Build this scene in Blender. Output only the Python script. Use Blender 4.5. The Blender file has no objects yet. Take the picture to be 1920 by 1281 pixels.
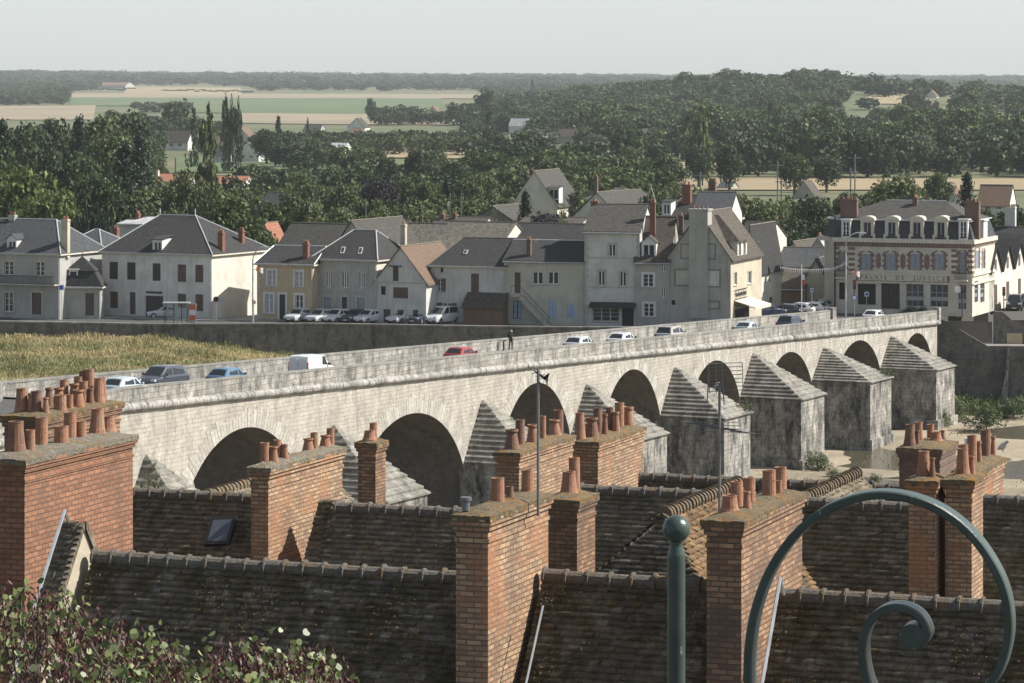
import bpy, math, random
import numpy as np
from mathutils import Vector
R = math.radians
scn = bpy.context.scene
C = scn.collection
rnd = random.Random(7)

# ---------------------------------------------------------------- camera, sky, sun, exposure
H = 26.0            # eye height above the far quay
F = 6000.0          # focal length in photo pixels (photo 1920 wide)
HZ = 150.0          # horizon row
cam = bpy.data.objects.new('camera', bpy.data.cameras.new('camera'))
C.objects.link(cam); scn.camera = cam
cam.location = (0, 0, H); cam.rotation_euler = (R(90), 0, 0)
cam.data.sensor_width = 36; cam.data.lens = F/1920*36
cam.data.shift_y = -(640.5-HZ)/1920
cam.data.clip_start = 0.5; cam.data.clip_end = 40000

SUN_E, SUN_B = 43.0, 3.0
HAZE = 0.000058
w = bpy.data.worlds.new('World'); scn.world = w; w.use_nodes = True
nt = w.node_tree; bg = nt.nodes['Background']
sky = nt.nodes.new('ShaderNodeTexSky'); sky.sky_type = 'NISHITA'; sky.sun_disc = False
sky.sun_elevation = R(SUN_E); sky.sun_rotation = R(90-SUN_B)
sky.altitude = 100; sky.air_density = 1.0; sky.dust_density = 1.0; sky.ozone_density = 1.0
hs = nt.nodes.new('ShaderNodeHueSaturation'); hs.inputs['Saturation'].default_value = 0.62
nt.links.new(sky.outputs[0], hs.inputs['Color']); nt.links.new(hs.outputs[0], bg.inputs[0])
bg.inputs[1].default_value = 0.078
sl = bpy.data.lights.new('sun', 'SUN'); sl.energy = 5.0; sl.angle = R(0.5); sl.color = (1.0, 0.95, 0.875)
so = bpy.data.objects.new('sun', sl); C.objects.link(so)
sd = Vector((math.cos(R(SUN_E))*math.cos(R(SUN_B)), math.cos(R(SUN_E))*math.sin(R(SUN_B)), math.sin(R(SUN_E))))
so.rotation_euler = sd.to_track_quat('Z', 'Y').to_euler(); so.location = (60, 60, 80)
scn.view_settings.view_transform = 'Standard'; scn.view_settings.look = 'None'
scn.view_settings.exposure = 0.7; scn.view_settings.gamma = 1.0
scn.cycles.max_bounces = 5; scn.cycles.diffuse_bounces = 3; scn.cycles.glossy_bounces = 2
scn.cycles.transmission_bounces = 3; scn.cycles.transparent_max_bounces = 4; scn.cycles.volume_bounces = 1

# ---------------------------------------------------------------- helpers
def V(*a): return Vector(a)
def ray(px, py): return V((px-960)/F, 1, -(py-HZ)/F)
def at(px, py, D): r = ray(px, py); return V(r.x*D, D, H+r.z*D)
def gp(px, py, z=0.0): return at(px, py, (z-H)/ray(px, py).z)
def gnd(px, D, z=0.0): return V((px-960)/F*D, D, z)
def zof(py, D): return H-(py-HZ)/F*D
def axes(phi):
    p = R(phi); return V(math.cos(p), -math.sin(p), 0), V(math.sin(p), math.cos(p), 0)
class Fr:
    """a local frame: origin, u (to the right), v (into depth), z up"""
    def __init__(s, o, phi): s.o = Vector(o); s.u, s.v = axes(phi); s.phi = phi
    def __call__(s, a, b, c): return s.o + s.u*a + s.v*b + V(0, 0, c)
    def hit(s, px, py, b=0.0):      # pixel -> (a, c) on the plane v=b
        d = ray(px, py); n = s.v; p = s.o + n*b; c = V(0, 0, H)
        t = (p-c).dot(n)/d.dot(n); q = c+d*t-s.o; return q.dot(s.u), q.z
    def hits(s, px, py, a=0.0):     # pixel -> (b, c) on the plane u=a
        d = ray(px, py); n = s.u; p = s.o + n*a; c = V(0, 0, H)
        t = (p-c).dot(n)/d.dot(n); q = c+d*t-s.o; return q.dot(s.v), q.z
def tag(o, label=None, cat=None, group=None, kind=None):
    if label: o['label'] = label
    if cat: o['category'] = cat
    if group: o['group'] = group
    if kind: o['kind'] = kind
    return o
def empty(name, loc, label, cat, group=None, rz=0.0):
    o = bpy.data.objects.new(name, None); C.objects.link(o); o.location = loc; o.rotation_euler.z = rz
    o.empty_display_size = 0.3
    return tag(o, label, cat, group)
def wloc(o):
    p = Vector((0, 0, 0))
    while o: p += o.location; o = o.parent
    return p
def link_mesh(name, me, parent=None, loc=None):
    o = bpy.data.objects.new(name, me); C.objects.link(o)
    if parent: o.parent = parent
    if loc is not None: o.location = loc
    return o
def auto_uv(me):
    """UVs in metres from each face's own plane"""
    n = len(me.polygons)
    if not n: return
    uvl = me.uv_layers.new(name='UVMap')
    nl = len(me.loops)
    vi = np.empty(nl, np.int32); me.loops.foreach_get('vertex_index', vi)
    co = np.empty(len(me.vertices)*3, np.float32); me.vertices.foreach_get('co', co); co = co.reshape(-1, 3)
    nm = np.empty(n*3, np.float32); me.polygons.foreach_get('normal', nm); nm = nm.reshape(-1, 3)
    lt = np.empty(n, np.int32); me.polygons.foreach_get('loop_total', lt)
    N = np.repeat(nm, lt, axis=0); P = co[vi]
    T = np.stack([-N[:, 1], N[:, 0], np.zeros(nl)], 1); L = np.linalg.norm(T, axis=1)
    flat = L < 0.05
    T[flat] = (1, 0, 0); L[flat] = 1; T /= L[:, None]
    B = np.cross(N, T); B[flat] = (0, 1, 0)
    # snap the tangent's sign so opposite faces agree
    uv = np.stack([(P*T).sum(1), (P*B).sum(1)], 1).astype(np.float32)
    uvl.data.foreach_set('uv', uv.ravel())
def np_mesh(name, verts, faces, mats, midx=None, smooth=False, uv=False):
    verts = np.asarray(verts, np.float32).reshape(-1, 3); faces = np.asarray(faces, np.int32)
    me = bpy.data.meshes.new(name); k = faces.shape[1]; nf = len(faces)
    me.vertices.add(len(verts)); me.vertices.foreach_set('co', verts.ravel())
    me.loops.add(nf*k); me.loops.foreach_set('vertex_index', faces.ravel())
    me.polygons.add(nf); me.polygons.foreach_set('loop_start', np.arange(0, nf*k, k, dtype=np.int32))
    me.polygons.foreach_set('loop_total', np.full(nf, k, np.int32))
    if midx is not None: me.polygons.foreach_set('material_index', np.asarray(midx, np.int32))
    if smooth: me.polygons.foreach_set('use_smooth', np.ones(nf, bool))
    for m in mats: me.materials.append(m)
    me.update(calc_edges=True)
    if uv: auto_uv(me)
    return me
class MB:
    def __init__(s): s.v = []; s.f = []; s.m = []; s.sm = []
    def face(s, pts, m=0, smooth=False):
        i = len(s.v); s.v += [tuple(p) for p in pts]; s.f.append(tuple(range(i, i+len(pts)))); s.m.append(m); s.sm.append(smooth)
    def box(s, fr, a0, a1, b0, b1, c0, c1, m=0, skip=''):
        P = [fr(a, b, c) for c in (c0, c1) for b in (b0, b1) for a in (a0, a1)]
        F_ = {'d': (0, 2, 3, 1), 't': (4, 5, 7, 6), 'f': (0, 1, 5, 4), 'k': (2, 6, 7, 3), 'l': (0, 4, 6, 2), 'r': (1, 3, 7, 5)}
        for k, q in F_.items():
            if k not in skip: s.face([P[j] for j in q], m)
    def frus(s, fr, lo, hi, m=0):   # lo=(a0,a1,b0,b1,c) hi likewise
        P = [fr(a, b, lo[4]) for b in lo[2:4] for a in lo[0:2]] + [fr(a, b, hi[4]) for b in hi[2:4] for a in hi[0:2]]
        for q in ((0, 2, 3, 1), (4, 5, 7, 6), (0, 1, 5, 4), (2, 6, 7, 3), (0, 4, 6, 2), (1, 3, 7, 5)): s.face([P[j] for j in q], m)
    def prism(s, pts, vec, m=0, m2=None):
        """solid from polygon pts extruded by vec"""
        vec = Vector(vec); q = [Vector(p)+vec for p in pts]
        nrm = sum(((Vector(pts[i])-Vector(pts[0])).cross(Vector(pts[i+1])-Vector(pts[0])) for i in range(1, len(pts)-1)), Vector((0, 0, 0)))
        if nrm.dot(vec) > 0: pts = list(pts)[::-1]; q = q[::-1]
        s.face(pts, m); s.face(q[::-1], m)
        for i in range(len(pts)):
            j = (i+1) % len(pts); s.face([pts[i], q[i], q[j], pts[j]], m if m2 is None else m2)
    def lathe(s, c, prof, n=12, m=0, smooth=True, cap=True):
        c = Vector(c); rings = []
        for r, z in prof:
            rings.append([c+V(r*math.cos(2*math.pi*i/n), r*math.sin(2*math.pi*i/n), z) for i in range(n)])
        for k in range(len(rings)-1):
            for i in range(n):
                j = (i+1) % n; s.face([rings[k][i], rings[k][j], rings[k+1][j], rings[k+1][i]], m, smooth)
        if cap: s.face(rings[-1], m); s.face(rings[0][::-1], m)
    def tube(s, pts, r, n=6, m=0, smooth=True):
        pts = [Vector(p) for p in pts]; rr = r if isinstance(r, (list, tuple)) else [r]*len(pts); rings = []
        for k, p in enumerate(pts):
            d = (pts[min(k+1, len(pts)-1)]-pts[max(k-1, 0)]).normalized()
            a = d.cross(V(0, 0, 1)); a = a.normalized() if a.length > 0.05 else V(1, 0, 0); b = d.cross(a).normalized()
            rings.append([p+(a*math.cos(2*math.pi*i/n)+b*math.sin(2*math.pi*i/n))*rr[k] for i in range(n)])
        for k in range(len(rings)-1):
            for i in range(n):
                j = (i+1) % n; s.face([rings[k][i], rings[k+1][i], rings[k+1][j], rings[k][j]], m, smooth)
        s.face(rings[0], m); s.face(rings[-1][::-1], m)
    def build(s, name, mats, parent=None, uv=True, base=None):
        if not isinstance(mats, (list, tuple)): mats = [mats]
        off = wloc(parent) if parent else (Vector(base) if base is not None else Vector((0, 0, 0)))
        me = bpy.data.meshes.new(name)
        me.from_pydata([(x-off.x, y-off.y, z-off.z) for x, y, z in s.v], [], s.f)
        for m in mats: me.materials.append(m)
        me.polygons.foreach_set('material_index', s.m); me.polygons.foreach_set('use_smooth', s.sm)
        me.update()
        if uv: auto_uv(me)
        o = link_mesh(name, me, parent)
        if not parent: o.location = off
        return o

# ---------------------------------------------------------------- materials
def newmat(name):
    m = bpy.data.materials.new(name); m.use_nodes = True
    t = m.node_tree; return m, t, t.nodes['Principled BSDF']
def N(t, typ, **kw):
    n = t.nodes.new(typ)
    for k, v in kw.items():
        if k in n.inputs: n.inputs[k].default_value = v
        else: setattr(n, k, v)
    return n
def coords(t, kind='Object', scale=(1, 1, 1)):
    tc = N(t, 'ShaderNodeTexCoord'); mp = N(t, 'ShaderNodeMapping'); mp.inputs['Scale'].default_value = scale
    t.links.new(tc.outputs[kind], mp.inputs[0]); return mp.outputs[0]
def noise(t, vec, scale, detail=4, rough=0.6, lo=0.35, hi=0.65):
    n = N(t, 'ShaderNodeTexNoise'); n.inputs['Scale'].default_value = scale; n.inputs['Detail'].default_value = detail
    n.inputs['Roughness'].default_value = rough; t.links.new(vec, n.inputs['Vector'])
    r = N(t, 'ShaderNodeMapRange'); r.inputs[1].default_value = lo; r.inputs[2].default_value = hi
    t.links.new(n.outputs['Fac'], r.inputs[0]); return r.outputs[0]
def mix(t, fac, a, b, mode='MIX'):
    n = t.nodes.new('ShaderNodeMix'); n.data_type = 'RGBA'; n.blend_type = mode
    for i, x in ((0, fac), (6, a), (7, b)):
        if isinstance(x, (int, float)): n.inputs[i].default_value = x
        elif isinstance(x, (tuple, list)): n.inputs[i].default_value = (*x[:3], 1)
        else: t.links.new(x, n.inputs[i])
    return n.outputs[2]
def mul(t, a, k):
    n = N(t, 'ShaderNodeMath', operation='MULTIPLY')
    for i, x in ((0, a), (1, k)):
        if isinstance(x, (int, float)): n.inputs[i].default_value = x
        else: t.links.new(x, n.inputs[i])
    return n.outputs[0]
def bump(t, b, h, strength=0.5, dist=0.02):
    n = N(t, 'ShaderNodeBump'); n.inputs['Strength'].default_value = strength; n.inputs['Distance'].default_value = dist
    t.links.new(h, n.inputs['Height']); t.links.new(n.outputs[0], b.inputs['Normal'])
def plain(name, c, rough=0.6, metal=0.0, var=0.12, scale=3.0):
    m, t, b = newmat(name); b.inputs['Roughness'].default_value = rough; b.inputs['Metallic'].default_value = metal
    f = noise(t, coords(t), scale); d = tuple(x*(1-var) for x in c); e = tuple(min(1, x*(1+var)) for x in c)
    t.links.new(mix(t, f, d, e), b.inputs['Base Color']); return m
def render_wall(name, c, dirt=(0.16, 0.15, 0.13), amt=0.5, rough=0.9):
    """plastered wall with vertical rain streaks and blotches"""
    m, t, b = newmat(name); b.inputs['Roughness'].default_value = rough
    o = coords(t)
    base = mix(t, noise(t, o, 0.6), tuple(x*0.86 for x in c), tuple(min(1, x*1.08) for x in c))
    st = noise(t, coords(t, 'Object', (2.2, 2.2, 0.16)), 1.0, 5, 0.7, 0.5, 0.78)
    bl = noise(t, o, 0.22, 6, 0.7, 0.48, 0.72)
    k = N(t, 'ShaderNodeMath', operation='MAXIMUM'); t.links.new(st, k.inputs[0]); t.links.new(mul(t, bl, 0.6), k.inputs[1])
    t.links.new(mix(t, mul(t, k.outputs[0], amt), base, dirt), b.inputs['Base Color'])
    bump(t, b, noise(t, o, 7, 4), 0.3, 0.02); return m
def bricks(name, c1, c2, mortar, bw, bh, ms=0.008, patch=None, amt=0.6, stain=(0.05, 0.05, 0.045), bias=-0.1, vary=0.5, bd=0.01, moss=None, off=0.5):
    m, t, b = newmat(name); b.inputs['Roughness'].default_value = 0.9
    uv = coords(t, 'UV'); o = coords(t)
    wob = N(t, 'ShaderNodeTexNoise'); wob.inputs['Scale'].default_value = 2.2/bw*0.2; t.links.new(uv, wob.inputs['Vector'])
    va = N(t, 'ShaderNodeVectorMath', operation='SCALE'); va.inputs['Scale'].default_value = bh*0.18
    t.links.new(wob.outputs['Color'], va.inputs[0])
    vb = N(t, 'ShaderNodeVectorMath', operation='ADD'); t.links.new(uv, vb.inputs[0]); t.links.new(va.outputs[0], vb.inputs[1])
    br = N(t, 'ShaderNodeTexBrick'); br.offset = off; br.inputs['Scale'].default_value = 1
    br.inputs['Brick Width'].default_value = bw; br.inputs['Row Height'].default_value = bh
    br.inputs['Mortar Size'].default_value = ms; br.inputs['Mortar Smooth'].default_value = 0.3; br.inputs['Bias'].default_value = bias
    br.inputs['Color1'].default_value = (*c1, 1); br.inputs['Color2'].default_value = (*c2, 1); br.inputs['Mortar'].default_value = (*mortar, 1)
    t.links.new(vb.outputs[0], br.inputs['Vector'])
    col = br.outputs['Color']
    vn = noise(t, coords(t, 'UV', (1/bw, 1/bh, 1)), 0.9, 2, 0.5, 0.42, 0.68)
    col = mix(t, mul(t, vn, vary), col, tuple(x*0.36+0.012 for x in c1), 'MIX')
    if patch:
        col = mix(t, mul(t, noise(t, o, 0.9, 5, 0.65, 0.5, 0.62), 0.75), col, patch)
    st = noise(t, coords(t, 'Object', (1, 1, 0.35)), 1.3, 6, 0.7, 0.48, 0.72)
    col = mix(t, mul(t, st, amt), col, stain)
    if moss: col = mix(t, mul(t, noise(t, o, 6, 5, 0.7, 0.56, 0.66), 0.8), col, moss)
    t.links.new(col, b.inputs['Base Color'])
    inv = N(t, 'ShaderNodeMath', operation='SUBTRACT'); inv.inputs[0].default_value = 1; t.links.new(br.outputs['Fac'], inv.inputs[1])
    ad = N(t, 'ShaderNodeMath', operation='ADD'); t.links.new(inv.outputs[0], ad.inputs[0])
    t.links.new(mul(t, noise(t, o, 2.0/bh*0.5, 4), 0.5), ad.inputs[1])
    bump(t, b, ad.outputs[0], 0.8, bd); return m
def island(name, stops, rough=0.85, moss=None, mscale=2.0, mlo=0.5, mhi=0.62, moss2=None, var=0.3, trans=0.0, spec=0.3, bumpn=None):
    """per-piece random colour (tiles, leaves, stones)"""
    m, t, b = newmat(name); b.inputs['Roughness'].default_value = rough; b.inputs['Specular IOR Level'].default_value = spec
    g = N(t, 'ShaderNodeNewGeometry'); cr = N(t, 'ShaderNodeValToRGB'); t.links.new(g.outputs['Random Per Island'], cr.inputs[0])
    e = cr.color_ramp.elements
    while len(e) < len(stops): e.new(0.5)
    for i, (p, c) in enumerate(stops): e[i].position = p; e[i].color = (*c, 1)
    col = cr.outputs[0]; o = coords(t)
    col = mix(t, mul(t, noise(t, o, 5, 4), var), col, (0.02, 0.02, 0.018))
    if moss: col = mix(t, mul(t, noise(t, o, mscale, 6, 0.75, mlo, mhi), 0.85), col, moss)
    if moss2: col = mix(t, mul(t, noise(t, o, mscale*2.7, 5, 0.75, 0.55, 0.66), 0.8), col, moss2)
    t.links.new(col, b.inputs['Base Color'])
    if bumpn: bump(t, b, noise(t, o, bumpn, 5, 0.7, 0.2, 0.8), 0.9, 0.03)
    if trans:
        tr = N(t, 'ShaderNodeBsdfTranslucent'); t.links.new(col, tr.inputs[0])
        ms = N(t, 'ShaderNodeMixShader'); ms.inputs[0].default_value = trans
        t.links.new(b.outputs[0], ms.inputs[1]); t.links.new(tr.outputs[0], ms.inputs[2])
        t.links.new(ms.outputs[0], t.nodes['Material Output'].inputs[0])
    return m
def roofmat(name, c, c2, tw=0.25, th=0.2, amt=0.4, dirt=(0.03, 0.03, 0.028), moss=(0.12, 0.11, 0.07), vary=0.6, bd=0.03):
    return bricks(name, c, c2, tuple(x*0.35 for x in c), tw, th, 0.018, None, amt, dirt, 0.0, vary, bd, moss)
def glassmat(name, c=(0.03, 0.035, 0.04), rough=0.12):
    m, t, b = newmat(name); b.inputs['Roughness'].default_value = rough
    b.inputs['Base Color'].default_value = (*c, 1); b.inputs['Specular IOR Level'].default_value = 0.6; return m

M = {}
M['brick_orange'] = bricks('orange brick', (0.35, 0.165, 0.09), (0.22, 0.10, 0.055), (0.13, 0.085, 0.06), 0.24, 0.088, 0.012, None, 0.4, (0.10, 0.07, 0.05), 0.0, 0.3, 0.02)
M['brick_a'] = bricks('weathered brick buff and orange', (0.44, 0.26, 0.14), (0.20, 0.10, 0.06), (0.10, 0.08, 0.06), 0.24, 0.08, 0.012, (0.13, 0.085, 0.06), 0.6, (0.06, 0.05, 0.045), 0.0, 0.7, 0.02)
M['brick_b'] = bricks('weathered brick pale', (0.50, 0.34, 0.20), (0.27, 0.145, 0.085), (0.13, 0.10, 0.075), 0.24, 0.08, 0.012, (0.36, 0.17, 0.085), 0.5, (0.08, 0.07, 0.06), 0.0, 0.6, 0.02)
M['brick_red'] = bricks('red brick', (0.27, 0.115, 0.07), (0.21, 0.085, 0.055), (0.16, 0.11, 0.08), 0.22, 0.075, 0.010, None, 0.35, (0.06, 0.05, 0.045))
M['brick_dull'] = bricks('dull brick', (0.19, 0.115, 0.085), (0.15, 0.09, 0.07), (0.15, 0.12, 0.10), 0.22, 0.075, 0.010, None, 0.5, (0.07, 0.06, 0.05))
def crust(name, a, b_, c_):
    m, t, b = newmat(name); b.inputs['Roughness'].default_value = 0.95; o = coords(t)
    col = mix(t, noise(t, o, 9, 5, 0.7), a, b_)
    col = mix(t, noise(t, o, 4, 6, 0.75, 0.50, 0.60), col, c_)
    col = mix(t, mul(t, noise(t, o, 22, 3, 0.7, 0.55, 0.7), 0.8), col, (0.04, 0.035, 0.025))
    t.links.new(col, b.inputs['Base Color']); bump(t, b, noise(t, o, 12, 6, 0.75, 0.2, 0.8), 1.0, 0.06); return m
M['crust'] = crust('lichen crusted mortar', (0.24, 0.19, 0.11), (0.13, 0.10, 0.06), (0.30, 0.15, 0.035))
M['crust_grey'] = crust('grey mortar', (0.30, 0.27, 0.21), (0.17, 0.15, 0.12), (0.24, 0.17, 0.07))
M['pot'] = crust('terracotta', (0.36, 0.18, 0.11), (0.26, 0.13, 0.08), (0.30, 0.19, 0.13))
M['pot_dark'] = crust('smoked terracotta', (0.22, 0.13, 0.09), (0.15, 0.09, 0.07), (0.24, 0.11, 0.06))
for k in ('pot', 'pot_dark'):
    for n_ in M[k].node_tree.nodes:
        if n_.type == 'BUMP': n_.inputs['Strength'].default_value = 0.35; n_.inputs['Distance'].default_value = 0.01
M['soot'] = plain('soot', (0.015, 0.014, 0.013), 0.95)
M['tile_a'] = island('mossy dark tiles', [(0, (0.18, 0.158, 0.125)), (0.4, (0.22, 0.188, 0.145)), (0.85, (0.26, 0.22, 0.17)), (1, (0.40, 0.36, 0.30))], 0.95, (0.075, 0.062, 0.028), 1.6, 0.47, 0.6, (0.17, 0.105, 0.035), 0.6, bumpn=25)
M['tile_b'] = island('weathered brown tiles', [(0, (0.25, 0.215, 0.16)), (0.5, (0.30, 0.255, 0.19)), (0.85, (0.34, 0.29, 0.215)), (1, (0.45, 0.40, 0.31))], 0.95, (0.10, 0.09, 0.055), 1.1, 0.48, 0.62, (0.22, 0.16, 0.075), 0.55, bumpn=25)
M['ridge_warm'] = crust('warm ridge tile', (0.25, 0.20, 0.14), (0.17, 0.14, 0.10), (0.28, 0.18, 0.08))
M['tile_sunlit'] = island('sunlit lichen tiles', [(0, (0.16, 0.10, 0.055)), (0.5, (0.24, 0.15, 0.08)), (1, (0.34, 0.22, 0.11))], 0.95, (0.09, 0.08, 0.05), 1.4, 0.5, 0.65, (0.32, 0.17, 0.05), 0.5, bumpn=25)  # lichen tiles with a sunlit orange tint put into their colour
M['ridge'] = crust('grey ridge tile', (0.22, 0.205, 0.18), (0.13, 0.12, 0.10), (0.20, 0.14, 0.08))
M['zinc'] = plain('zinc', (0.42, 0.44, 0.46), 0.45, 0.3, 0.15)
M['stucco'] = render_wall('stucco', (0.42, 0.37, 0.28), amt=0.35)
M['green_iron'] = None
m, t, b = newmat('dark green gloss paint'); b.inputs['Roughness'].default_value = 0.33; o_ = coords(t)
col = mix(t, noise(t, o_, 9, 5, 0.7), (0.036, 0.056, 0.048), (0.052, 0.076, 0.066))
col = mix(t, mul(t, noise(t, coords(t, 'Object', (1, 1, 0.3)), 45, 4, 0.7, 0.64, 0.72), 0.7), col, (0.35, 0.40, 0.39))
t.links.new(col, b.inputs['Base Color']); bump(t, b, noise(t, o_, 60, 3), 0.15, 0.002); M['green_iron'] = m
M['iron_dark'] = plain('dark metal', (0.05, 0.05, 0.05), 0.5, 0.5)
M['steel'] = plain('galvanised mast', (0.19, 0.2, 0.2), 0.5, 0.5)
# ---------------------------------------------------------------- bridge stone
def limestone(name, bw, bh, c1, c2, mortar, streak=0.75, dark=(0.13, 0.125, 0.115), white=True, topgrey=0.0, ms=0.012, lo=0.46, hi=0.68):
    m, t, b = newmat(name); b.inputs['Roughness'].default_value = 0.92
    uv = coords(t, 'UV'); o = coords(t)
    wob = N(t, 'ShaderNodeTexNoise'); wob.inputs['Scale'].default_value = 0.5; t.links.new(uv, wob.inputs['Vector'])
    va = N(t, 'ShaderNodeVectorMath', operation='SCALE'); va.inputs['Scale'].default_value = 0.12; t.links.new(wob.outputs['Color'], va.inputs[0])
    vb = N(t, 'ShaderNodeVectorMath', operation='ADD'); t.links.new(uv, vb.inputs[0]); t.links.new(va.outputs[0], vb.inputs[1])
    br = N(t, 'ShaderNodeTexBrick'); br.offset = 0.43; br.inputs['Scale'].default_value = 1
    br.inputs['Brick Width'].default_value = bw; br.inputs['Row Height'].default_value = bh
    br.inputs['Mortar Size'].default_value = ms; br.inputs['Mortar Smooth'].default_value = 0.5; br.inputs['Bias'].default_value = 0
    br.inputs['Color1'].default_value = (*c1, 1); br.inputs['Color2'].default_value = (*c2, 1); br.inputs['Mortar'].default_value = (*mortar, 1)
    t.links.new(vb.outputs[0], br.inputs['Vector']); col = br.outputs['Color']
    col = mix(t, mul(t, noise(t, coords(t, 'UV', (1/bw, 1/bh, 1)), 0.8, 2, 0.5, 0.45, 0.75), 0.6), col, tuple(x*0.62 for x in c2))
    col = mix(t, mul(t, noise(t, o, 0.9, 5, 0.7, 0.42, 0.62), 0.85), col, tuple((x+y)/2 for x, y in zip(c1, c2)))
    col = mix(t, mul(t, noise(t, o, 2.6, 6, 0.8, 0.50, 0.66), streak*0.6), col, tuple(x*1.25 for x in dark))
    if white: col = mix(t, mul(t, noise(t, coords(t, 'Object', (1, 1, 0.5)), 0.8, 6, 0.8, 0.55, 0.68), 0.55), col, (0.62, 0.59, 0.52))
    col = mix(t, mul(t, noise(t, coords(t, 'Object', (1, 1, 0.38)), 1.0, 7, 0.78, lo, hi), streak), col, dark)
    col = mix(t, mul(t, noise(t, o, 0.25, 5, 0.7, 0.45, 0.7), streak*0.45), col, tuple(x*1.3 for x in dark))
    t.links.new(col, b.inputs['Base Color'])
    ad = N(t, 'ShaderNodeMath', operation='SUBTRACT'); t.links.new(noise(t, o, 4, 6, 0.7, 0.1, 0.9), ad.inputs[0]); t.links.new(br.outputs['Fac'], ad.inputs[1])
    bump(t, b, ad.outputs[0], 0.7, 0.04); return m
M['span'] = limestone('spandrel limestone', 0.62, 0.29, (0.49, 0.455, 0.39), (0.40, 0.37, 0.315), (0.20, 0.18, 0.15), 0.7, (0.16, 0.15, 0.132), lo=0.45, hi=0.68)
M['parapet'] = limestone('parapet limestone', 0.95, 0.36, (0.46, 0.44, 0.39), (0.31, 0.295, 0.26), (0.10, 0.095, 0.08), 1.0, (0.10, 0.096, 0.088), lo=0.43, hi=0.62, ms=0.02)
M['coping'] = limestone('coping limestone', 1.1, 0.9, (0.30, 0.29, 0.26), (0.24, 0.23, 0.21), (0.12, 0.11, 0.1), 0.8, (0.10, 0.1, 0.095))
M['cornice'] = limestone('cornice limestone', 0.9, 2.0, (0.46, 0.44, 0.40), (0.36, 0.345, 0.31), (0.06, 0.06, 0.055), 1.0, (0.085, 0.083, 0.078), ms=0.03)
M['pier'] = limestone('pier limestone', 0.8, 0.38, (0.56, 0.53, 0.47), (0.40, 0.38, 0.33), (0.10, 0.095, 0.08), 1.0, (0.035, 0.034, 0.032), lo=0.38, hi=0.62)
M['cap'] = limestone('pier cap limestone', 1.0, 0.6, (0.36, 0.34, 0.29), (0.26, 0.245, 0.21), (0.11, 0.1, 0.09), 0.9, (0.065, 0.062, 0.056), lo=0.42, hi=0.64)
M['vault'] = limestone('shaded vault stone', 0.7, 0.3, (0.20, 0.175, 0.14), (0.16, 0.14, 0.115), (0.08, 0.07, 0.06), 0.7, (0.05, 0.045, 0.04), white=False)  # darker than the outer limestone: shade under the arches put into the colour
M['vous'] = island('voussoir stone', [(0, (0.40, 0.375, 0.325)), (0.4, (0.46, 0.435, 0.38)), (1, (0.55, 0.53, 0.48))], 0.9, (0.22, 0.21, 0.185), 0.9, 0.5, 0.75, None, 0.3, bumpn=4)
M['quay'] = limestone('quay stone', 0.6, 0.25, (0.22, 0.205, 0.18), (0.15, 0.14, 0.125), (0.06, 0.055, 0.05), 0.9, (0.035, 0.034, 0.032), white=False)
M['asphalt'] = plain('asphalt', (0.07, 0.07, 0.07), 0.9, 0, 0.2, 1.5)
M['pave'] = plain('pavement', (0.22, 0.21, 0.19), 0.9, 0, 0.2, 1.5)
M['white_paint'] = plain('white paint', (0.75, 0.75, 0.73), 0.5, 0, 0.05)

# ---------------------------------------------------------------- bridge geometry
FAR = V((1757-960)/F*348.0, 348.0, 0); PHI_B = math.degrees(math.atan2(2940, 6000))
BR = Fr(FAR, PHI_B)         # u: out of the near face (right); v: away. along-bridge distance towards camera = -v
WN = 161.5                  # bend of the near parapet
def ptop(w_): return 0.94+0.0344*min(w_, 163)
def bp(u_, w_, z): return BR(u_, -w_, z)
class BF:                   # frame with a = u, b = w (towards the camera), c = z
    def __init__(s, w0=0.0): s.w0 = w0
    def __call__(s, a, b_, c): return bp(a, s.w0+b_, c)
PIERS = [(158.5, 1.9), (134.0, 1.45), (110.3, 1.1), (91.0, 0.67), (72.4, 0.60), (53.8, 0.4), (35.0, -0.45), (15.1, -0.76)]
ARCH = []                   # centre, half span, crown z
edges = [p[0] for p in PIERS]
cr = [2.45, 1.15, 1.6, 1.15, 0.45, -0.2, -0.5]
for i in range(7): ARCH.append(((edges[i]+edges[i+1])/2, (edges[i]-edges[i+1])/2-(2.6 if i else 3.3), cr[i]))
ARCH.append((6.9, 5.6, -1.05))
ZS = -6.6; BED = -9.9; WB = 9.0
bridge = empty('stone_bridge', bp(0, 80, BED), 'long pale limestone arch bridge with pyramid capped piers crossing the dry river', 'bridge')
def arch_z(c, a, zc, w_):
    q = (w_-c)/a
    return ZS+(zc-ZS)*math.sqrt(max(0, 1-q*q))
def corn(w_): return ptop(w_)-1.62      # underside of the cornice
NS = 28
def spandrel(u_, mb, vault=False):
    ws = [0.0]; prev = 0.0
    for c, a, zc in sorted(ARCH):
        lo, hi = c-a, c+a
        mb.face([bp(u_, prev, BED-1), bp(u_, lo, BED-1), bp(u_, lo, corn(lo)), bp(u_, prev, corn(prev))])
        pts = [c-a*math.cos(math.pi*k/NS) for k in range(NS+1)]
        for k in range(NS):
            w0, w1 = pts[k], pts[k+1]
            mb.face([bp(u_, w0, arch_z(c, a, zc, w0)), bp(u_, w1, arch_z(c, a, zc, w1)), bp(u_, w1, corn(w1)), bp(u_, w0, corn(w0))])
        prev = hi
    mb.face([bp(u_, prev, BED-1), bp(u_, WN, BED-1), bp(u_, WN, corn(WN)), bp(u_, prev, corn(prev))])
mb = MB(); spandrel(0.0, mb); spandrel(-WB, mb)
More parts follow.
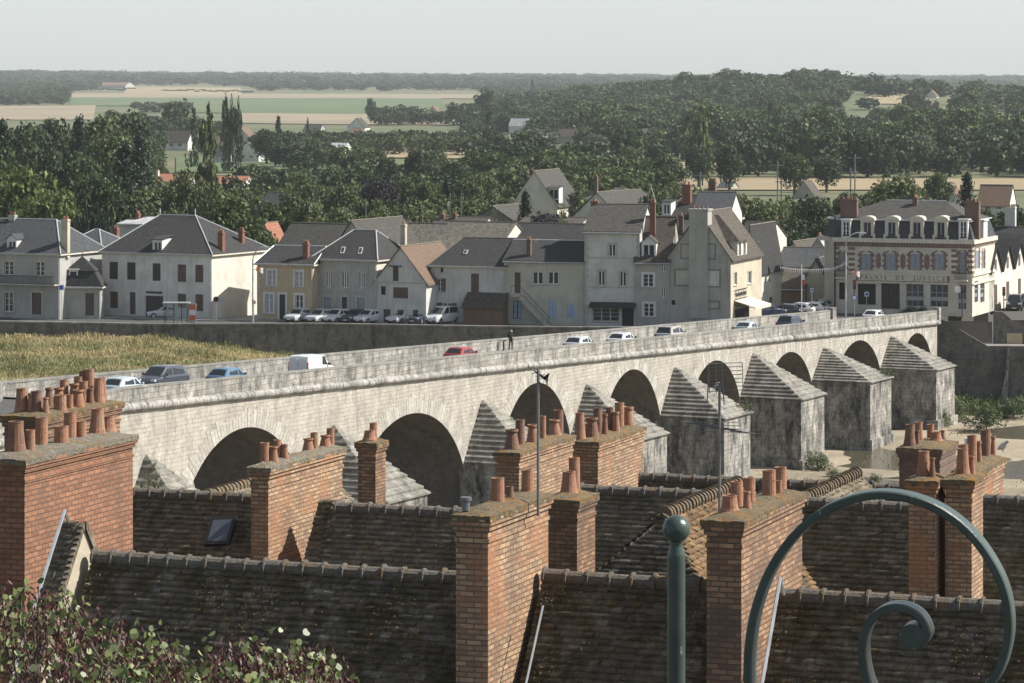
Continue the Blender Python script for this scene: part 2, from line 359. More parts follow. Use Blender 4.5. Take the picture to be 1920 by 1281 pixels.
# near end wing walls
E1 = gnd(-70, 180.0); E1z = 6.2
NB = bp(0, WN, 0)
mb.face([V(NB.x, NB.y, BED), V(E1.x, E1.y, BED), V(E1.x, E1.y, corn(WN)-0.1), V(NB.x, NB.y, corn(WN))])
mb.build('spandrel_wall', M['span'], bridge)
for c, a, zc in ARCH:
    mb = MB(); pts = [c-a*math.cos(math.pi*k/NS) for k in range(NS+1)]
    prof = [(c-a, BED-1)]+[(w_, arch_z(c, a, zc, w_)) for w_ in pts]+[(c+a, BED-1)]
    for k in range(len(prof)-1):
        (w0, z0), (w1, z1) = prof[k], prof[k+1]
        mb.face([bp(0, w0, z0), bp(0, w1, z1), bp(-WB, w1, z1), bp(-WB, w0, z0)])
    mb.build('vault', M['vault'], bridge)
    # voussoirs: individual radial stones standing 3 cm proud
    mb = MB(); nst = int(a*8.5); Ls = 1.15
    ang = [math.pi*k/nst for k in range(nst+1)]
    def pt(th, d, u_):
        w_ = c-a*math.cos(th); z = ZS+(zc-ZS)*math.sin(th)
        nx, nz = -math.cos(th)/a, math.sin(th)/(zc-ZS); L = math.hypot(nx, nz)
        return bp(u_, w_+nx/L*d, min(z+nz/L*d, corn(w_)-0.05))
    for k in range(nst):
        L = Ls*rnd.uniform(0.75, 1.35); t0, t1 = ang[k]+0.0015, ang[k+1]-0.0015; pr = rnd.uniform(0.012, 0.03)
        q = [pt(t0, 0, pr), pt(t1, 0, pr), pt(t1, L, pr), pt(t0, L, pr)]
        mb.face(q); q2 = [pt(t0, -0.01, -0.02), pt(t1, -0.01, -0.02)]
        mb.face([q2[0], q2[1], q[1], q[0]])
        mb.face([q[0], q[3], pt(t0, L, -0.02), q2[0]]); mb.face([q[2], q[1], q2[1], pt(t1, L, -0.02)])
    mb.build('arch_ring', M['vous'], bridge)
# cornice (half round string) and parapets, following the slope
def sweep(path, prof, mb, m=0, smooth=False, seg=None):
    """path: list of (point, outward u vector); prof: list of (u, z)"""
    for (p0, u0), (p1, u1) in zip(path, path[1:]):
        for (a0, z0), (a1, z1) in zip(prof, prof[1:]):
            mb.face([p0+u0*a0+V(0, 0, z0), p1+u1*a0+V(0, 0, z0), p1+u1*a1+V(0, 0, z1), p0+u0*a1+V(0, 0, z1)], m, smooth)
def ppath(u_, w0, w1, n, jit=0.0):
    r = []
    for k in range(n+1):
        w_ = w0+(w1-w0)*k/n; r.append((bp(u_, w_, ptop(w_)+rnd.uniform(-jit, jit)), BR.u))
    return r
bend = [(bp(0, WN, ptop(WN)), (BR.u*0.98+V(0.2, 0, 0)).normalized()), (V(E1.x, E1.y, 6.3), V(0.97, 0.2, 0).normalized())]
def torus_blocks(path, mb):
    for (p0, u0), (p1, u1) in zip(path, path[1:]):
        L = (p1-p0).length; n = max(1, int(L/0.95))
        for k in range(n):
            q0 = p0.lerp(p1, (k+0.03)/n); q1 = p0.lerp(p1, (k+0.97)/n); r_ = rnd.uniform(0.27, 0.31); dz = rnd.uniform(-0.015, 0.015)
            prof = [(0.0, -1.62+dz)]+[(r_*math.sin(th)+0.03, -1.34-0.27*math.cos(th)+dz) for th in [math.pi*j/8 for j in range(9)]]+[(0.0, -1.07+dz)]
            sweep([(q0, u0), (q1, u1)], prof, mb, 0, True)
            for q in (q0, q1): mb.face([q+u0*a_+V(0, 0, z_) for a_, z_ in prof])
near = ppath(0.0, 0, WN, 40)
nearb = near[:-1]+bend
mb = MB(); torus_blocks([near[0], near[-1]], mb); torus_blocks(bend, mb)
mb.build('cornice', M['cornice'], bridge)
mb = MB()
sweep(nearb, [(0.02, -1.12), (0.02, -0.14)], mb); sweep(nearb, [(-0.36, -1.4), (-0.36, -0.14)], mb)
mb.face([near[0][0]+near[0][1]*a_+V(0, 0, z_) for a_, z_ in ((0.02, -1.6), (0.02, 0), (-0.36, 0), (-0.36, -1.6))])
mb.build('parapet', M['parapet'], bridge)
mb = MB()
sweep(nearb, [(0.02, -0.14), (0.05, -0.14), (0.05, 0.0), (-0.39, 0.0), (-0.39, -0.14), (-0.36, -0.14)], mb)
mb.build('coping', M['coping'], bridge)
farp = ppath(-WB, 9, WN, 40)+[(V(-0.19*165, 182, 6.7), BR.u), (V(-0.22*120, 130, 6.7), BR.u)]
mb = MB(); sweep(farp, [(-0.36, -1.9), (-0.36, -0.14)], mb); sweep(farp, [(0.02, -1.4), (0.02, -0.14)], mb)
mb.build('parapet', M['parapet'], bridge)
mb = MB(); sweep(farp, [(0.02, -0.14), (0.05, -0.14), (0.05, 0.0), (-0.39, 0.0), (-0.39, -0.14)], mb)
mb.build('coping', M['coping'], bridge)
# end pillars
fb = BF()
for q_ in ((-0.42, 0.12, -1.0, -0.25, -0.6, ptop(0)+0.25), (-WB-0.45, -WB+0.1, 7.3, 8.4, -0.6, ptop(8)+0.25)): mb = MB(); mb.box(fb, *q_); mb.build('end_pillar', M['parapet'], bridge)
# deck with kerbed pavements
DK = -1.12
def dz(w_): return ptop(w_)+DK
mb = MB(); n = 20
for k in range(n):
    w0, w1 = WN*k/n, WN*(k+1)/n
    mb.face([bp(-WB, w0, dz(w0)), bp(-0.3, w0, dz(w0)), bp(-0.3, w1, dz(w1)), bp(-WB, w1, dz(w1))])
nn = 6
mb.face([bp(-WB, WN, dz(WN)), bp(-0.3, WN, dz(WN)), V(E1.x, E1.y, 5.1), V(-45, 110, 5.1), V(-60, 110, 5.1), V(-0.19*165, 182, 5.2)])
mb.build('road_deck', M['asphalt'], bridge)
for s0, s1 in ((-1.6, -0.34), (-WB+0.02, -WB+1.3)):
    mb = MB()
    for k in range(n):
        w0, w1 = WN*k/n, WN*(k+1)/n
        q = [[bp(s, w_, dz(w_)+h) for s in (s0, s1)] for w_ in (w0, w1) for h in (0, 0.13)]
        mb.face([q[1][0], q[1][1], q[3][1], q[3][0]]); mb.face([q[0][0], q[1][0], q[3][0], q[2][0]]); mb.face([q[0][1], q[1][1], q[3][1], q[2][1]])
    mb.build('pavement', M['pave'], bridge)
# piers with half pyramid caps of stepped stone courses
for i, (pw, az) in enumerate(PIERS):
    ez = -3.45 if i else -3.0; hw = 3.05; pj = 6.0
    if i == 7: ez = -3.9
    mb = MB(); f2 = BF(pw)
    mb.box(f2, -0.5, pj-0.02, -hw, hw, BED-1, ez, 0)
    mb.box(f2, -0.5, pj+0.25, -hw-0.25, hw+0.25, BED-1, BED+0.9, 0)
    p = mb.build('pier', M['pier'], bridge)
    mb = MB(); nc = 12; hh = az-ez
    for k in range(nc):
        a0 = 1-k/nc; a1 = 1-(k+1)/nc*0.985
        j = rnd.uniform(-0.03, 0.03); ov = 0.10
        lo = (-0.1, (pj+0.1)*a0+ov+j, -(hw+0.1)*a0-ov-j, (hw+0.1)*a0+ov+j, ez+hh*k/nc)
        md = (*lo[:4], lo[4]+hh/nc*0.30)
        hi = (-0.1, (pj+0.1)*a1+0.02, -(hw+0.1)*a1-0.02, (hw+0.1)*a1+0.02, ez+hh*(k+1)/nc)
        mb.frus(f2, lo, md); mb.frus(f2, md, hi)
    mb.build('pier_cap', M['cap'], bridge)
# ---------------------------------------------------------------- ground, river bed, quay
nr = np.random.default_rng(5)
def hill(x, y):
    """height of the far terrain"""
    x = np.asarray(x, float); y = np.asarray(y, float)
    def bump_(cx, cy, sx, sy, h): return h*np.exp(-((x-cx)/sx)**2-((y-cy)/sy)**2)
    t_ = np.clip((y-900)/600, 0, 1); t_ = t_*t_*(3-2*t_)
    z = bump_(205, 2200, 140, 420, 13)+bump_(130, 2300, 130, 400, 7)+bump_(400, 2300, 190, 420, 5)+bump_(620, 2300, 220, 420, 7)+bump_(250, 1500, 160, 300, 3.5)
    lf = np.clip((900-x/y*4000)/900, 0, 1)
    z = z+np.clip((y-2000)/2600, 0, 1)**1.2*13*lf+np.clip((y-4200)/3500, 0, 1)**1.2*(14+7*(1-lf))+np.clip((-x/y-.02)/.14, 0, 1)*np.clip((y-4800)/1500, 0, 1)*9
    return z*t_
def up(px, py):                       # pixel onto terrain
    r_ = ray(px, py); D = 900.0
    for D in np.geomspace(340, 9000, 1400):
        if H+r_.z*D <= hill(r_.x*D, D): break
    return V(r_.x*D, D, float(hill(r_.x*D, D)))
qpx = [(-400, 596), (-150, 599), (0, 602), (290, 607), (600, 606), (900, 611), (1100, 613), (1380, 613)]
QZ = 0.45
QP = [gp(a, b_, QZ) for a, b_ in qpx]
QE = bp(-WB-0.2, 8.0, 0)
QP = [V(p.x, p.y, 0) for p in QP]+[V(QE.x, QE.y, 0)]
CORN = bp(0.1, 0.0, 0)
RW = [V(CORN.x, CORN.y+0.5, 0), V(gnd(2400, 352).x, 352+4, 0)]
edge = QP+[bp(-WB, 0, 0), V(CORN.x, CORN.y, 0), V(CORN.x+.4, 359.9, 0)]+[V(RW[1].x, 359.0, 0)]
mb = MB(); far_ = [V(p.x*1.12, p.y+38, 0) for p in edge]
for i in range(len(edge)-1): mb.face([edge[i], edge[i+1], far_[i+1], far_[i]])
tag(mb.build('quay_road', M['asphalt']), kind='structure')
def soil(name, cols, sc, bmp=0.3):
    m, t, b = newmat(name); b.inputs['Roughness'].default_value = 0.95; o = coords(t)
    col = mix(t, noise(t, o, sc, 6, 0.7), cols[0], cols[1]); col = mix(t, noise(t, o, sc*0.23, 6, 0.7, 0.45, 0.6), col, cols[2])
    t.links.new(col, b.inputs['Base Color']); bump(t, b, noise(t, o, sc*5, 5), bmp, 0.08); return m
M['plain'] = soil('meadow', [(0.07, 0.09, 0.035), (0.10, 0.115, 0.05), (0.15, 0.135, 0.07)], 0.03)
M['sand'] = soil('river sand', [(0.34, 0.285, 0.20), (0.27, 0.225, 0.16), (0.19, 0.16, 0.11)], 0.25, 0.6)
ys = np.geomspace(376, 16000, 90); us = np.linspace(-0.42, 0.42, 100)
YY, UU = np.meshgrid(ys, us, indexing='ij'); XX = UU*YY*1.0
XX[0] = np.linspace(-170, 170, 100); ZZ = hill(XX, YY)-0.02
vv = np.stack([XX, YY, ZZ], 2).reshape(-1, 3); idx = np.arange(90*100).reshape(90, 100)
fc = np.stack([idx[:-1, :-1], idx[:-1, 1:], idx[1:, 1:], idx[1:, :-1]], 2).reshape(-1, 4)
tag(link_mesh('ground', np_mesh('ground', vv, fc, [M['plain']], smooth=True)), kind='structure')
# fields: patches draped over the plain
def field(name, corners, mat, dz=0.25):
    P = [up(a, b_) for a, b_ in corners]; P = [V(p.x, p.y, p.z+dz+p.y*0.0001) for p in P]
    mb = MB(); n1, n2 = 12, 4
    def q(s, t_):
        a = P[0].lerp(P[1], s); b_ = P[3].lerp(P[2], s); p = a.lerp(b_, t_); p.z = float(hill(p.x, p.y))+dz+p.y*0.0001; return p
    for i in range(n1):
        for j in range(n2): mb.face([q(i/n1, j/n2), q((i+1)/n1, j/n2), q((i+1)/n1, (j+1)/n2), q(i/n1, (j+1)/n2)])
    tag(mb.build(name, mat), kind='structure')
M['wheat'] = soil('ripe wheat', [(0.30, 0.235, 0.135), (0.26, 0.205, 0.12), (0.22, 0.175, 0.105)], 0.02, 0.1)
M['stubble'] = soil('stubble', [(0.28, 0.23, 0.15), (0.24, 0.195, 0.13), (0.20, 0.17, 0.11)], 0.03, 0.1)
M['crop'] = soil('green crop', [(0.085, 0.125, 0.05), (0.07, 0.105, 0.042), (0.10, 0.13, 0.055)], 0.02, 0.1)
field('wheat_field', [(-60, 226), (175, 226), (180, 199), (-60, 201)], M['stubble'])
field('wheat_field', [(450, 232), (870, 236), (875, 214), (445, 211)], M['stubble'])
field('crop_field', [(330, 212), (820, 214), (830, 186), (330, 181)], M['crop'], 0.3)
field('wheat_field', [(130, 184), (900, 186), (905, 178), (130, 176)], M['stubble'], 0.35)
field('wheat_field', [(230, 177), (455, 178), (450, 165), (240, 164)], M['wheat'], 0.4)
field('wheat_field', [(630, 296), (890, 300), (890, 276), (680, 273)], M['wheat'], 0.3)
field('meadow_field', [(330, 325), (640, 326), (640, 298), (330, 296)], M['crop'], 0.2)
field('wheat_field', [(1095, 300), (1160, 300), (1160, 285), (1095, 285)], M['wheat'], 0.3)
field('wheat_field', [(1215, 358), (2100, 358), (2100, 337), (1215, 337)], M['wheat'], 0.2)
field('wheat_field', [(1600, 197), (1800, 199), (1800, 184), (1620, 186)], M['wheat'], 0.3)
field('meadow_field', [(130, 199), (330, 200), (330, 184), (130, 183)], M['crop'], 0.25)
field('wheat_field', [(1240, 320), (1360, 320), (1360, 306), (1240, 306)], M['wheat'], 0.3)
# river bed with shallow relief
gx = np.linspace(-260, 190, 150); gy = np.linspace(120, 372, 100); GX, GY = np.meshgrid(gx, gy)
Z = BED-0.12+0.22*np.sin(GX*0.11+GY*0.05)*np.sin(GY*0.16+1.0)+0.13*np.sin(GX*0.33+1.3*np.sin(GY*0.2))+0.1*nr.standard_normal(GX.shape)*0.4
Z += np.clip((GY-338)/20, 0, 1)*0.9*(GX > 30)
# left bank rises to the quay
qx = np.array([p.x for p in QP]); qy = np.array([p.y for p in QP]); qd = np.interp(GX, qx, qy)-GY
top = np.interp(GX, [-70, -50, -38, -30, -22, -10, 5], [-1.0, -1.1, -0.9, -1.9, -3.2, -5.0, -8.5])
bank = top-np.clip(qd, 0, 400)*0.045-np.clip(qd-42, 0, 400)*0.4
Z = np.where(GX < 20, np.maximum(Z, bank), Z)
vv = np.stack([GX, GY, Z], 2).reshape(-1, 3); idx = np.arange(vv.shape[0]).reshape(GX.shape)
fc = np.stack([idx[:-1, :-1], idx[:-1, 1:], idx[1:, 1:], idx[1:, :-1]], 2).reshape(-1, 4)
cy = GY[:-1, :-1].ravel(); cx = GX[:-1, :-1].ravel(); cz = Z[:-1, :-1].ravel()
M['bank'] = soil('dry bank soil', [(0.24, 0.21, 0.10), (0.28, 0.24, 0.13), (0.17, 0.17, 0.08)], 0.3, 0.5)
tag(link_mesh('river_bed', np_mesh('river_bed', vv, fc, [M['sand'], M['bank']], (cz > BED+1.0).astype(int), smooth=True)), kind='structure')
m, t, b = newmat('shallow river water'); b.inputs['Base Color'].default_value = (0.085, 0.075, 0.05, 1); b.inputs['Roughness'].default_value = 0.12
bump(t, b, noise(t, coords(t, 'Object', (1, 3, 1)), 1.2, 3), 0.25, 0.05); M['water'] = m
mb = MB(); mb.face([V(-260, 124, BED-0.13), V(190, 124, BED-0.13), V(190, 352, BED-0.13), V(-260, 352, BED-0.13)])
tag(mb.build('water', M['water']), kind='structure')
# near bank, street level, behind the near houses
mb = MB(); mb.face([V(-200, -60, 4), V(120, -60, 4), V(120, 125, 4), V(-200, 125, 4)]); mb.face([V(-200, 125, 4), V(120, 125, 4), V(120, 125, BED-1), V(-200, 125, BED-1)])
tag(mb.build('near_street', M['asphalt']), kind='structure')
# far quay wall with parapet
def wallrun(name, pts, ztop, zbot, th, mat, label, cat, cop=True, capm=None):
    mb = MB()
    for p, q in zip(pts, pts[1:]):
        d = (q-p); d.z = 0; n_ = V(-d.y, d.x, 0).normalized()*th
        for s, e in ((V(0, 0, 0), V(0, 0, 0)), (n_, n_)):
            mb.face([p+s+V(0, 0, zbot), q+s+V(0, 0, zbot), q+s+V(0, 0, ztop), p+s+V(0, 0, ztop)])
        mb.face([p+V(0, 0, ztop), q+V(0, 0, ztop), q+n_+V(0, 0, ztop), p+n_+V(0, 0, ztop)])
        if cop:
            e = n_.normalized()*0.06; h = 0.16
            a, b_, c, d_ = p-e+V(0, 0, ztop+0.003), q-e+V(0, 0, ztop+0.003), q+n_+e+V(0, 0, ztop+0.003), p+n_+e+V(0, 0, ztop+0.003)
            u_ = V(0, 0, h); mb.face([a+u_, b_+u_, c+u_, d_+u_], 1); mb.face([a, b_, b_+u_, a+u_], 1); mb.face([d_, c, c+u_, d_+u_], 1)
    o = mb.build(name, [mat, capm or mat], base=pts[0]); return tag(o, label, cat)
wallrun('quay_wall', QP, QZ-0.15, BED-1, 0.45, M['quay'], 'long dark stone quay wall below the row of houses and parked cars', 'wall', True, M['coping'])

# ---------------------------------------------------------------- foliage prototypes
def leafpts(n, rx, ry, rz, cx, cy, cz, g, shell=0.55):
    d = g.standard_normal((n, 3)); d /= np.linalg.norm(d, axis=1)[:, None]
    r = (g.random(n)**0.5*(1-shell)+shell)[:, None]
    return d*r*np.array([rx, ry, rz])+np.array([cx, cy, cz]), d
def leafquads(P, Nn, size, g, tilt=0.75, asp=1.0):
    n = len(P); nn = Nn+g.standard_normal((n, 3))*tilt; nn /= np.linalg.norm(nn, axis=1)[:, None]
    a = np.cross(nn, g.standard_normal((n, 3))); a /= np.linalg.norm(a, axis=1)[:, None]+1e-9; b = np.cross(nn, a)
    s = (size*g.uniform(0.6, 1.35, n))[:, None]; a = a*s; b = b*s*asp
    v = np.stack([P-a, P-b*0.6, P+a, P+b*0.6], 1); c = P+nn*s*0.18
    v[:, 1] += nn*s*0.22; v[:, 3] -= nn*s*0.1
    return v.reshape(-1, 3)
def crown(kind, seed, nb=30, per=95, leaf=0.34, size=1.0):
    """unit-ish crown: about 10 m tall (z 0..10) and 10 m wide before scaling"""
    g = np.random.default_rng(seed); V_ = []
    def add(P, Nn, sz, tilt=0.75, asp=1.0): V_.append(leafquads(P, Nn, sz, g, tilt, asp))
    if kind == 'round':
        for i in range(nb):
            th = g.uniform(0, 6.283); ph = g.uniform(-0.35, 1.0); hr = math.sqrt(max(0.05, 1-ph*ph)); rr = g.uniform(0.55, 0.82)
            c = (5*rr*hr*math.cos(th), 5*rr*hr*math.sin(th), 5.2+4.6*rr*ph); r = g.uniform(1.1, 2.0)
            P, Nn = leafpts(per, r, r, r*0.8, *c, g, 0.7); Nn = Nn*0.7+np.array([0, 0, 0.45]); add(P, Nn, leaf)
        P, Nn = leafpts(per*4, 3.6, 3.6, 3.6, 0, 0, 4.8, g, 0.5); add(P, Nn, leaf*1.5)
        P, Nn = leafpts(per*2, 4.2, 4.2, 2.4, 0, 0, 2.9, g, 0.6); add(P, Nn, leaf*1.2)
    elif kind == 'tall':      # poplar
        for i in range(nb):
            z = g.uniform(0.4, 9.3); w_ = 1.0 if z < 5 else 1.0-0.8*((z-5)/4.6)**1.5; th = g.uniform(0, 6.283)
            r = g.uniform(0.6, 1.3)
            P, Nn = leafpts(per, r*w_*2.2, r*w_*2.2, r*1.1, 2.9*w_*math.cos(th), 2.9*w_*math.sin(th), z, g, 0.6); add(P, Nn+np.array([0, 0, 0.3]), leaf)
        P, Nn = leafpts(per*3, 2.8, 2.8, 4.6, 0, 0, 4.6, g, 0.3); add(P, Nn, leaf*1.2)
    elif kind == 'fir':
        for i in range(nb+14):
            z = 0.4+9.2*(i/(nb+14)); w_ = (10-z)/10
            for k in range(5):
                th = g.uniform(0, 6.283); L = 4.8*w_*g.uniform(0.7, 1.05)+0.15
                q = g.random(max(6, per//6)); P = np.stack([np.cos(th)*L*q, np.sin(th)*L*q, z-0.16*L*q*2+g.normal(0, 0.12, len(q))], 1)+g.normal(0, 0.22, (len(q), 3))
                add(P, np.tile([0, 0, 1.0], (len(q), 1)), leaf*0.85, 0.5, 0.7)
        P, Nn = leafpts(per*2, 1.6, 1.6, 4.0, 0, 0, 4.2, g, 0.2); P[:, :2] *= ((10-P[:, 2:3])/8); add(P, Nn, leaf*1.1)
    elif kind == 'willow':
        for i in range(nb):
            th = g.uniform(0, 6.283); rr = g.uniform(0.3, 0.95)*4.6; zt = 9.6-0.13*rr*rr+g.normal(0, 0.5)
            q = g.random(per*1.3.__int__() if False else int(per*1.2)); z = zt-q*g.uniform(3.5, 7)
            P = np.stack([np.cos(th)*(rr+q*0.6), np.sin(th)*(rr+q*0.6), np.maximum(z, 0.3)], 1)+g.normal(0, 0.38, (len(q), 3))*np.array([1, 1, .4])
            add(P, np.tile([math.cos(th), math.sin(th), 0.5], (len(q), 1)), leaf*0.8, 0.6, 1.0)
        P, Nn = leafpts(per*3, 3.6, 3.6, 3.6, 0, 0, 4.8, g, 0.3); add(P, Nn, leaf*1.3)
    elif kind == 'bush':
        for i in range(max(6, nb//3)):
            th = g.uniform(0, 6.283); rr = g.uniform(0, 3.6); r = g.uniform(1.4, 2.4)
            P, Nn = leafpts(per, r, r, r*1.9, rr*math.cos(th), rr*math.sin(th), g.uniform(2.5, 6.5), g, 0.5); add(P, Nn+np.array([0, 0, .4]), leaf)
        P, Nn = leafpts(per*2, 4.4, 4.4, 2.6, 0, 0, 2.6, g, 0.5); add(P, Nn, leaf*1.2)
    v = np.concatenate(V_); return v
def leafmat(name, dark, mid, light, trans=0.22):
    return island(name, [(0, dark), (0.45, mid), (0.85, light), (1, tuple(x*1.25 for x in light))], 0.6, None, var=0.15, trans=trans, spec=0.25)
LM = {
 'dark': leafmat('dark foliage', (0.022, 0.037, 0.015), (0.038, 0.060, 0.022), (0.078, 0.108, 0.040)),
 'mid': leafmat('green foliage', (0.034, 0.054, 0.019), (0.064, 0.092, 0.030), (0.125, 0.16, 0.055)),
 'light': leafmat('light green foliage', (0.060, 0.085, 0.025), (0.105, 0.135, 0.040), (0.17, 0.20, 0.065)),
 'olive': leafmat('olive foliage', (0.052, 0.066, 0.027), (0.095, 0.115, 0.046), (0.16, 0.185, 0.078)),
 'grey': leafmat('grey green foliage', (0.07, 0.085, 0.055), (0.11, 0.13, 0.085), (0.17, 0.19, 0.13)),
 'fir': leafmat('fir needles', (0.020, 0.034, 0.022), (0.032, 0.052, 0.032), (0.052, 0.076, 0.046), 0.05),
 'purple': leafmat('purple foliage', (0.024, 0.022, 0.026), (0.034, 0.030, 0.036), (0.055, 0.048, 0.055)),
 'gold': leafmat('golden foliage', (0.14, 0.12, 0.03), (0.24, 0.20, 0.05), (0.36, 0.29, 0.09)),
}
M['bark'] = plain('bark', (0.09, 0.075, 0.055), 0.95, 0, 0.3, 2)
PROT = {}
def proto(kind, tone, k, lod=0):
    key = (kind, tone, k, lod)
    if key not in PROT:
        gk = (kind, k, lod, 'geo')
        if gk not in PROT:
            PROT[gk] = crown(kind, hash((kind, k)) % 9973 if False else sum(map(ord, kind))*7+k*131+lod, *[(34, 110, 0.30), (24, 34, 0.55), (14, 14, 1.0)][lod])
        v = PROT[gk]; f = np.arange(len(v)).reshape(-1, 4)
        PROT[key] = np_mesh(f'{kind}_crown', v, f, [LM[tone]])
    return PROT[key]
def trunkmesh():
    mb = MB(); mb.tube([V(0, 0, -0.5), V(0.02, 0, 2), V(0.12, 0.05, 4.2), V(0.1, 0.1, 6.6)], [0.42, 0.32, 0.22, 0.08], 8)
    for th, z, L in ((0.3, 2.6, 2.6), (1.7, 3.1, 2.4), (2.9, 2.8, 2.8), (4.1, 3.4, 2.3), (5.2, 3.0, 2.7)):
        mb.tube([V(0.05, 0, z), V(math.cos(th)*L*.5, math.sin(th)*L*.5, z+1.1), V(math.cos(th)*L, math.sin(th)*L, z+2.6)], [0.16, 0.1, 0.04], 6)
    o = mb.build('trunk', M['bark']); me = o.data; bpy.data.objects.remove(o); return me
TRUNK = trunkmesh()
def tree(px, ytop, wpx, D, kind, tone, label, name=None, group=None, cat='tree', zg=None):
    x = (px-960)/F*D; zg = float(hill(x, D)) if zg is None else zg; zt = zof(ytop, D); h = max(1.5, zt-zg); wm = wpx/F*D
    if kind in ('round', 'fir') and D < 1000: wm = max(wm, h*(0.66 if kind == 'round' else 0.62))
    k = rnd.randrange(3); nm = name or {'round': 'broadleaf_tree', 'tall': 'poplar_tree', 'fir': 'fir_tree', 'willow': 'willow_tree', 'bush': 'bush'}[kind]
    full = {'tall': 7.4, 'round': 11.0, 'fir': 9.4, 'willow': 10.2, 'bush': 10}[kind]
    o = empty(nm, (x, D, zg), label, cat, group, rnd.uniform(0, 6.28))
    lod = 0 if wpx > 45 and D < 1100 else 1
    c = link_mesh('crown', proto(kind, tone, k, lod), o); base = 0.0 if kind in ('bush', 'fir') else min(.7, h*0.05)
    c.scale = (wm/full, wm/full*rnd.uniform(0.9, 1.1), (h-base)/10.3); c.location = (0, 0, base)
    t_ = link_mesh('trunk', TRUNK, o); t_.scale = (min(1, wm/9),)*2+(h/10.5,)
    return o
# grass on the river bank below the quay (uncountable)
M['straw'] = None
m, t, b = newmat('bank grass'); b.inputs['Roughness'].default_value = 0.8; o_ = coords(t); g_ = N(t, 'ShaderNodeNewGeometry')
c1 = mix(t, g_.outputs['Random Per Island'], (0.11, 0.13, 0.045), (0.20, 0.21, 0.08)); c2 = mix(t, g_.outputs['Random Per Island'], (0.36, 0.28, 0.13), (0.56, 0.46, 0.26))
t.links.new(mix(t, noise(t, coords(t, 'Object', (0.35, 1, 1)), 0.16, 6, 0.8, 0.42, 0.60), c1, c2), b.inputs['Base Color'])
tr = N(t, 'ShaderNodeBsdfTranslucent'); ms = N(t, 'ShaderNodeMixShader'); ms.inputs[0].default_value = 0.3
t.links.new(b.inputs['Base Color'].links[0].from_socket, tr.inputs[0]); t.links.new(b.outputs[0], ms.inputs[1]); t.links.new(tr.outputs[0], ms.inputs[2]); t.links.new(ms.outputs[0], t.nodes['Material Output'].inputs[0])
M['grass'] = m
def blades(name, n, sx, sy, zfun, hmin, hmax, wid, mat, seed=3, clump=0.0):
    g = np.random.default_rng(seed); x = g.uniform(*sx, n); y = g.uniform(*sy, n); z = zfun(x, y); ok = ~np.isnan(z); x, y, z = x[ok], y[ok], z[ok]; n = len(x)
    hv = g.uniform(hmin, hmax, n)*(0.75+0.5*np.sin(x*0.9+1.7*np.sin(y*0.6))*np.sin(y*0.8)); th = g.uniform(0, 3.1416, n); lean = g.normal(0, 0.28, (n, 2))*hv[:, None]
    dx, dy = np.cos(th)*wid, np.sin(th)*wid
    v = np.stack([np.stack([x-dx, y-dy, z-0.05], 1), np.stack([x+dx, y+dy, z-0.05], 1), np.stack([x+lean[:, 0]+dx*.6, y+lean[:, 1]+dy*.6, z+hv], 1), np.stack([x+lean[:, 0]*1.4-dx*.4, y+lean[:, 1]*1.4-dy*.4, z+hv*1.1], 1)], 1).reshape(-1, 3)
    return tag(link_mesh(name, np_mesh(name, v, np.arange(len(v)).reshape(-1, 4), [mat])), kind='stuff')
def bankz(x, y):
    q = np.interp(x, qx, qy)-y; tp = np.interp(x, [-70, -50, -38, -30, -22, -10, 5], [-1.0, -1.1, -0.9, -1.9, -3.2, -5.0, -8.5])
    z = tp-np.clip(q, 0, 400)*0.045-np.clip(q-42, 0, 400)*0.4; z[(q < 0.3)] = np.nan; return z
tag(blades('bank_grass', 90000, (-64, -8), (290, 346), bankz, 0.15, 0.55, 0.04, M['grass']), 'dry straw coloured and green grass on the bank under the quay wall', 'grass')
# ---------------------------------------------------------------- near rooftops
PHN = 20.0
U, VV_ = axes(PHN)
PITCH = 54.0
def tiles(o, u, down, L, S, w=0.185, e=0.112, jit=1.0, seed=1, clip=None):
    """numpy tile field: o ridge corner, u along, down = unit vector down the slope"""
    g = np.random.default_rng(seed); nc = int(L/w)+1; nrw = int(S/e)+1
    I, J = np.meshgrid(np.arange(nc), np.arange(nrw), indexing='ij'); I = I.ravel(); J = J.ravel()
    a0 = I*w+(J % 2)*w*0.5-w*0.5; a1 = a0+w*0.985; a0 = np.clip(a0, 0, L); a1 = np.clip(a1, 0, L); ok = a1-a0 > 0.02
    I, J, a0, a1 = I[ok], J[ok], a0[ok], a1[ok]; n = len(I)
    s0 = J*e; s1 = s0+e*1.15
    if clip is not None:
        ok = clip((a0+a1)/2, (s0+s1)/2); a0, a1, s0, s1 = a0[ok], a1[ok], s0[ok], s1[ok]; n = len(a0)
    nn = u.cross(down); nn = nn if nn.z > 0 else -nn
    u_, d_, n_ = np.array(u), np.array(down), np.array(nn); o_ = np.array(o)
    j = g.normal(0, 0.008*jit, (n, 4)); s1 = s1+g.normal(0, 0.008*jit, n); rot = g.normal(0, 0.006*jit, n)
    def P(a, s, h): return o_+a[:, None]*u_+s[:, None]*d_+h[:, None]*n_
    h0 = np.full(n, 0.0); h1 = 0.052+j[:, 0]
    v = np.stack([P(a0, s0, h0), P(a1, s0, h0), P(a1, s1-rot, h1+j[:, 1]), P(a0, s1+rot, h1+j[:, 2]), P(a1, s1-rot, h1-0.062), P(a0, s1+rot, h1-0.062)], 1).reshape(-1, 3)
    b = np.arange(n)[:, None]*6
    f = np.concatenate([b+np.array([0, 3, 2, 1]), b+np.array([3, 5, 4, 2])])
    return v, f
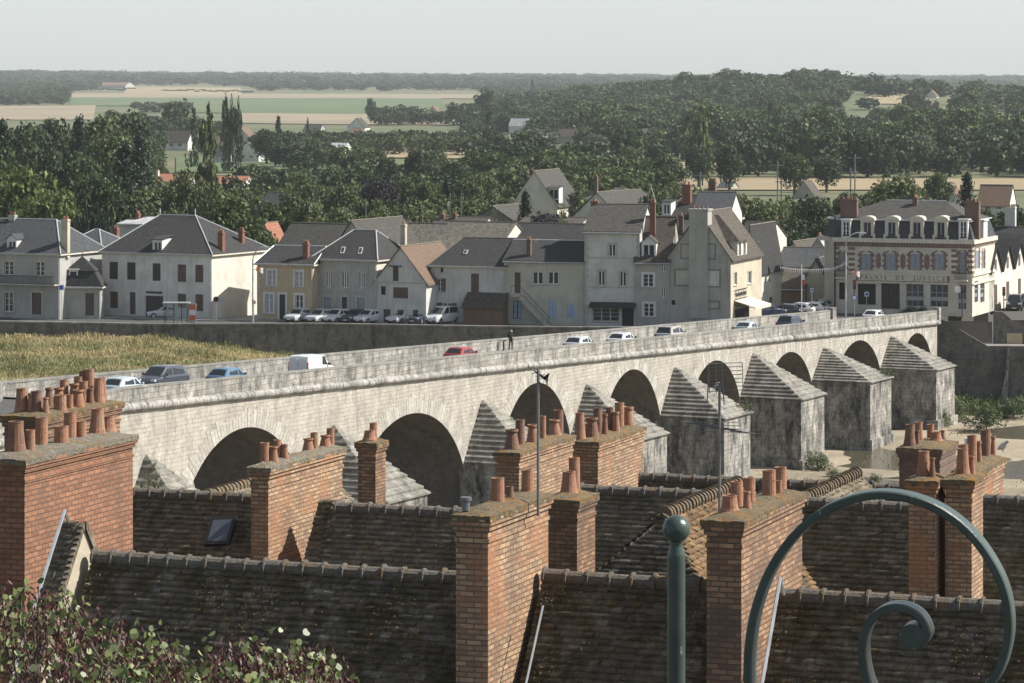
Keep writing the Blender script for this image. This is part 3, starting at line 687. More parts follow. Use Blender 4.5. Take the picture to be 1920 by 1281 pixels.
def tile_obj(name, parts, mat, parent):
    vs, fs, k = [], [], 0
    off = np.array(wloc(parent))
    for v, f in parts: vs.append(v-off); fs.append(f+k); k += len(v)
    me = np_mesh(name, np.concatenate(vs), np.concatenate(fs), [mat]); return link_mesh(name, me, parent)
def ridgecaps(mb, p, q, r=0.12, L=0.34, up_=0.0):
    d = (q-p); n = max(1, int(d.length/L)); d = d/n; t_ = d.normalized(); s = t_.cross(V(0, 0, 1)).normalized()
    for k in range(n):
        a = p+d*k; b_ = p+d*(k+1.0); z0 = rnd.uniform(-0.01, 0.01); rr = r*rnd.uniform(0.94, 1.06)
        secs = [(0.0, rr*1.28), (0.10, rr*1.28), (0.12, rr*1.02), (1.0, rr)]
        rings = [[a.lerp(b_, f_)+s*(R_*math.cos(th))+V(0, 0, R_*math.sin(th)*1.1-0.04+z0) for th in [math.pi*(-0.12+1.24*i/8) for i in range(9)]] for f_, R_ in secs]
        for A, B in zip(rings, rings[1:]):
            for i in range(8): mb.face([A[i], A[i+1], B[i+1], B[i]], 0, True)
        mb.face(rings[0])
TS = [10]
def moss_on(root, o, u, down, L, S, dens):
    g = np.random.default_rng(int(L*100)); n = int(L*S*dens*3); a = g.uniform(0, L, n); s = g.uniform(0.02, S, n)
    m_ = np.sin(a*2.1+2.3*np.sin(s*1.7))+np.sin(s*4.3+1.9*np.sin(a*1.3))+np.sin(a*5.7+s*3.1)*.7+g.normal(0, .8, n); ok = m_ > .75; a, s = a[ok], s[ok]
    s = np.floor(s/.112)*.112+g.normal(.10, .022, len(s)); n = len(a); nn = u.cross(down); nn = nn if nn.z > 0 else -nn
    P = np.array(o)+a[:, None]*np.array(u)+s[:, None]*np.array(down)+g.uniform(.02, .06, n)[:, None]*np.array(nn)
    v = leafquads(P, np.tile(np.array(nn)*.6+np.array([.25, 0, .7]), (n, 1)), .017, g, .8)-np.array(wloc(root))
    link_mesh('moss', np_mesh('moss', v, np.arange(len(v)).reshape(-1, 4), [M['moss']]), root)['kind'] = 'stuff'
M['moss'] = island('dry moss', [(0, (.05, .042, .018)), (.5, (.085, .068, .028)), (.85, (.12, .088, .036)), (1, (.17, .14, .09))], .95, None, var=.2)
def near_roof(px0, px1, ymid, Dmid, S=4.0, mat='tile_a', label='', name='terraced_house', mossn=420, back=True, root=None, sz=None):
    pm = (px0+px1)/2; om = at(pm, ymid, Dmid); fr = Fr(om, PHN)
    a0 = fr.hit(px0, 500)[0]; a1 = fr.hit(px1, 500)[0]
    if root is None: root = empty(name, (om.x, om.y, 4.0), label, 'house')
    P0 = om+U*a0; P1 = om+U*a1; L = a1-a0
    cp, sp = math.cos(R(PITCH)), math.sin(R(PITCH)); dn = (-VV_*cp-V(0, 0, sp)); db = (VV_*cp-V(0, 0, sp))
    TS[0] += 1
    parts = [tiles(P0, U, dn, L, S, seed=TS[0])]
    if back: parts.append(tiles(P0, U, db, L, 1.2, seed=TS[0]+50))
    mb = MB()
    o = tile_obj('roof', parts, M[mat], root)
    # boarding under the tiles and the house walls below
    mb = MB(); sl_ = V(0, 0, -0.03)
    mb.face([P0+sl_, P1+sl_, P1+dn*S+sl_, P0+dn*S+sl_]); mb.face([P0+sl_, P1+sl_, P1+db*S+sl_, P0+db*S+sl_])
    mb.build('roof_boarding', M['soot'], root)
    mb = MB(); e0, e1 = P0+dn*(S-0.3), P1+dn*(S-0.3); k0, k1 = P0+db*(S-0.3), P1+db*(S-0.3); G = lambda p: V(p.x, p.y, 4)
    mb.face([G(e0), G(e1), e1, e0]); mb.face([G(k0), G(k1), k1, k0]); 
    for e_, r_, k_, s_ in ((e0, P0, k0, .1), (e1, P1, k1, -.1)): mb.face([q_+U*s_ for q_ in (G(e_), e_-V(0, 0, .2), r_-V(0, 0, 0.3), k_-V(0, 0, .2), G(k_))])
    mb.build('wall', M['stucco'], root)
    mb = MB(); ridgecaps(mb, P0, P1); mb.build('ridge_cap', M['ridge'], root)
    moss_on(root, P0, U, dn, L, min(S, 2.6), mossn)
    return root, fr, a0, a1, P0, P1, dn
def pot(parent, c, h, rt, kind, mat):
    rb = {'s': 1.08, 'f': 1.45, 'r': 1.3, 'h': 1.15}[kind]; z = 0
    if kind == 's': pr = [(rt*rb, -0.05), (rt*rb, 0), (rt*1.02, h*0.96), (rt*1.06, h*0.965), (rt*1.06, h)]
    elif kind == 'f': pr = [(rt*rb, -0.05), (rt*rb, 0.02), (rt*1.22, h*0.3), (rt*1.04, h*0.75), (rt, h*0.95), (rt*1.05, h*0.96), (rt*1.05, h)]
    elif kind == 'r': pr = [(rt*rb, -0.05), (rt*rb, 0.01), (rt*1.12, h*0.35), (rt*0.86, h*0.78), (rt*0.84, h*0.84), (rt*1.06, h*0.88), (rt*1.1, h*0.92), (rt*1.06, h)]
    mb = MB(); n = 16; mb.lathe(c, pr, n, 0, True, False)
    mb.lathe(c, [(pr[-1][0], h), (rt*0.82, h), (rt*0.8, h*0.5)], n, 0, True, False)
    mb.face([c+V(rt*0.81*math.cos(2*math.pi*i/n), rt*0.81*math.sin(2*math.pi*i/n), h*0.55) for i in range(n)], 1)
    # slight tilt
    tx, ty = rnd.gauss(0, 0.012), rnd.gauss(0, 0.012)
    mb.v = [(x+tx*(zz-c.z), y+ty*(zz-c.z), zz) for x, y, zz in mb.v]
    return mb.build('chimney_pot', [M[mat], M['soot']], parent, uv=False)
def chimney(root, pl, pc, pr_, ycap, D, zbot, mat, pots, crustm='crust', plabel=None):
    """near corner column pc at distance D; pl / pr_ = left and right columns"""
    o = at(pc, ycap, D); zt = o.z; fr = Fr(V(o.x, o.y, 0), PHN)
    W = -fr.hit(pl, 500)[0]; L = fr.hits(pr_, 500)[0]
    mb = MB(); mb.box(fr, -W, 0, 0, L, zbot, zt-0.22, 0, 'dt')
    mb.box(fr, -W-0.035, 0.035, -0.035, L+0.035, zt-0.22, zt-0.14); mb.box(fr, -W-0.065, 0.065, -0.065, L+0.065, zt-0.14, zt-0.05)
    mb.box(fr, -W-0.02, 0.02, -0.02, L+0.02, zt-0.40, zt-0.34)
    sh = mb.build('chimney', M[mat], root)
    if plabel: sh['label'] = plabel
    # irregular mortar flaunching on top
    mb = MB(); na, nb_ = 8, max(10, int(L/0.12)); g = random.Random(int(pc)); Pg = {}
    for i in range(na+1):
        for j in range(nb_+1):
            a = -W-0.07+(W+0.14)*i/na; b_ = -0.07+(L+0.14)*j/nb_; e = min(i, na-i)/na*2; e2 = min(1, min(j, nb_-j)/3)
            h = 0.075*min(1, e*1.5)*(0.35+0.65*e2)+g.uniform(-0.014, 0.014)
            if i in (0, na) or j in (0, nb_): a += g.uniform(-0.015, 0.015); b_ += g.uniform(-0.015, 0.015); h = g.uniform(-0.01, 0.01)
            Pg[i, j] = fr(a, b_, zt+h)
    for i in range(na):
        for j in range(nb_): mb.face([Pg[i, j], Pg[i+1, j], Pg[i+1, j+1], Pg[i, j+1]], 0, False)
    ring = [(i, 0) for i in range(na+1)]+[(na, j) for j in range(1, nb_+1)]+[(i, nb_) for i in range(na-1, -1, -1)]+[(0, j) for j in range(nb_-1, 0, -1)]
    for k in range(len(ring)):
        p, q = Pg[ring[k]], Pg[ring[(k+1) % len(ring)]]; dn_ = V(0, 0, -0.09+g.uniform(-0.02, 0.02)); mb.face([p, q, q-V(0, 0, 0.09), p-V(0, 0, 0.09)])
    mb.build('mortar_cap', M[crustm], sh)
    for px, yt, wp, kind, af in pots:
        a = -W*af; b_ = fr.hits(px, 500, a)[0]
        if b_ < .16: b_ = .18+.25*(1-af); a = min(-.12, max(-W+.12, fr.hit(px, 500, b_)[0]))
        b_ = min(b_, L-0.12); p = fr(a, b_, zt+0.045); h = zof(yt, p.y)-p.z
        pot(sh, p, max(0.18, h), wp/F*p.y/2, kind, 'pot_dark' if g.random() < 0.25 else 'pot')
    return sh, fr, W, L, zt
HA1, fA1, a0, a1, P0, P1, dn = near_roof(176, 985, 1066, 51.4, label='long mossy dark tiled roof with grey ridge caps left of the tall buff chimney')
HA2, fA2, *r2 = near_roof(1020, 1440, 1090, 48.9, label='dark tiled roof crossed by a chimney shadow behind the green gate post')
HA3, fA3, *r3 = near_roof(1460, 2060, 1130, 47.6, label='mossy dark tiled roof seen through the large green iron scroll')
HB1, fB1, *r4 = near_roof(225, 575, 930, 66, mat='tile_b', mossn=160, label='brown tiled roof with a skylight between two brick chimneys')
HB2, fB2, *r5 = near_roof(630, 950, 958, 62, mat='tile_b', mossn=160, label='weathered brown tiled roof below the small square chimney')
HB3, fB3, *r6 = near_roof(1090, 1420, 924, 68, mat='tile_b', mossn=160, label='brown tiled roof right of the chimney with two pots')
HB4, fB4, *r7 = near_roof(1480, 1830, 948, 61.5, mat='tile_b', mossn=160, label='brown tiled roof shaded by the twin narrow chimneys inside the iron scroll')
HB5, fB5, *r8 = near_roof(1832, 2060, 940, 62, mat='tile_b', mossn=160, label='grey brown tiled roof at the right edge beyond the scroll')
HC1, fC1, *r9 = near_roof(1200, 1720, 905, 78, S=3, mat='tile_a', label='dark ridge of the rearmost tiled roof in front of the bridge piers')
# tall chimneys, each belonging to one of the roofs
C1 = chimney(HA1, 855, 915, 1028, 968, 47.5, 14.5, 'brick_b', [(933, 896, 24, 's', .5), (956, 912, 14, 's', .5), (989, 881, 22, 's', .5)])
C2 = chimney(HA3, 1325, 1390, 1504, 977, 46.4, 14.2, 'brick_a', [(1368, 929, 27, 'f', .6), (1381, 903, 23, 's', .7), (1401, 921, 13, 'r', .3), (1405, 896, 21, 's', .6), (1442, 882, 24, 's', .5), (1461, 901, 11, 's', .35), (1468, 876, 22, 's', .6)])
H0 = empty('terraced_house', gnd(60, 56, 4), 'house under the big orange brick chimney at the left edge', 'house')
C0 = chimney(H0, -40, 46, 249, 862, 54, 12.5, 'brick_orange', [(30, 790, 28, 'f', .55), (57, 806, 17, 's', .35), (77, 783, 23, 's', .6), (115, 799, 26, 's', .4), (131, 773, 23, 's', .65), (152, 790, 18, 's', .5), (182, 766, 23, 'f', .5), (213, 780, 24, 'f', .5)], 'crust_grey')
H0b = empty('terraced_house', gnd(110, 66, 4), 'house under the chimney crowded with nineteen small pots', 'house')
C0b = chimney(H0b, 8, 86, 225, 782, 62, 12.5, 'brick_a', [(41, 728, 20, 'f', .3), (57, 738, 10, 'r', .55), (69, 733, 21, 'f', .15), (86, 745, 10, 'r', .2), (92, 727, 14, 'r', .75), (110, 727, 18, 'r', .6), (120, 712, 15, 'f', .85), (113, 741, 22, 's', .2), (131, 740, 12, 's', .2), (147, 706, 17, 's', .9), (139, 719, 17, 'r', .6), (146, 731, 20, 'r', .2), (156, 715, 15, 's', .35), (171, 712, 16, 'r', .7), (170, 728, 11, 'r', .2), (185, 709, 17, 'f', .2), (197, 708, 11, 'f', .35), (182, 695, 17, 's', .85), (201, 692, 17, 's', .7)])
C3 = chimney(HB1, 471, 503, 642, 877, 62, 13.0, 'brick_b', [(496, 830, 17, 's', .7), (513, 837, 15, 'r', .3), (520, 825, 14, 's', .7), (534, 833, 12, 'r', .3), (578, 822, 18, 'r', .6), (589, 811, 14, 's', .6), (610, 816, 18, 'r', .5), (621, 803, 14, 's', .6)], 'crust_grey')
C4 = chimney(HB2, 671, 704, 723, 831, 78, 14.0, 'brick_a', [(693, 807, 19, 'f', .5), (703, 793, 14, 's', .6)])
C5 = chimney(HB3, 931, 973, 1074, 849, 75, 13.5, 'brick_b', [(960, 805, 22, 'r', .5), (975, 787, 17, 's', .65), (999, 796, 19, 'r', .5), (1018, 780, 11, 's', .5), (1040, 787, 19, 'r', .5), (1057, 769, 18, 's', .6)])
C7 = chimney(HC1, 1074, 1121, 1206, 829, 80, 13.5, 'brick_b', [(1080, 774, 16, 'f', .95), (1110, 783, 21, 'r', .5), (1121, 765, 16, 's', .75), (1134, 776, 10, 'r', .3), (1143, 764, 14, 's', .6), (1155, 772, 12, 'r', .3), (1161, 755, 17, 's', .7), (1178, 763, 18, 'r', .5), (1195, 764, 14, 's', .5)])
C6 = chimney(HA2, 1023, 1082, 1116, 938, 60, 13.0, 'brick_a', [(1067, 884, 24, 'f', .55), (1082, 858, 20, 's', .6)])
C8d = chimney(HC1, 1686, 1762, 1792, 842, 70, 13.0, 'brick_dull', [(1706, 796, 17, 'f', .7), (1723, 792, 14, 's', .8), (1720, 807, 8, 'r', .5), (1755, 810, 18, 'f', .35), (1760, 796, 13, 's', .6), (1772, 807, 9, 'r', .3)])
C8c = chimney(HB5, 1790, 1832, 1881, 885, 63.5, 13.0, 'brick_b', [(1763, 834, 18, 's', .95), (1822, 816, 18, 's', .7), (1836, 827, 9, 'r', .4), (1848, 806, 18, 's', .6), (1862, 818, 9, 'r', .35)])
C8a = chimney(HB4, 1704, 1753, 1772, 902, 57.5, 13.0, 'brick_b', [(1732, 846, 20, 'f', .5), (1748, 858, 10, 'r', .2)])
C8b = chimney(HB5, 1773, 1822, 1843, 900, 57.5, 13.0, 'brick_b', [(1805, 841, 20, 'f', .5), (1822, 855, 11, 'r', .2)])
# raised gable strips (roof of the next house stepping above the lower one)
def gable_strip(root, pkx, pky, D, wl, wr, S=5.0, up_h=0.55, mat='tile_b', zl=True):
    """strip of the higher roof: peak at pixel, tiles to the left for wl metres, bare rendered face on the right"""
    p = at(pkx, pky, D); tp = math.tan(R(PITCH)); fr = Fr(V(p.x, p.y, 0), PHN); z = p.z
    cp, sp = math.cos(R(PITCH)), math.sin(R(PITCH)); dnn = -VV_*cp-V(0, 0, sp); dbb = VV_*cp-V(0, 0, sp)
    o = tile_obj('gable_tiles', [tiles(p-U*wl, U, dnn, wl-0.06, S, seed=77+int(pkx), jit=1.5), tiles(p-U*wl, U, dbb, wl-0.06, 2.2, seed=97+int(pkx))], M[mat], root)
    mb = MB(); L1 = S*cp; q = [fr(0, 0, z-0.03), fr(0, -L1, z-0.03-L1*tp), fr(0, -L1, z-0.03-L1*tp-1.2), fr(0, 0, z-0.03-1.0), fr(0, 1.3, z-0.03-1.3*tp-0.6), fr(0, 1.3, z-0.03-1.3*tp)]
    mb.prism([q[0], q[1], q[2], q[3]], -U*wl); mb.prism([q[0], q[3], q[4], q[5]], -U*wl)
    mb.build('gable_wall', M['stucco'], root)
    mb = MB()       # verge tiles along both edges, one by one
    for k in range(int(S/0.105)):
        a = p+dnn*(0.105*k)+U*(-0.05)+V(0, 0, 0.0); f2 = Fr(a, PHN)
        n_ = U.cross(dnn); n_ = n_ if n_.z > 0 else -n_
        b_ = a+dnn*0.12; t_ = 0.035+rnd.uniform(0, .015)
        mb.face([a, a+U*0.08, b_+U*0.08+n_*t_, b_+n_*t_]); mb.face([a+U*0.08, a+U*0.08-V(0, 0, .1), b_+U*0.08-V(0, 0, .1), b_+U*0.08+n_*t_]); mb.face([b_+n_*t_, b_+U*0.08+n_*t_, b_+U*0.08-n_*.03, b_-n_*.03])
    for k in range(12):
        a = p+dbb*(0.105*k)+U*(-0.05); n_ = U.cross(dbb); n_ = n_ if n_.z > 0 else -n_; b_ = a+dbb*0.12; t_ = 0.05
        mb.face([a, a+U*0.1, b_+U*0.1+n_*t_, b_+n_*t_]); mb.face([a+U*0.1, a+U*0.1-V(0, 0, .12), b_+U*0.1-V(0, 0, .12), b_+U*0.1+n_*t_]); mb.face([b_+n_*t_, b_+U*0.1+n_*t_, b_+U*0.1-n_*.03, b_-n_*.03])
    mb.build('verge', M['tile_b'], root)
    return p, dnn, dbb, fr
def flashing(root, pts, r=0.035, mat='zinc'):
    mb = MB(); mb.tube(pts, r, 5); return mb.build('flashing', M[mat], root)
p, d1, d2, f_ = gable_strip(H0, 157, 978, 52.7, 0.38, 0)
q = at(181, 1050, 52.75); flashing(H0, [q+V(0, -.03, .04), q+d1*4+V(0, -.03, .04)], 0.025)
q = at(121, 957, 52.6); flashing(H0, [q, q+d1*1.6, q+d1*4], 0.03); flashing(H0, [q, q+d2*0.5], 0.03)
p, d1, d2, f_ = gable_strip(HB2, 630, 937, 62.9, 0.34, 0, 3.2)
n_ = U.cross(d1); n_ = n_ if n_.z > 0 else -n_
mb = MB(); mb.prism([p+U*.0, p+U*.2, p+U*.2+d1*3.4, p+d1*3.4], -n_*.3); mb.prism([p+U*.0, p+U*.2, p+U*.2+d2*.5, p+d2*.5], V(0, 0, -.3)); mb.build('rendered_verge', M['stucco'], HB2)
p = at(1463, 1083, 47.2); flashing(HA3, [p, p+d1*4.2], 0.028); flashing(HA3, [p, p+d2*0.35], 0.025)
p = at(1030, 1084, 48.75); flashing(HA2, [p+d1*.5+V(0, -.02, .03), p+d1*4+V(0, -.02, .03)], 0.018)
# hipped wing; right slope tiles coloured orange to stand for sunlight on them
def hipwing(root, px, py, D, L, run, tanp, hip=True, mats=('tile_b', 'tile_sunlit'), gl=0.0):
    p = at(px, py, D); ip = math.atan(tanp); cp, sp = math.cos(ip), math.sin(ip); S = run/cp
    rt = U*cp-V(0, 0, sp); lf = -U*cp-V(0, 0, sp); q = p+VV_*L; fw = -VV_*cp-V(0, 0, sp)
    ext = run if hip else 0
    o = p-VV_*ext
    def cl(a, s): return (a > ext-s*cp) if hip else (a > -1)
    R1 = tiles(o, VV_, rt, L+ext, S, seed=31+int(px), clip=lambda a, s: a > ext-s*cp if hip else a > -1)
    L1 = tiles(o, VV_, lf, L+ext, S, seed=33+int(px), clip=lambda a, s: a > ext-s*cp if hip else a > -1)
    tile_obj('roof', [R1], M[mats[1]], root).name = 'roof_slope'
    tile_obj('roof_slope', [L1], M[mats[0]], root)
    if hip:
        Fh = tiles(p-U*run, U, fw, 2*run, S, seed=37+int(px), clip=lambda a, s: abs(a-run) < s*cp)
        tile_obj('roof_slope', [Fh], M['tile_a'], root)
    mb = MB(); dz_ = V(0, 0, -0.04)
    if hip: mb.face([p+dz_, p-VV_*run+U*run-V(0, 0, run*tanp)+dz_, q+U*run-V(0, 0, run*tanp)+dz_, q+dz_]); mb.face([p+dz_, p-VV_*run-U*run-V(0, 0, run*tanp)+dz_, q-U*run-V(0, 0, run*tanp)+dz_, q+dz_]); mb.face([p+dz_, p-VV_*run-U*run-V(0, 0, run*tanp)+dz_, p-VV_*run+U*run-V(0, 0, run*tanp)+dz_])
    else: mb.face([p+dz_, p+rt*S+dz_, q+rt*S+dz_, q+dz_]); mb.face([p+dz_, p+lf*S+dz_, q+lf*S+dz_, q+dz_]); mb.face([p+dz_, p+lf*S+dz_, p+rt*S+dz_])
    mb.build('roof_boarding', M['stucco'], root)
    mb = MB(); ridgecaps(mb, p, q, 0.115, 0.2)
    if hip: mb.build('ridge_cap', M['ridge_warm'], root); mb = MB(); ridgecaps(mb, p-VV_*run+U*run-V(0, 0, run*tanp), p, 0.045, 0.16)
    mb.build('ridge_cap', M['ridge_warm'], root)
HW = empty('hipped_house', at(1245, 960, 58)-V(0, 0, 11), 'hip ended tiled roof with a sunlit orange slope beside the gate post ball', 'house')
hipwing(HW, 1245, 962, 57.5, 5.0, 2.6, 1.08)
HW2 = empty('gabled_house', at(1510, 930, 66)-V(0, 0, 11), 'short tiled roof crest rising behind the chimney with seven pots', 'house')
hipwing(HW2, 1508, 932, 66, 4.6, 2.2, 1.0, False, ('tile_b', 'tile_b'))
HW3 = empty('gabled_house', at(360, 928, 74)-V(0, 0, 11), 'pale lichen covered roof crest in front of the first bridge arch', 'house')
hipwing(HW3, 352, 936, 74, 7.5, 1.6, 0.9, False, ('tile_b', 'tile_b'))
# skylight
sk = r4; P0_ = r4[2]; dn4 = r4[4]
mb = MB(); mbg = MB(); fr = fB1
cp, sp = math.cos(R(PITCH)), math.sin(R(PITCH)); nrm = (VV_*0-VV_*sp*(-1)*0+(-VV_)*sp+V(0, 0, cp))
def roofpt(px, py, fr, off=0.0):
    n = nrm; p0 = fr.o+n*off; d = ray(px, py); c = V(0, 0, H); t_ = (p0-c).dot(n)/d.dot(n); return c+d*t_
A = roofpt(400, 972, fB1); B = roofpt(443, 971, fB1); Cc = A; Dd = B
ux = (B-A).normalized(); Bq = [A, A+ux*0.56, A+ux*0.56+dn4*0.66, A+dn4*0.66]
mb.prism([x+nrm*0.02 for x in Bq], nrm*0.09); s_ = mb.build('skylight', M['iron_dark'], HB1)
M['glass_sky'] = glassmat('skylight glass', (0.10, 0.12, 0.15), 0.15)
mb = MB(); i_ = [Bq[0]+ux*.07+dn4*.1, Bq[1]-ux*.07+dn4*.1, Bq[2]-ux*.07-dn4*.07, Bq[3]+ux*.07-dn4*.07]; mb.face([x+nrm*0.115 for x in i_]); mb.build('pane', M['glass_sky'], s_)
# little flue on chimney C1 and a white cowl on the right stack
fr = C1[1]; mb = MB(); mb.lathe(fr(-0.40, 0.13, C1[4]+0.05), [(0.06, 0), (0.06, 0.14), (0.085, 0.15), (0.085, 0.2)], 12); mb.build('flue', M['steel'], C1[0])
fr = C8c[1]; b_ = fr.hits(1815, 500, -0.4)[0]; mb = MB(); mb.lathe(fr(-0.4, max(.2, b_), C8c[4]+0.1), [(0.045, 0), (0.045, 0.25), (0.07, 0.28), (0.075, 0.42), (0.085, 0.44)], 12); mb.build('cowl', M['white_paint'], C8c[0])
# television aerials
def aerial(name, base, ztop, label, els):
    r_ = empty(name, base, label, 'aerial'); mb = MB(); mb.tube([base, V(base.x, base.y, ztop)], 0.022, 8); mb.build('mast', M['steel'], r_); return r_
b1 = V(*C1[1](0.06, 0.8, C1[4]-0.4)); D1 = 49.0; b1 = at(1009, 950, D1); top1 = zof(693, D1)
a1_ = aerial('television_aerial', V(b1.x, b1.y, C1[4]-0.2), top1, 'dark mast with a small angled aerial and a perched bird above the buff chimney', None)
mb = MB(); h_ = lambda px, py: at(px, py, D1)
mb.tube([h_(990, 686), h_(1022, 712)], 0.012, 5)
for k in range(5): c = h_(990, 686).lerp(h_(1022, 712), 0.1+k*0.2); mb.tube([c-VV_*0.15-U*0.02, c+VV_*0.15+U*0.02], 0.006, 4)
mb.tube([h_(1010, 700), h_(1028, 712)], 0.012, 5); mb.tube([h_(1024, 703), h_(1026, 722)], 0.01, 5); mb.tube([h_(1008, 712), h_(1012, 720)], 0.02, 5)
mb.build('antenna', M['iron_dark'], a1_)
D2 = 52.0; b2 = at(1349, 966, D2); a2_ = aerial('television_aerial', V(b2.x, b2.y, zof(985, D2)), zof(725, D2), 'tall grey mast carrying a wire grid reflector and a long flat aerial', None)
h_ = lambda px, py: at(px, py, D2); mb = MB()
for px in (1329, 1342, 1354, 1392): mb.tube([h_(px, 680), h_(px+1, 738)], 0.007, 4)
for k in range(8): mb.tube([h_(1329, 682+k*7.5), h_(1393, 680+k*7.3)], 0.006, 4)
mb.tube([h_(1347, 735), h_(1355, 715)], 0.012, 5); mb.tube([h_(1329, 700), h_(1326, 752)], 0.01, 4); mb.tube([h_(1353, 700), h_(1358, 760)], 0.01, 4)
for k in range(3): mb.tube([h_(1340+k*3, 728-k*5)-VV_*.12, h_(1340+k*3, 728-k*5)+VV_*.12], .006, 4)
mb.build('grid_reflector', M['steel'], a2_)
mb = MB(); mb.tube([h_(1297, 792), h_(1400, 812)], 0.011, 5)
for k in range(9): c = h_(1297, 792).lerp(h_(1400, 812), k/8); mb.tube([c-U*0.16-VV_*.05+V(0, 0, .01), c+U*0.16+VV_*.05-V(0, 0, .01)], 0.006, 4)
for k in range(4): mb.tube([h_(1303, 790+k*6), h_(1392, 793+k*6)], 0.006, 4)
mb.build('antenna', M['steel'], a2_)
def bird(px, py, D, s, col, label, name='pigeon'):
    c = at(px, py, D); r_ = empty(name, c, label, 'bird'); mb = MB(); f2 = Fr(c, 60)
    prof = [(0.004, -0.16), (0.02, -0.13), (0.05, -0.06), (0.062, 0.0), (0.055, 0.06), (0.032, 0.10), (0.034, 0.13), (0.024, 0.155), (0.006, 0.17), (0.002, 0.20)]
    rings = [[f2(x, q*math.cos(th)*0.9, 0.08+q*math.sin(th)+(x+0.0)*0.45+(0.03 if x > 0.09 else 0)) for th in [2*math.pi*i/10 for i in range(10)]] for q, x in prof]
    rings = [[c+(p_-c)*s for p_ in rg] for rg in rings]
    for A_, B_ in zip(rings, rings[1:]):
        for i in range(10): mb.face([A_[i], A_[(i+1) % 10], B_[(i+1) % 10], B_[i]], 0, True)
    mb.build('body', M[col], r_, uv=False)
    mb = MB(); mb.tube([f2(0.01, -0.02, 0.03*s), f2(0.01, -0.02, -0.03)], 0.006, 4); mb.tube([f2(0.01, 0.02, 0.03*s), f2(0.01, 0.02, -0.03)], 0.006, 4); mb.build('leg', M['iron_dark'], r_)
bird(1024, 713, 49.0, 0.55, 'iron_dark', 'small dark bird perched on the angled aerial', 'bird')
M['pigeon'] = plain('pale feathers', (0.55, 0.56, 0.60), 0.8, 0, 0.3, 20)
bird(1880, 845, 66, 1.15, 'pigeon', 'pale pigeon standing on the far end of the brick stack')
mb = MB(); c = at(1634, 915, 77); mb.lathe(c-V(0, 0, .15), [(0.02, 0), (0.02, 0.12), (0.07, 0.16), (0.09, 0.22), (0.07, 0.3), (0.02, 0.34), (0.01, 0.4)], 12)
tag(mb.build('roof_finial', M['iron_dark'], base=c), 'small dark ball finial on the rear ridge above the scroll', 'finial')
# ---------------------------------------------------------------- green iron gate post and scroll close to the camera
DG = 9.0; c = at(1268, 992, DG); post = empty('gate_post', V(c.x, c.y, 22.5), 'dark green round iron post topped with a ball', 'post')
mb = MB(); r0 = 16.8/F*DG; mb.lathe(V(c.x, c.y, 0), [(r0*1.0, 22.6), (r0, zof(1046, DG)), (r0*0.98, zof(1040, DG)), (r0*0.72, zof(1024, DG)), (r0*0.70, zof(1014, DG)), (r0*0.8, zof(1010, DG))], 32); mb.build('shaft', M['green_iron'], post)
mb = MB(); rb = 26/F*DG; mb.lathe(c, [(max(0.001, rb*math.sin(math.pi*i/20)), -rb*math.cos(math.pi*i/20)) for i in range(21)], 32); mb.build('ball', M['green_iron'], post)
DS = 8.6
sp_pts = [(1408, 1330), (1406, 1281), (1408, 1210), (1420, 1140), (1446, 1070), (1486, 1010), (1535, 965), (1590, 938), (1650, 926), (1712, 934), (1770, 958), (1822, 1000), (1862, 1055), (1886, 1110), (1894, 1170), (1886, 1225), (1866, 1270), (1820, 1318), (1760, 1345), (1700, 1345), (1655, 1318), (1630, 1275), (1620, 1215), (1630, 1170), (1660, 1142), (1695, 1138), (1725, 1153), (1740, 1180), (1736, 1196), (1722, 1208)]
def catmull(P, n=6):
    out = []
    for i in range(len(P)-1):
        p0, p1, p2, p3 = P[max(0, i-1)], P[i], P[i+1], P[min(len(P)-1, i+2)]
        for k in range(n):
            t_ = k/n; out.append(tuple(0.5*((2*p1[j])+(-p0[j]+p2[j])*t_+(2*p0[j]-5*p1[j]+4*p2[j]-p3[j])*t_*t_+(-p0[j]+3*p1[j]-3*p2[j]+p3[j])*t_**3) for j in (0, 1)))
    return out+[P[-1]]
sp_pts = catmull(sp_pts)
PS = [at(a, b_, DS) for a, b_ in sp_pts]
mb = MB(); th = 0.0115; dep = 0.034; rings = []
yaw = R(16); DV = V(math.sin(yaw), math.cos(yaw), 0)
for i, p in enumerate(PS):
    d = (PS[min(i+1, len(PS)-1)]-PS[max(i-1, 0)]).normalized(); nrm2 = V(-d.z, 0, d.x); hw_ = th*(1.0 if i > 10 else 1)
    bev = 0.004; cs = [(-hw_, -dep+bev), (-hw_+bev, -dep), (hw_-bev, -dep), (hw_, -dep+bev), (hw_, dep), (-hw_, dep)]
    rings.append([p+nrm2*a+DV*b_ for a, b_ in cs])
for A_, B_ in zip(rings, rings[1:]):
    for i in range(6): mb.face([A_[i], A_[(i+1) % 6], B_[(i+1) % 6], B_[i]])
mb.face(rings[0]); mb.face(rings[-1])
c_ = at(1713, 1190, DS)-DV*.004; RR = 24/F*DS; f3 = lambda r_, th_, b_: c_+V(math.cos(th_)*r_, 0, math.sin(th_)*r_)+DV*b_
n = 28
for i in range(n):
    t0, t1 = 2*math.pi*i/n, 2*math.pi*(i+1)/n; mb.face([f3(RR, t0, -dep), f3(RR, t1, -dep), f3(RR, t1, dep), f3(RR, t0, dep)], 0, True)
for b3 in (-dep, dep):
    for i in range(n): mb.face([c_+DV*b3, f3(RR, 2*math.pi*i/n, b3), f3(RR, 2*math.pi*(i+1)/n, b3)])
tag(mb.build('iron_scroll', M['green_iron'], base=PS[0]), 'large dark green wrought iron scroll curling inwards', 'scroll')
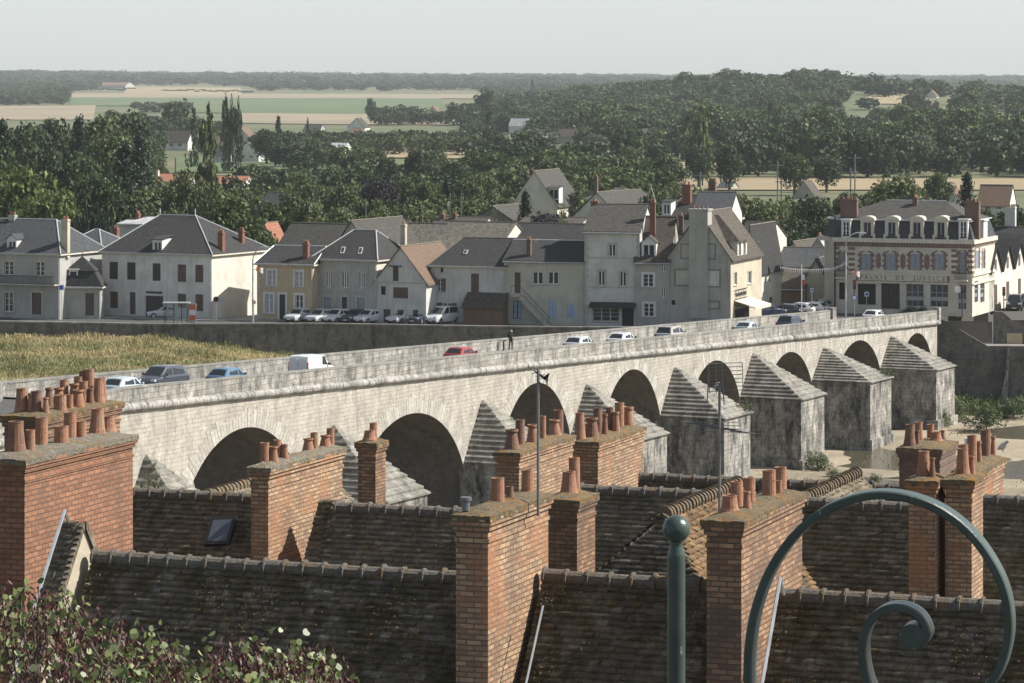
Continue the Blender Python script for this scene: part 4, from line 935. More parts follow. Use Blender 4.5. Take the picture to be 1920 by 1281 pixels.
# ---------------------------------------------------------------- far bank houses
W_ = {}
def wm(k, c, **kw):
    if k not in W_: W_[k] = render_wall(k, c, **kw)
    return W_[k]
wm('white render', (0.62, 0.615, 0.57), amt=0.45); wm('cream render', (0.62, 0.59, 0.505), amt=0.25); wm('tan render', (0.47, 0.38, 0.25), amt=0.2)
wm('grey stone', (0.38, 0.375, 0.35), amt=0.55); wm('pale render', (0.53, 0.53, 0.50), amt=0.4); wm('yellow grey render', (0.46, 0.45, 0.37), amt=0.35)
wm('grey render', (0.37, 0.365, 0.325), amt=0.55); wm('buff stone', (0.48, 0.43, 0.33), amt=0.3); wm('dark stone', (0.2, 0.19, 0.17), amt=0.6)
wm('boards', (0.17, 0.11, 0.07), amt=0.5)
RF = {
 'slate': roofmat('dark slate', (0.024, 0.025, 0.026), (0.044, 0.044, 0.043), 0.3, 0.26, 0.5, (0.018, 0.018, 0.018), (0.10, 0.095, 0.075)),
 'slate_moss': roofmat('mossy slate', (0.05, 0.048, 0.042), (0.078, 0.074, 0.064), 0.4, 0.3, 0.5, (0.04, 0.04, 0.035), (0.15, 0.14, 0.10)),
 'slate_blue': roofmat('blue slate', (0.045, 0.051, 0.06), (0.07, 0.076, 0.086), 0.35, 0.28, 0.35),
 'tile_old': roofmat('old brown tile roof', (0.075, 0.062, 0.048), (0.12, 0.098, 0.075), 0.3, 0.28, 0.5),
 'tile_brown': roofmat('warm brown tile roof', (0.19, 0.125, 0.085), (0.24, 0.16, 0.11), 0.2, 0.16, 0.35, (0.08, 0.06, 0.05), (0.2, 0.16, 0.09)),
 'tile_grey': roofmat('grey pantile roof', (0.12, 0.11, 0.09), (0.18, 0.165, 0.135), 0.35, 0.55, 0.35, (0.05, 0.045, 0.04), (0.2, 0.18, 0.13), bd=0.1),
 'tile_red': roofmat('red tile roof', (0.36, 0.14, 0.08), (0.42, 0.19, 0.11), 0.3, 0.3, 0.25, (0.1, 0.06, 0.04)),
 'zincroof': roofmat('pale zinc roof', (0.42, 0.44, 0.45), (0.5, 0.5, 0.5), 0.6, 2.0, 0.15),
}
M['pane'] = glassmat('window glass'); M['curtain'] = plain('pale curtain', (0.34, 0.35, 0.36), 0.5)
M['frame_w'] = M['white_paint']; M['shut_brown'] = plain('brown shutter', (0.11, 0.07, 0.05), 0.7, 0, 0.2); M['shut_dark'] = plain('dark shutter', (0.05, 0.04, 0.035), 0.7)
M['shut_blue'] = plain('pale blue shutter', (0.30, 0.43, 0.56), 0.7, 0, 0.12); M['shut_grey'] = plain('grey blue shutter', (0.27, 0.30, 0.34), 0.7, 0, 0.12)
M['door_brown'] = plain('brown door', (0.085, 0.055, 0.045), 0.6); M['door_dark'] = plain('dark opening', (0.018, 0.018, 0.018), 0.8)
M['surround'] = plain('stone surround', (0.42, 0.40, 0.35), 0.9, 0, 0.15); M['surround_w'] = plain('white surround', (0.62, 0.62, 0.6), 0.8, 0, 0.05)
M['cream_trim'] = plain('cream trim', (0.55, 0.51, 0.42), 0.8); M['brick_trim'] = plain('brick trim', (0.19, 0.13, 0.105), 0.9, 0, 0.25)
M['zinc_light'] = plain('zinc ridge', (0.5, 0.51, 0.51), 0.5, 0.2)
def opening(P, a0, a1, c0, c1, typ, parent, o):
    """P(a, depth inward, c). builds one window / door inside an opening"""
    q = lambda *x: x
    def bx(mb, a0, a1, b0, b1, c0, c1, m=0): mb.box(P, a0, a1, b0, b1, c0, c1, m)
    if o.get('sur'):
        mb = MB(); s = 0.2; bx(mb, a0-s, a0, -0.035, 0.14, c0-0.05, c1+s); bx(mb, a1, a1+s, -0.035, 0.14, c0-0.05, c1+s); bx(mb, a0, a1, -0.033, 0.14, c1, c1+s)
        mb.build('surround', M[o['sur']], parent)
    if typ in ('w', 'wo', 'ww'):
        mb = MB(); t_ = 0.07; d0, d1 = 0.12, 0.18
        bx(mb, a0, a0+t_, d0, d1, c0, c1); bx(mb, a1-t_, a1, d0, d1, c0, c1); bx(mb, a0+t_, a1-t_, d0+.002, d1, c0, c0+t_); bx(mb, a0+t_, a1-t_, d0+.002, d1, c1-t_, c1)
        nm = 2 if typ == 'ww' else 1
        for k in range(nm):
            cm = a0+(a1-a0)*(k+1)/(nm+1); bx(mb, cm-0.055, cm+0.055, d0-.01, d1, c0+t_, c1-t_)
        if not o.get('plainw'):
            for f_ in (0.36, 0.68): bx(mb, a0+t_, a1-t_, d0+.004, d1-.01, c0+(c1-c0)*f_-0.02, c0+(c1-c0)*f_+0.02)
        w0 = mb.build('window', M[o.get('frame', 'frame_w')], parent)
        mb = MB(); mb.face([P(a0+.02, d1-.03, c0+.02), P(a1-.02, d1-.03, c0+.02), P(a1-.02, d1-.03, c1-.02), P(a0+.02, d1-.03, c1-.02)]); mb.build('pane', M[o.get('pane', 'pane')], w0)
        if not o.get('nosill'):
            mb = MB(); bx(mb, a0-0.12, a1+0.12, -0.1, 0.12, c0-0.10, c0-0.002); mb.build('sill', M['surround'], w0)
        if typ == 'wo':
            wd = (a1-a0)*0.52
            for s0, s1 in ((a0-wd-0.03, a0-0.03), (a1+0.03, a1+wd+0.03)):
                mb = MB(); bx(mb, s0, s1, -0.09, -0.045, c0, c1)
                for k in range(3): bx(mb, s0+.03, s1-.03, -0.11, -0.088, c0+(c1-c0)*(0.12+0.36*k), c0+(c1-c0)*(0.17+0.36*k))
                mb.build('shutter', M[o.get('shut', 'shut_brown')], parent)
    elif typ in ('s', 'd', 'g', 'bl'):
        mk = {'s': o.get('shut', 'shut_brown'), 'd': o.get('door', 'door_brown'), 'g': 'shut_dark', 'bl': 'shut_blue'}[typ]
        am = (a0+a1)/2; mb = MB(); b0 = 0.08 if typ != 'bl' else 0.05
        if typ in ('s', 'bl', 'g'):
            n = 9 if typ != 'g' else 5
            for s0, s1 in ((a0+.01, am-.01), (am+.01, a1-.01)):
                bx(mb, s0, s1, b0, b0+.05, c0+.01, c1-.01)
                for k in range(n): cc = c0+(c1-c0)*(k+.5)/n; bx(mb, s0+.04, s1-.04, b0-.02, b0+.001, cc-.03, cc+.03)
        else:
            bx(mb, a0+.01, a1-.01, 0.1, 0.16, c0, c1-.01)
            for k in range(2): bx(mb, a0+.12, a1-.12, 0.08, 0.101, c0+.15+(c1-c0)*.48*k, c0+(c1-c0)*(.42+.48*k))
        mb.build({'s': 'shutter', 'bl': 'shutter', 'd': 'door', 'g': 'garage_door'}[typ], M[mk], parent)
    elif typ == 'o':
        mb = MB(); bx(mb, a0+.002, a1-.002, 0.3, 0.34, c0, c1); mb.build('doorway', M['door_dark'], parent)
def wall_grid(mb, P, a0, a1, c0, c1, ops, rev=0.2, mi=0):
    xs = sorted({a0, a1, *[min(max(x, a0), a1) for o_ in ops for x in o_[:2]]}); zs = sorted({c0, c1, *[min(max(z, c0), c1) for o_ in ops for z in o_[2:4]]})
    for x0, x1 in zip(xs, xs[1:]):
        for z0, z1 in zip(zs, zs[1:]):
            xm, zm = (x0+x1)/2, (z0+z1)/2
            if any(o_[0] < xm < o_[1] and o_[2] < zm < o_[3] for o_ in ops): continue
            mb.face([P(x0, 0, z0), P(x1, 0, z0), P(x1, 0, z1), P(x0, 0, z1)], mi)
    for o_ in ops:
        a, b_, c, d = o_[:4]
        mb.face([P(a, 0, c), P(a, rev, c), P(a, rev, d), P(a, 0, d)], mi); mb.face([P(b_, 0, c), P(b_, rev, c), P(b_, rev, d), P(b_, 0, d)], mi)
        mb.face([P(a, 0, c), P(b_, 0, c), P(b_, rev, c), P(a, rev, c)], mi); mb.face([P(a, 0, d), P(b_, 0, d), P(b_, rev, d), P(a, rev, d)], mi)
        mb.face([P(a, rev+.15, c), P(b_, rev+.15, c), P(b_, rev+.15, d), P(a, rev+.15, d)], mi)
def stack(root, fr, a, b, wa, wb, z0, z1, mat, n=2, pot_='pot', hpot=0.35):
    mb = MB(); f2 = lambda x, y, z: fr(a+x, b+y, z)
    mb.box(f2, -wa/2, wa/2, -wb/2, wb/2, z0, z1-0.2); mb.box(f2, -wa/2-.05, wa/2+.05, -wb/2-.05, wb/2+.05, z1-0.2, z1-.06); mb.box(f2, -wa/2, wa/2, -wb/2, wb/2, z1-.06, z1)
    o = mb.build('chimney', M[mat] if mat in M else W_[mat], root)
    for k in range(n):
        t_ = (k+.5)/n-.5; x, y = (t_*wa, 0) if wa >= wb else (0, t_*wb)
        mb = MB(); mb.lathe(f2(x, y, z1-0.02), [(0.15, 0), (0.12, hpot*.8), (0.14, hpot*.85), (0.13, hpot)], 8); mb.build('chimney_pot', M[pot_], o, uv=False)
    return o
def slab(mb, pts, th=0.14, m=0): mb.prism(pts, V(0, 0, -th), m)
def house(name, label, pxL, pxR, ybase, yeave, yridge, phi, Dp, kind, wall, roof, wins=(), side=(), chim=(), dorm=(), opt=None, zb=0.0, group=None, D=None, rin=None, cat='house', eo=0.3, ridge_m=None, sky=()):
    o = opt or {}
    if D is None: D = (H-zb)*F/(ybase-HZ)
    A = gnd(pxL, D, zb); fr = Fr(V(A.x, A.y, 0), phi); W = fr.hit(pxR, 500)[0]; ze = zof(yeave, D)
    root = empty(name, fr(W/2, 0, zb), label, cat, group)
    PF = lambda a, b_, c: fr(a, b_, c); PR = lambda a, b_, c: fr(W-b_, a, c)
    mid = fr(W/2, Dp/2 if kind != 'gable_v' else 0, 0); zr = zof(yridge, mid.y)
    def conv(lst, hit):
        r = []
        for w in lst:
            x0, y0, x1, y1, ty = w[:5]; a0, c1 = hit(x0, y0); a1, c0 = hit(x1, y1); _, c1b = hit(x1, y0)
            r.append((a0, a1, max(c0, zb+0.02), (c1+c1b)/2, ty, {**o, **(w[5] if len(w) > 5 else {})}))
        return r
    of = conv(wins, fr.hit); os_ = conv(side, lambda x, y: fr.hits(x, y, W))
    mb = MB(); wall_grid(mb, PF, 0, W, zb, ze, of); wall_grid(mb, PR, 0, Dp, zb, ze, os_, mi=1)
    mb.face([fr(0, 0, zb), fr(0, Dp, zb), fr(0, Dp, ze), fr(0, 0, ze)]); mb.face([fr(0, Dp, zb), fr(W, Dp, zb), fr(W, Dp, ze), fr(0, Dp, ze)])
    if kind == 'gable_u':
        mb.face([fr(0, 0, ze), fr(0, Dp, ze), fr(0, Dp/2, zr)]); mb.face([fr(W, 0, ze), fr(W, Dp, ze), fr(W, Dp/2, zr)], 1)
    if kind == 'gable_v': mb.face([fr(0, 0, ze), fr(W, 0, ze), fr(W/2, 0, zr)]); mb.face([fr(0, Dp, ze), fr(W, Dp, ze), fr(W/2, Dp, zr)])
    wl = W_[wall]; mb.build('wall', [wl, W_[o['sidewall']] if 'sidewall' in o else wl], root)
    for a0, a1, c0, c1, ty, oo in of: opening(PF, a0, a1, c0, c1, ty, root, oo)
    for a0, a1, c0, c1, ty, oo in os_: opening(PR, a0, a1, c0, c1, ty, root, oo)
    mb = MB(); rise = zr-ze; e = eo
    if kind == 'gable_u':
        s = rise/(Dp/2); g = 0.12
        slab(mb, [fr(-g, -e, ze-e*s+.12), fr(W+g, -e, ze-e*s+.12), fr(W+g, Dp/2, zr+.12), fr(-g, Dp/2, zr+.12)]); slab(mb, [fr(-g, Dp+e, ze-e*s+.12), fr(W+g, Dp+e, ze-e*s+.12), fr(W+g, Dp/2+.003, zr+.12), fr(-g, Dp/2+.003, zr+.12)])
        rid = [fr(-g, Dp/2, zr+.14), fr(W+g, Dp/2, zr+.14)]
    elif kind == 'gable_v':
        s = rise/(W/2); g = 0.15
        slab(mb, [fr(-e, -g, ze-e*s+.12), fr(-e, Dp, ze-e*s+.12), fr(W/2, Dp, zr+.12), fr(W/2, -g, zr+.12)]); slab(mb, [fr(W+e, -g, ze-e*s+.12), fr(W+e, Dp, ze-e*s+.12), fr(W/2+.003, Dp, zr+.12), fr(W/2+.003, -g, zr+.12)])
        rid = [fr(W/2, -g, zr+.14), fr(W/2, Dp, zr+.14)]
    elif kind == 'hip':
        if rin: r0 = fr.hit(rin[0], 500, Dp/2)[0]; r1 = fr.hit(rin[1], 500, Dp/2)[0]
        else: r0, r1 = min(Dp/2, W*.45), W-min(Dp/2, W*.45)
        r1 = max(r1, r0+.2); c = [fr(-e, -e, ze), fr(W+e, -e, ze), fr(W+e, Dp+e, ze), fr(-e, Dp+e, ze)]; q0, q1 = fr(r0, Dp/2, zr), fr(r1, Dp/2, zr)
        mb.face([c[0], c[1], q1, q0]); mb.face([c[1], c[2], q1]); mb.face([c[2], c[3], q0, q1]); mb.face([c[3], c[0], q0])
        f3 = lambda a, b_, z: fr(a, b_, z); mb.box(f3, -e, W+e, -e, Dp+e, ze-.16, ze-.003, 1)
        rid = [q0, q1]
    elif kind == 'shed':
        slab(mb, [fr(-.2, -e, ze), fr(W+.2, -e, ze), fr(W+.2, Dp, zr), fr(-.2, Dp, zr)]); rid = None
        mbx = MB()
    ro = mb.build('roof', [RF[roof], M['cream_trim']], root)
    if rid:
        mb = MB(); mb.tube(rid, 0.09, 6)
        if kind == 'hip':
            for cc, q in ((c[0], q0), (c[1], q1), (c[2], q1), (c[3], q0)): mb.tube([cc+V(0, 0, .02), q], 0.07, 5)
        mb.build('ridge', M[ridge_m or 'ridge'], ro, uv=False)
    if o.get('gutter', True) and kind in ('gable_u', 'hip'):
        mb = MB(); zz = ze-(e*rise/(Dp/2) if kind == 'gable_u' else 0)-.02; mb.tube([fr(-.1, -e-.04, zz), fr(W+.1, -e-.04, zz)], .06, 5)
        mb.tube([fr(W-.08, -.08, zz), fr(W-.08, -.08, zb)], .045, 5); mb.build('gutter', M['zinc'], root, uv=False)
    for px, yt, yb, wp, b_, mat, n in chim:
        a, _ = fr.hit(px, 500, b_); Dc = fr(a, b_, 0).y; wd = wp/F*Dc; wa = wd*0.9 if wd < 0.9 else wd*0.8
        stack(ro, fr, a, b_, max(.45, wa*0.8), 0.55 if wa < 1.3 else .7, zof(yb, Dc)-0.8, zof(yt, Dc), mat, n)
    for x0, y0, x1, y1, dk in dorm:
        bb = o.get('dormb', 0.5)
        a0, c1 = fr.hit(x0, y0, bb); a1, c0 = fr.hit(x1, y1, bb); PD = lambda a, b_, c: fr(a, bb+b_, c)
        dp = 2.2; mb = MB(); t_ = .16; wc0, wc1 = c0+.12, c1-.32
        wall_grid(mb, PD, a0, a1, c0, c1, [(a0+t_, a1-t_, wc0, wc1)], .12)
        mb.face([PD(a0, 0, c0-.6), PD(a0, dp, c0-.6), PD(a0, dp, c1), PD(a0, 0, c1)]); mb.face([PD(a1, 0, c0-.6), PD(a1, dp, c0-.6), PD(a1, dp, c1), PD(a1, 0, c1)])
        am = (a0+a1)/2; hh = (a1-a0)*.42
        if dk == 'p':
            mb.face([PD(a0, 0, c1), PD(a1, 0, c1), PD(am, 0, c1+hh)]); 
            for s in (-1, 1):
                x = a0-.12 if s < 0 else a1+.12; slab(mb, [PD(x, -.15, c1-.08), PD(x, dp, c1-.08), PD(am, dp, c1+hh), PD(am, -.15, c1+hh)], .06, 1)
        else:
            slab(mb, [PD(a0-.15, -.2, c1), PD(a1+.15, -.2, c1), PD(a1+.15, dp, c1+.35), PD(a0-.15, dp, c1+.35)], .08, 1)
        d_ = mb.build('dormer', [M['surround_w'] if o.get('dw', 1) else wl, RF[roof]], root)
        opening(PD, a0+t_, a1-t_, wc0, wc1, 'w', d_, {'nosill': 1, 'plainw': 1})
    for x0, y0, x1, y1 in sky:
        s = rise/(Dp/2); n_ = (fr.v*-s+V(0, 0, 1)).normalized(); p0 = fr(0, 0, ze+.12); cc = V(0, 0, H)
        def rp(px, py): d = ray(px, py); return cc+d*((p0-cc).dot(n_)/d.dot(n_))
        a_, b_, c_, d_ = rp(x0+3, y0), rp(x1, y0), rp(x1-3, y1), rp(x0, y1)
        mb = MB(); mb.prism([a_, b_, c_, d_], n_*.1); k_ = mb.build('skylight', M['zinc_light'], ro, uv=False)
        mb = MB(); m_ = (a_+b_+c_+d_)/4; mb.face([m_.lerp(p_, .72)+n_*.106 for p_ in (a_, b_, c_, d_)]); mb.build('pane', M['pane'], k_, uv=False)
    return root, fr, W, zr
def band(root, fr, W, py, D, h=0.2, out=0.06, mat='surround', nm='string_course', a0=0, side=None):
    z = zof(py, D); mb = MB(); mb.box(fr, a0-.02, W+.02, -out, 0.02, z-h/2, z+h/2)
    if side: mb.box(fr, W-.02, W+out, 0.02, side, z-h/2, z+h/2)
    return mb.build(nm, M[mat], root)
def quoins(root, fr, a, z0, z1, mat='surround', w=0.42, sgn=1):
    mb = MB(); z = z0; k = 0
    while z < z1-.2:
        ww = w if k % 2 else w*.65; x0, x1 = (a, a+ww) if sgn > 0 else (a-ww, a)
        mb.box(fr, x0, x1, -0.03, .02, z+.01, z+.36); z += .38; k += 1
    return mb.build('quoin', M[mat], root)

# 1 grey house at the far left
r, f_, W, zr = house('grey_house', 'grey slate roofed house with white windows and a long balcony above a pergola', -70, 112, 593, 472, 411, 24, 9.5, 'hip', 'grey stone', 'slate_blue',
    [(8, 490, 25, 516, 'w'), (67, 491, 83, 518, 'w'), (8, 548, 24, 585, 'w'), (60, 549, 78, 590, 'd')], (), [(24, 403, 412, 20, 4.7, 'grey stone', 3), (123, 411, 470, 22, 1.5, 'buff stone', 2)], [(13, 447, 31, 468, 'p')], {'sur': 'surround'}, ridge_m='zinc_light', rin=(-50, 106))
mb = MB(); D_ = f_.o.y-2; z1 = zof(530, D_)
mb.box(f_, 0, W, -1.1, 0.0, z1-.12, z1); 
b_ = mb.build('balcony', M['surround'], r)
mb = MB(); mb.box(f_, 0, W, -1.1, -1.04, z1+.85, z1+.92); mb.box(f_, 0, W, -1.1, -1.04, z1, z1+.06)
n = int(W/0.16)
for k in range(n): mb.box(f_, k*W/n, k*W/n+.03, -1.09, -1.05, z1+.06, z1+.85)
mb.build('railing', M['iron_dark'], b_)
# right wing of it with the lean roof and mansard pavilion
house('slate_wing', 'side wing with blue slate roof behind the dark mansard pavilion', 104, 190, 588, 468, 430, 24, 8, 'hip', 'pale render', 'slate_blue', (), (), (), (), D=360, ridge_m='zinc_light')
r, f_, W, zr = house('mansard_pavilion', 'small dark mansard roofed pavilion with one white dormer between the grey and the white house', 112, 188, 597, 538, 519, 4, 2.4, 'hip', 'grey render', 'slate', [(160, 550, 176, 592, 'd')], (), (), (), {'gutter': True}, D=348.4, ridge_m='iron_dark')
ze = zof(536, f_.o.y); z2 = zof(508, f_.o.y); z3 = zof(482, f_.o.y)
mb = MB(); mb.frus(f_, (-.2, W+.2, -.2, 2.6, ze+.02), (W*.16, W*.84, .3, 2.1, z2)); mb.frus(f_, (W*.16-.15, W*.84+.15, .15, 2.25, z2+.01), (W*.5-.05, W*.5+.05, 1.15, 1.25, z3)); mb.tube([f_(W*.5, 1.2, z3-.1), f_(W*.5, 1.2, z3+.6)], .04, 5)
mb.build('mansard_roof', RF['slate'], r)
PD = lambda a, b_, c: f_(a, .15+b_, c); a0, c1 = f_.hit(129, 506, .15); a1, c0 = f_.hit(146, 529, .15)
mb = MB(); wall_grid(mb, PD, a0, a1, c0, c1, [(a0+.15, a1-.15, c0+.1, c1-.15)], .12); mb.box(f_, a0-.1, a1+.1, 0, 1.5, c1, c1+.1); mb.box(f_, a0, a0+.05, .16, 1.5, c0, c1); mb.box(f_, a1-.05, a1, .16, 1.5, c0, c1); d_ = mb.build('dormer', M['surround_w'], r); opening(PD, a0+.15, a1-.15, c0+.1, c1-.15, 'w', d_, {'nosill': 1, 'plainw': 1})
# 2 white hipped house
r, f_, W, zr = house('white_hipped_house', 'big white two storey house with dark hipped roof, brown shutters and wide garage door', 191, 397, 592, 472, 404, 27, 12.0, 'hip', 'white render', 'slate',
    [(205, 491, 221, 524, 'wo' if 0 else 's', {'shut': 'shut_dark'}), (238, 492, 254, 525, 's', {'shut': 'shut_dark'}), (286, 494, 301, 527, 's', {'shut': 'shut_dark'}), (333, 496, 349, 529, 's'), (366, 497, 381, 530, 's'),
     (206, 547, 221, 578, 's'), (243, 548, 254, 590, 'd'), (273, 555, 306, 596, 'g'), (333, 551, 349, 578, 's'), (366, 552, 381, 584, 's')], (),
    [(415, 436, 476, 15, 2.6, 'brick_red', 2), (453, 432, 472, 13, 8.2, 'brick_red', 2)], [(286, 448, 304, 471, 'm')], {'dw': 1, 'sidewall': 'cream render', 'dormb': 0.25}, rin=(300, 367), ridge_m='zinc_light')  # white side wall coloured cream, its sunlit tone put into the render
c_ = f_.hit(217, 500, 11)[0]; stack(r, f_, c_, 11, .7, .6, 5.5, zof(430, f_.o.y+10), 'brick_red', 2)
a0, c1 = f_.hit(274, 546); a1, c0 = f_.hit(304, 551); mb = MB(); mb.box(f_, a0, a1, -.02, .02, c0, c1)
for k in range(8): mb.box(f_, a0+(a1-a0)*k/8, a0+(a1-a0)*k/8+.06, -.04, -.019, c0, c1)
mb.build('grille', M['shut_dark'], r)
D0_ = f_.o.y
for px in (300, 366):
    p = f_(f_.hit(px, 500, 6)[0], 6, zr); mb = MB(); mb.lathe(p, [(.1, 0), (.05, .2), (.09, .35), (.02, .8)], 8); mb.build('finial', M['zinc_light'], r)
# 3 tan house
r, f_, W, zr = house('tan_house', 'tan rendered house with white framed windows and dark roof', 482, 586, 600, 494, 461, 21, 7.0, 'hip', 'tan render', 'slate',
    [(502, 507, 517, 536, 'w', {'pane': 'curtain'}), (553, 509, 567, 538, 'w', {'pane': 'curtain'}), (497, 551, 512, 588, 'w', {'pane': 'curtain'}), (524, 552, 535, 601, 'd', {'door': 'shut_dark'}), (554, 553, 568, 590, 'w')], (), [(574, 456, 484, 15, 1.2, 'brick_red', 2)], (), {'sur': 'surround_w'}, ridge_m='zinc_light', rin=(514, 612))
quoins(r, f_, 0, 0.1, zof(497, f_.o.y))
# 4 grey stone house
r, f_, W, zr = house('grey_stone_house', 'grey stone house with three tall white windows upstairs and two roof windows', 586, 706, 601, 485, 431, 25, 8.5, 'hip', 'grey stone', 'slate',
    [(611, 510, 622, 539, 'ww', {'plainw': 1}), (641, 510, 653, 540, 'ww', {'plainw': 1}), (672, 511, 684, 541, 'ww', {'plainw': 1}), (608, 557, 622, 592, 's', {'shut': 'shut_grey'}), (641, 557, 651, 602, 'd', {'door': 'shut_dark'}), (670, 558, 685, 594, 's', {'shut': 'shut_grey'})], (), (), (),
    {'sur': 'surround', 'sidewall': 'cream render'}, rin=(664, 705), ridge_m='zinc_light', sky=[(638, 464, 648, 476), (671, 465, 681, 477)])  # side wall coloured paler than the stone front to look sunlit
band(r, f_, W, 541, f_.o.y, .18)
# 5 barn like gabled house
r, f_, W, zr = house('gabled_barn_house', 'whitish gable fronted house with small brown doors and a brown tiled roof side', 703, 799, 605, 527, 464, 22, 11, 'gable_v', 'pale render', 'tile_brown',
    [(714, 537, 723, 553, 'o'), (737, 539, 765, 560, 's'), (719, 580, 732, 605, 'd'), (745, 581, 757, 600, 'd'), (774, 581, 784, 602, 'd')], (), [(757, 421, 462, 13, 6.5, 'buff stone', 1)])
band(r, f_, W, 529, f_.o.y, .16, .05)
a0, c1 = f_.hit(737, 500); a1, c0 = f_.hit(747, 527); mb = MB(); mb.box(f_, a0, a1, -.03, .1, c0, c1); mb.box(f_, a0-.4, a1+.4, -.25, .05, c1, c1+.12); mb.build('loft_opening', M['shut_dark'], r)  # dark panel stands in for the shade inside a loft opening
# gap
# 6 long house
r, f_, W, zr = house('long_white_house', 'long pale house with left hipped dark mossy roof and brown shutters beside the shed', 808, 946, 604, 498, 446, 21, 9.5, 'hip', 'pale render', 'slate',
    [(820, 522, 830, 547, 'wo'), (883, 513, 898, 548, 's'), (826, 501, 831, 511, 'o'), (830, 568, 847, 600, 'wo')], (), (), (), {'sur': None}, rin=(868, 1010), sky=[(868, 470, 878, 477)])
quoins(r, f_, 0, .1, zof(500, f_.o.y))
r2, f2, W2, z2 = house('board_shed', 'low brown boarded shed with steep tiled roof built against the long pale house', 868, 942, 608, 573, 544, 21, 4, 'gable_u', 'boards', 'tile_old', (), (), (), (), {'gutter': False})
# 7 stair house
r, f_, W, zr = house('stair_house', 'pale yellow grey house with outside stair, blue shutters and twin upstairs windows', 945, 1096, 608, 488, 453, 15, 8.5, 'gable_u', 'yellow grey render', 'slate',
    [(965, 511, 976, 550, 's', {'shut': 'shut_brown'}), (999, 510, 1018, 533, 'w', {'plainw': 1}), (1028, 510, 1047, 533, 'w', {'plainw': 1}), (962, 564, 978, 598, 'w', {'pane': 'glass_blue', 'frame': 'iron_dark'}), (1029, 565, 1043, 597, 'bl'), (1064, 572, 1077, 597, 'bl')], (), [(992, 449, 487, 9, 0.9, 'brick_dull', 1)], (), {}, ridge_m='zinc_light') if M.setdefault('glass_blue', plain('pale blue blind', (0.28, 0.38, 0.48), 0.4)) else None
D_ = f_.o.y; mb = MB(); a0, z0 = f_.hit(958, 553, -1.2); a1, _ = f_.hit(974, 553, -1.2); mb.box(f_, a0, a1, -1.2, 0, z0-.2, z0)
ax, zx = f_.hit(1028, 609, -1.2); nS = 14
for k in range(nS):
    x0 = a1+(ax-a1)*k/nS; x1 = a1+(ax-a1)*(k+1)/nS; z_ = z0+(zx-z0)*(k+1)/nS; mb.box(f_, x0, x1+.05, -1.2, -.02, z_-.42, z_)
mb.build('staircase', M['surround'], r)
mb = MB(); mb.tube([f_(a0, -1.2, z0+.95), f_(a1, -1.2, z0+.95), f_(ax, -1.2, zx+.9)], .03, 5); mb.tube([f_(a0, -1.2, z0), f_(a0, -1.2, z0+.95)], .03, 5); mb.tube([f_(ax, -1.2, zx), f_(ax, -1.2, zx+.9)], .03, 5); mb.build('handrail', M['iron_dark'], r)
# 8 tall white
r, f_, W, zr = house('tall_white_house', 'tall white three storey house with stone framed windows above a dark shop canopy', 1096, 1200, 611.4, 433, 385, 12, 9, 'gable_u', 'pale render', 'slate_moss',
    [(1142, 458, 1154, 481, 'w', {'plainw': 1}), (1122, 508, 1134, 536, 'w', {'plainw': 1}), (1162, 510, 1174, 537, 'w', {'plainw': 1}), (1111, 578, 1161, 603, 'ww', {'sur': None, 'frame': 'cream_trim'}), (1166, 577, 1188, 612, 'o', {'sur': None})], (), [(1115, 377, 420, 20, 4.6, 'brick_orange', 1), (1224, 379, 430, 14, 2.0, 'brick_red', 2)], (), {'sur': 'surround'})
for py in (483, 538): band(r, f_, W, py, f_.o.y, .14, .05)
quoins(r, f_, 0, .1, zof(436, f_.o.y)); quoins(r, f_, W, 2.5, zof(436, f_.o.y), sgn=-1)
a0, z1 = f_.hit(1107, 566); a1, z0 = f_.hit(1191, 577, -.9); mb = MB(); mb.prism([f_(a0, 0, z1), f_(a1, 0, z1), f_(a1, -1.0, z0), f_(a0, -1.0, z0)], V(0, 0, -.1)); mb.build('shop_canopy', RF['slate'], r)
# 9 narrow dormered
r, f_, W, zr = house('narrow_house', 'narrow grey house with one large white dormer left of the big gable', 1190, 1256, 613.2, 487, 408, 12, 7.5, 'gable_u', 'grey render', 'tile_old',
    [(1206, 514, 1225, 538, 'w', {'sur': 'surround_w'}), (1207, 569, 1226, 594, 'w', {'sur': 'surround_w'}), (1240, 498, 1248, 511, 'w', {'plainw': 1, 'nosill': 1}), (1240, 539, 1248, 559, 'w', {'plainw': 1, 'nosill': 1})], (), [(1277, 404, 428, 10, 3.5, 'brick_dull', 1)], [(1203, 453, 1230, 487, 'p')], {'dormb': .2})
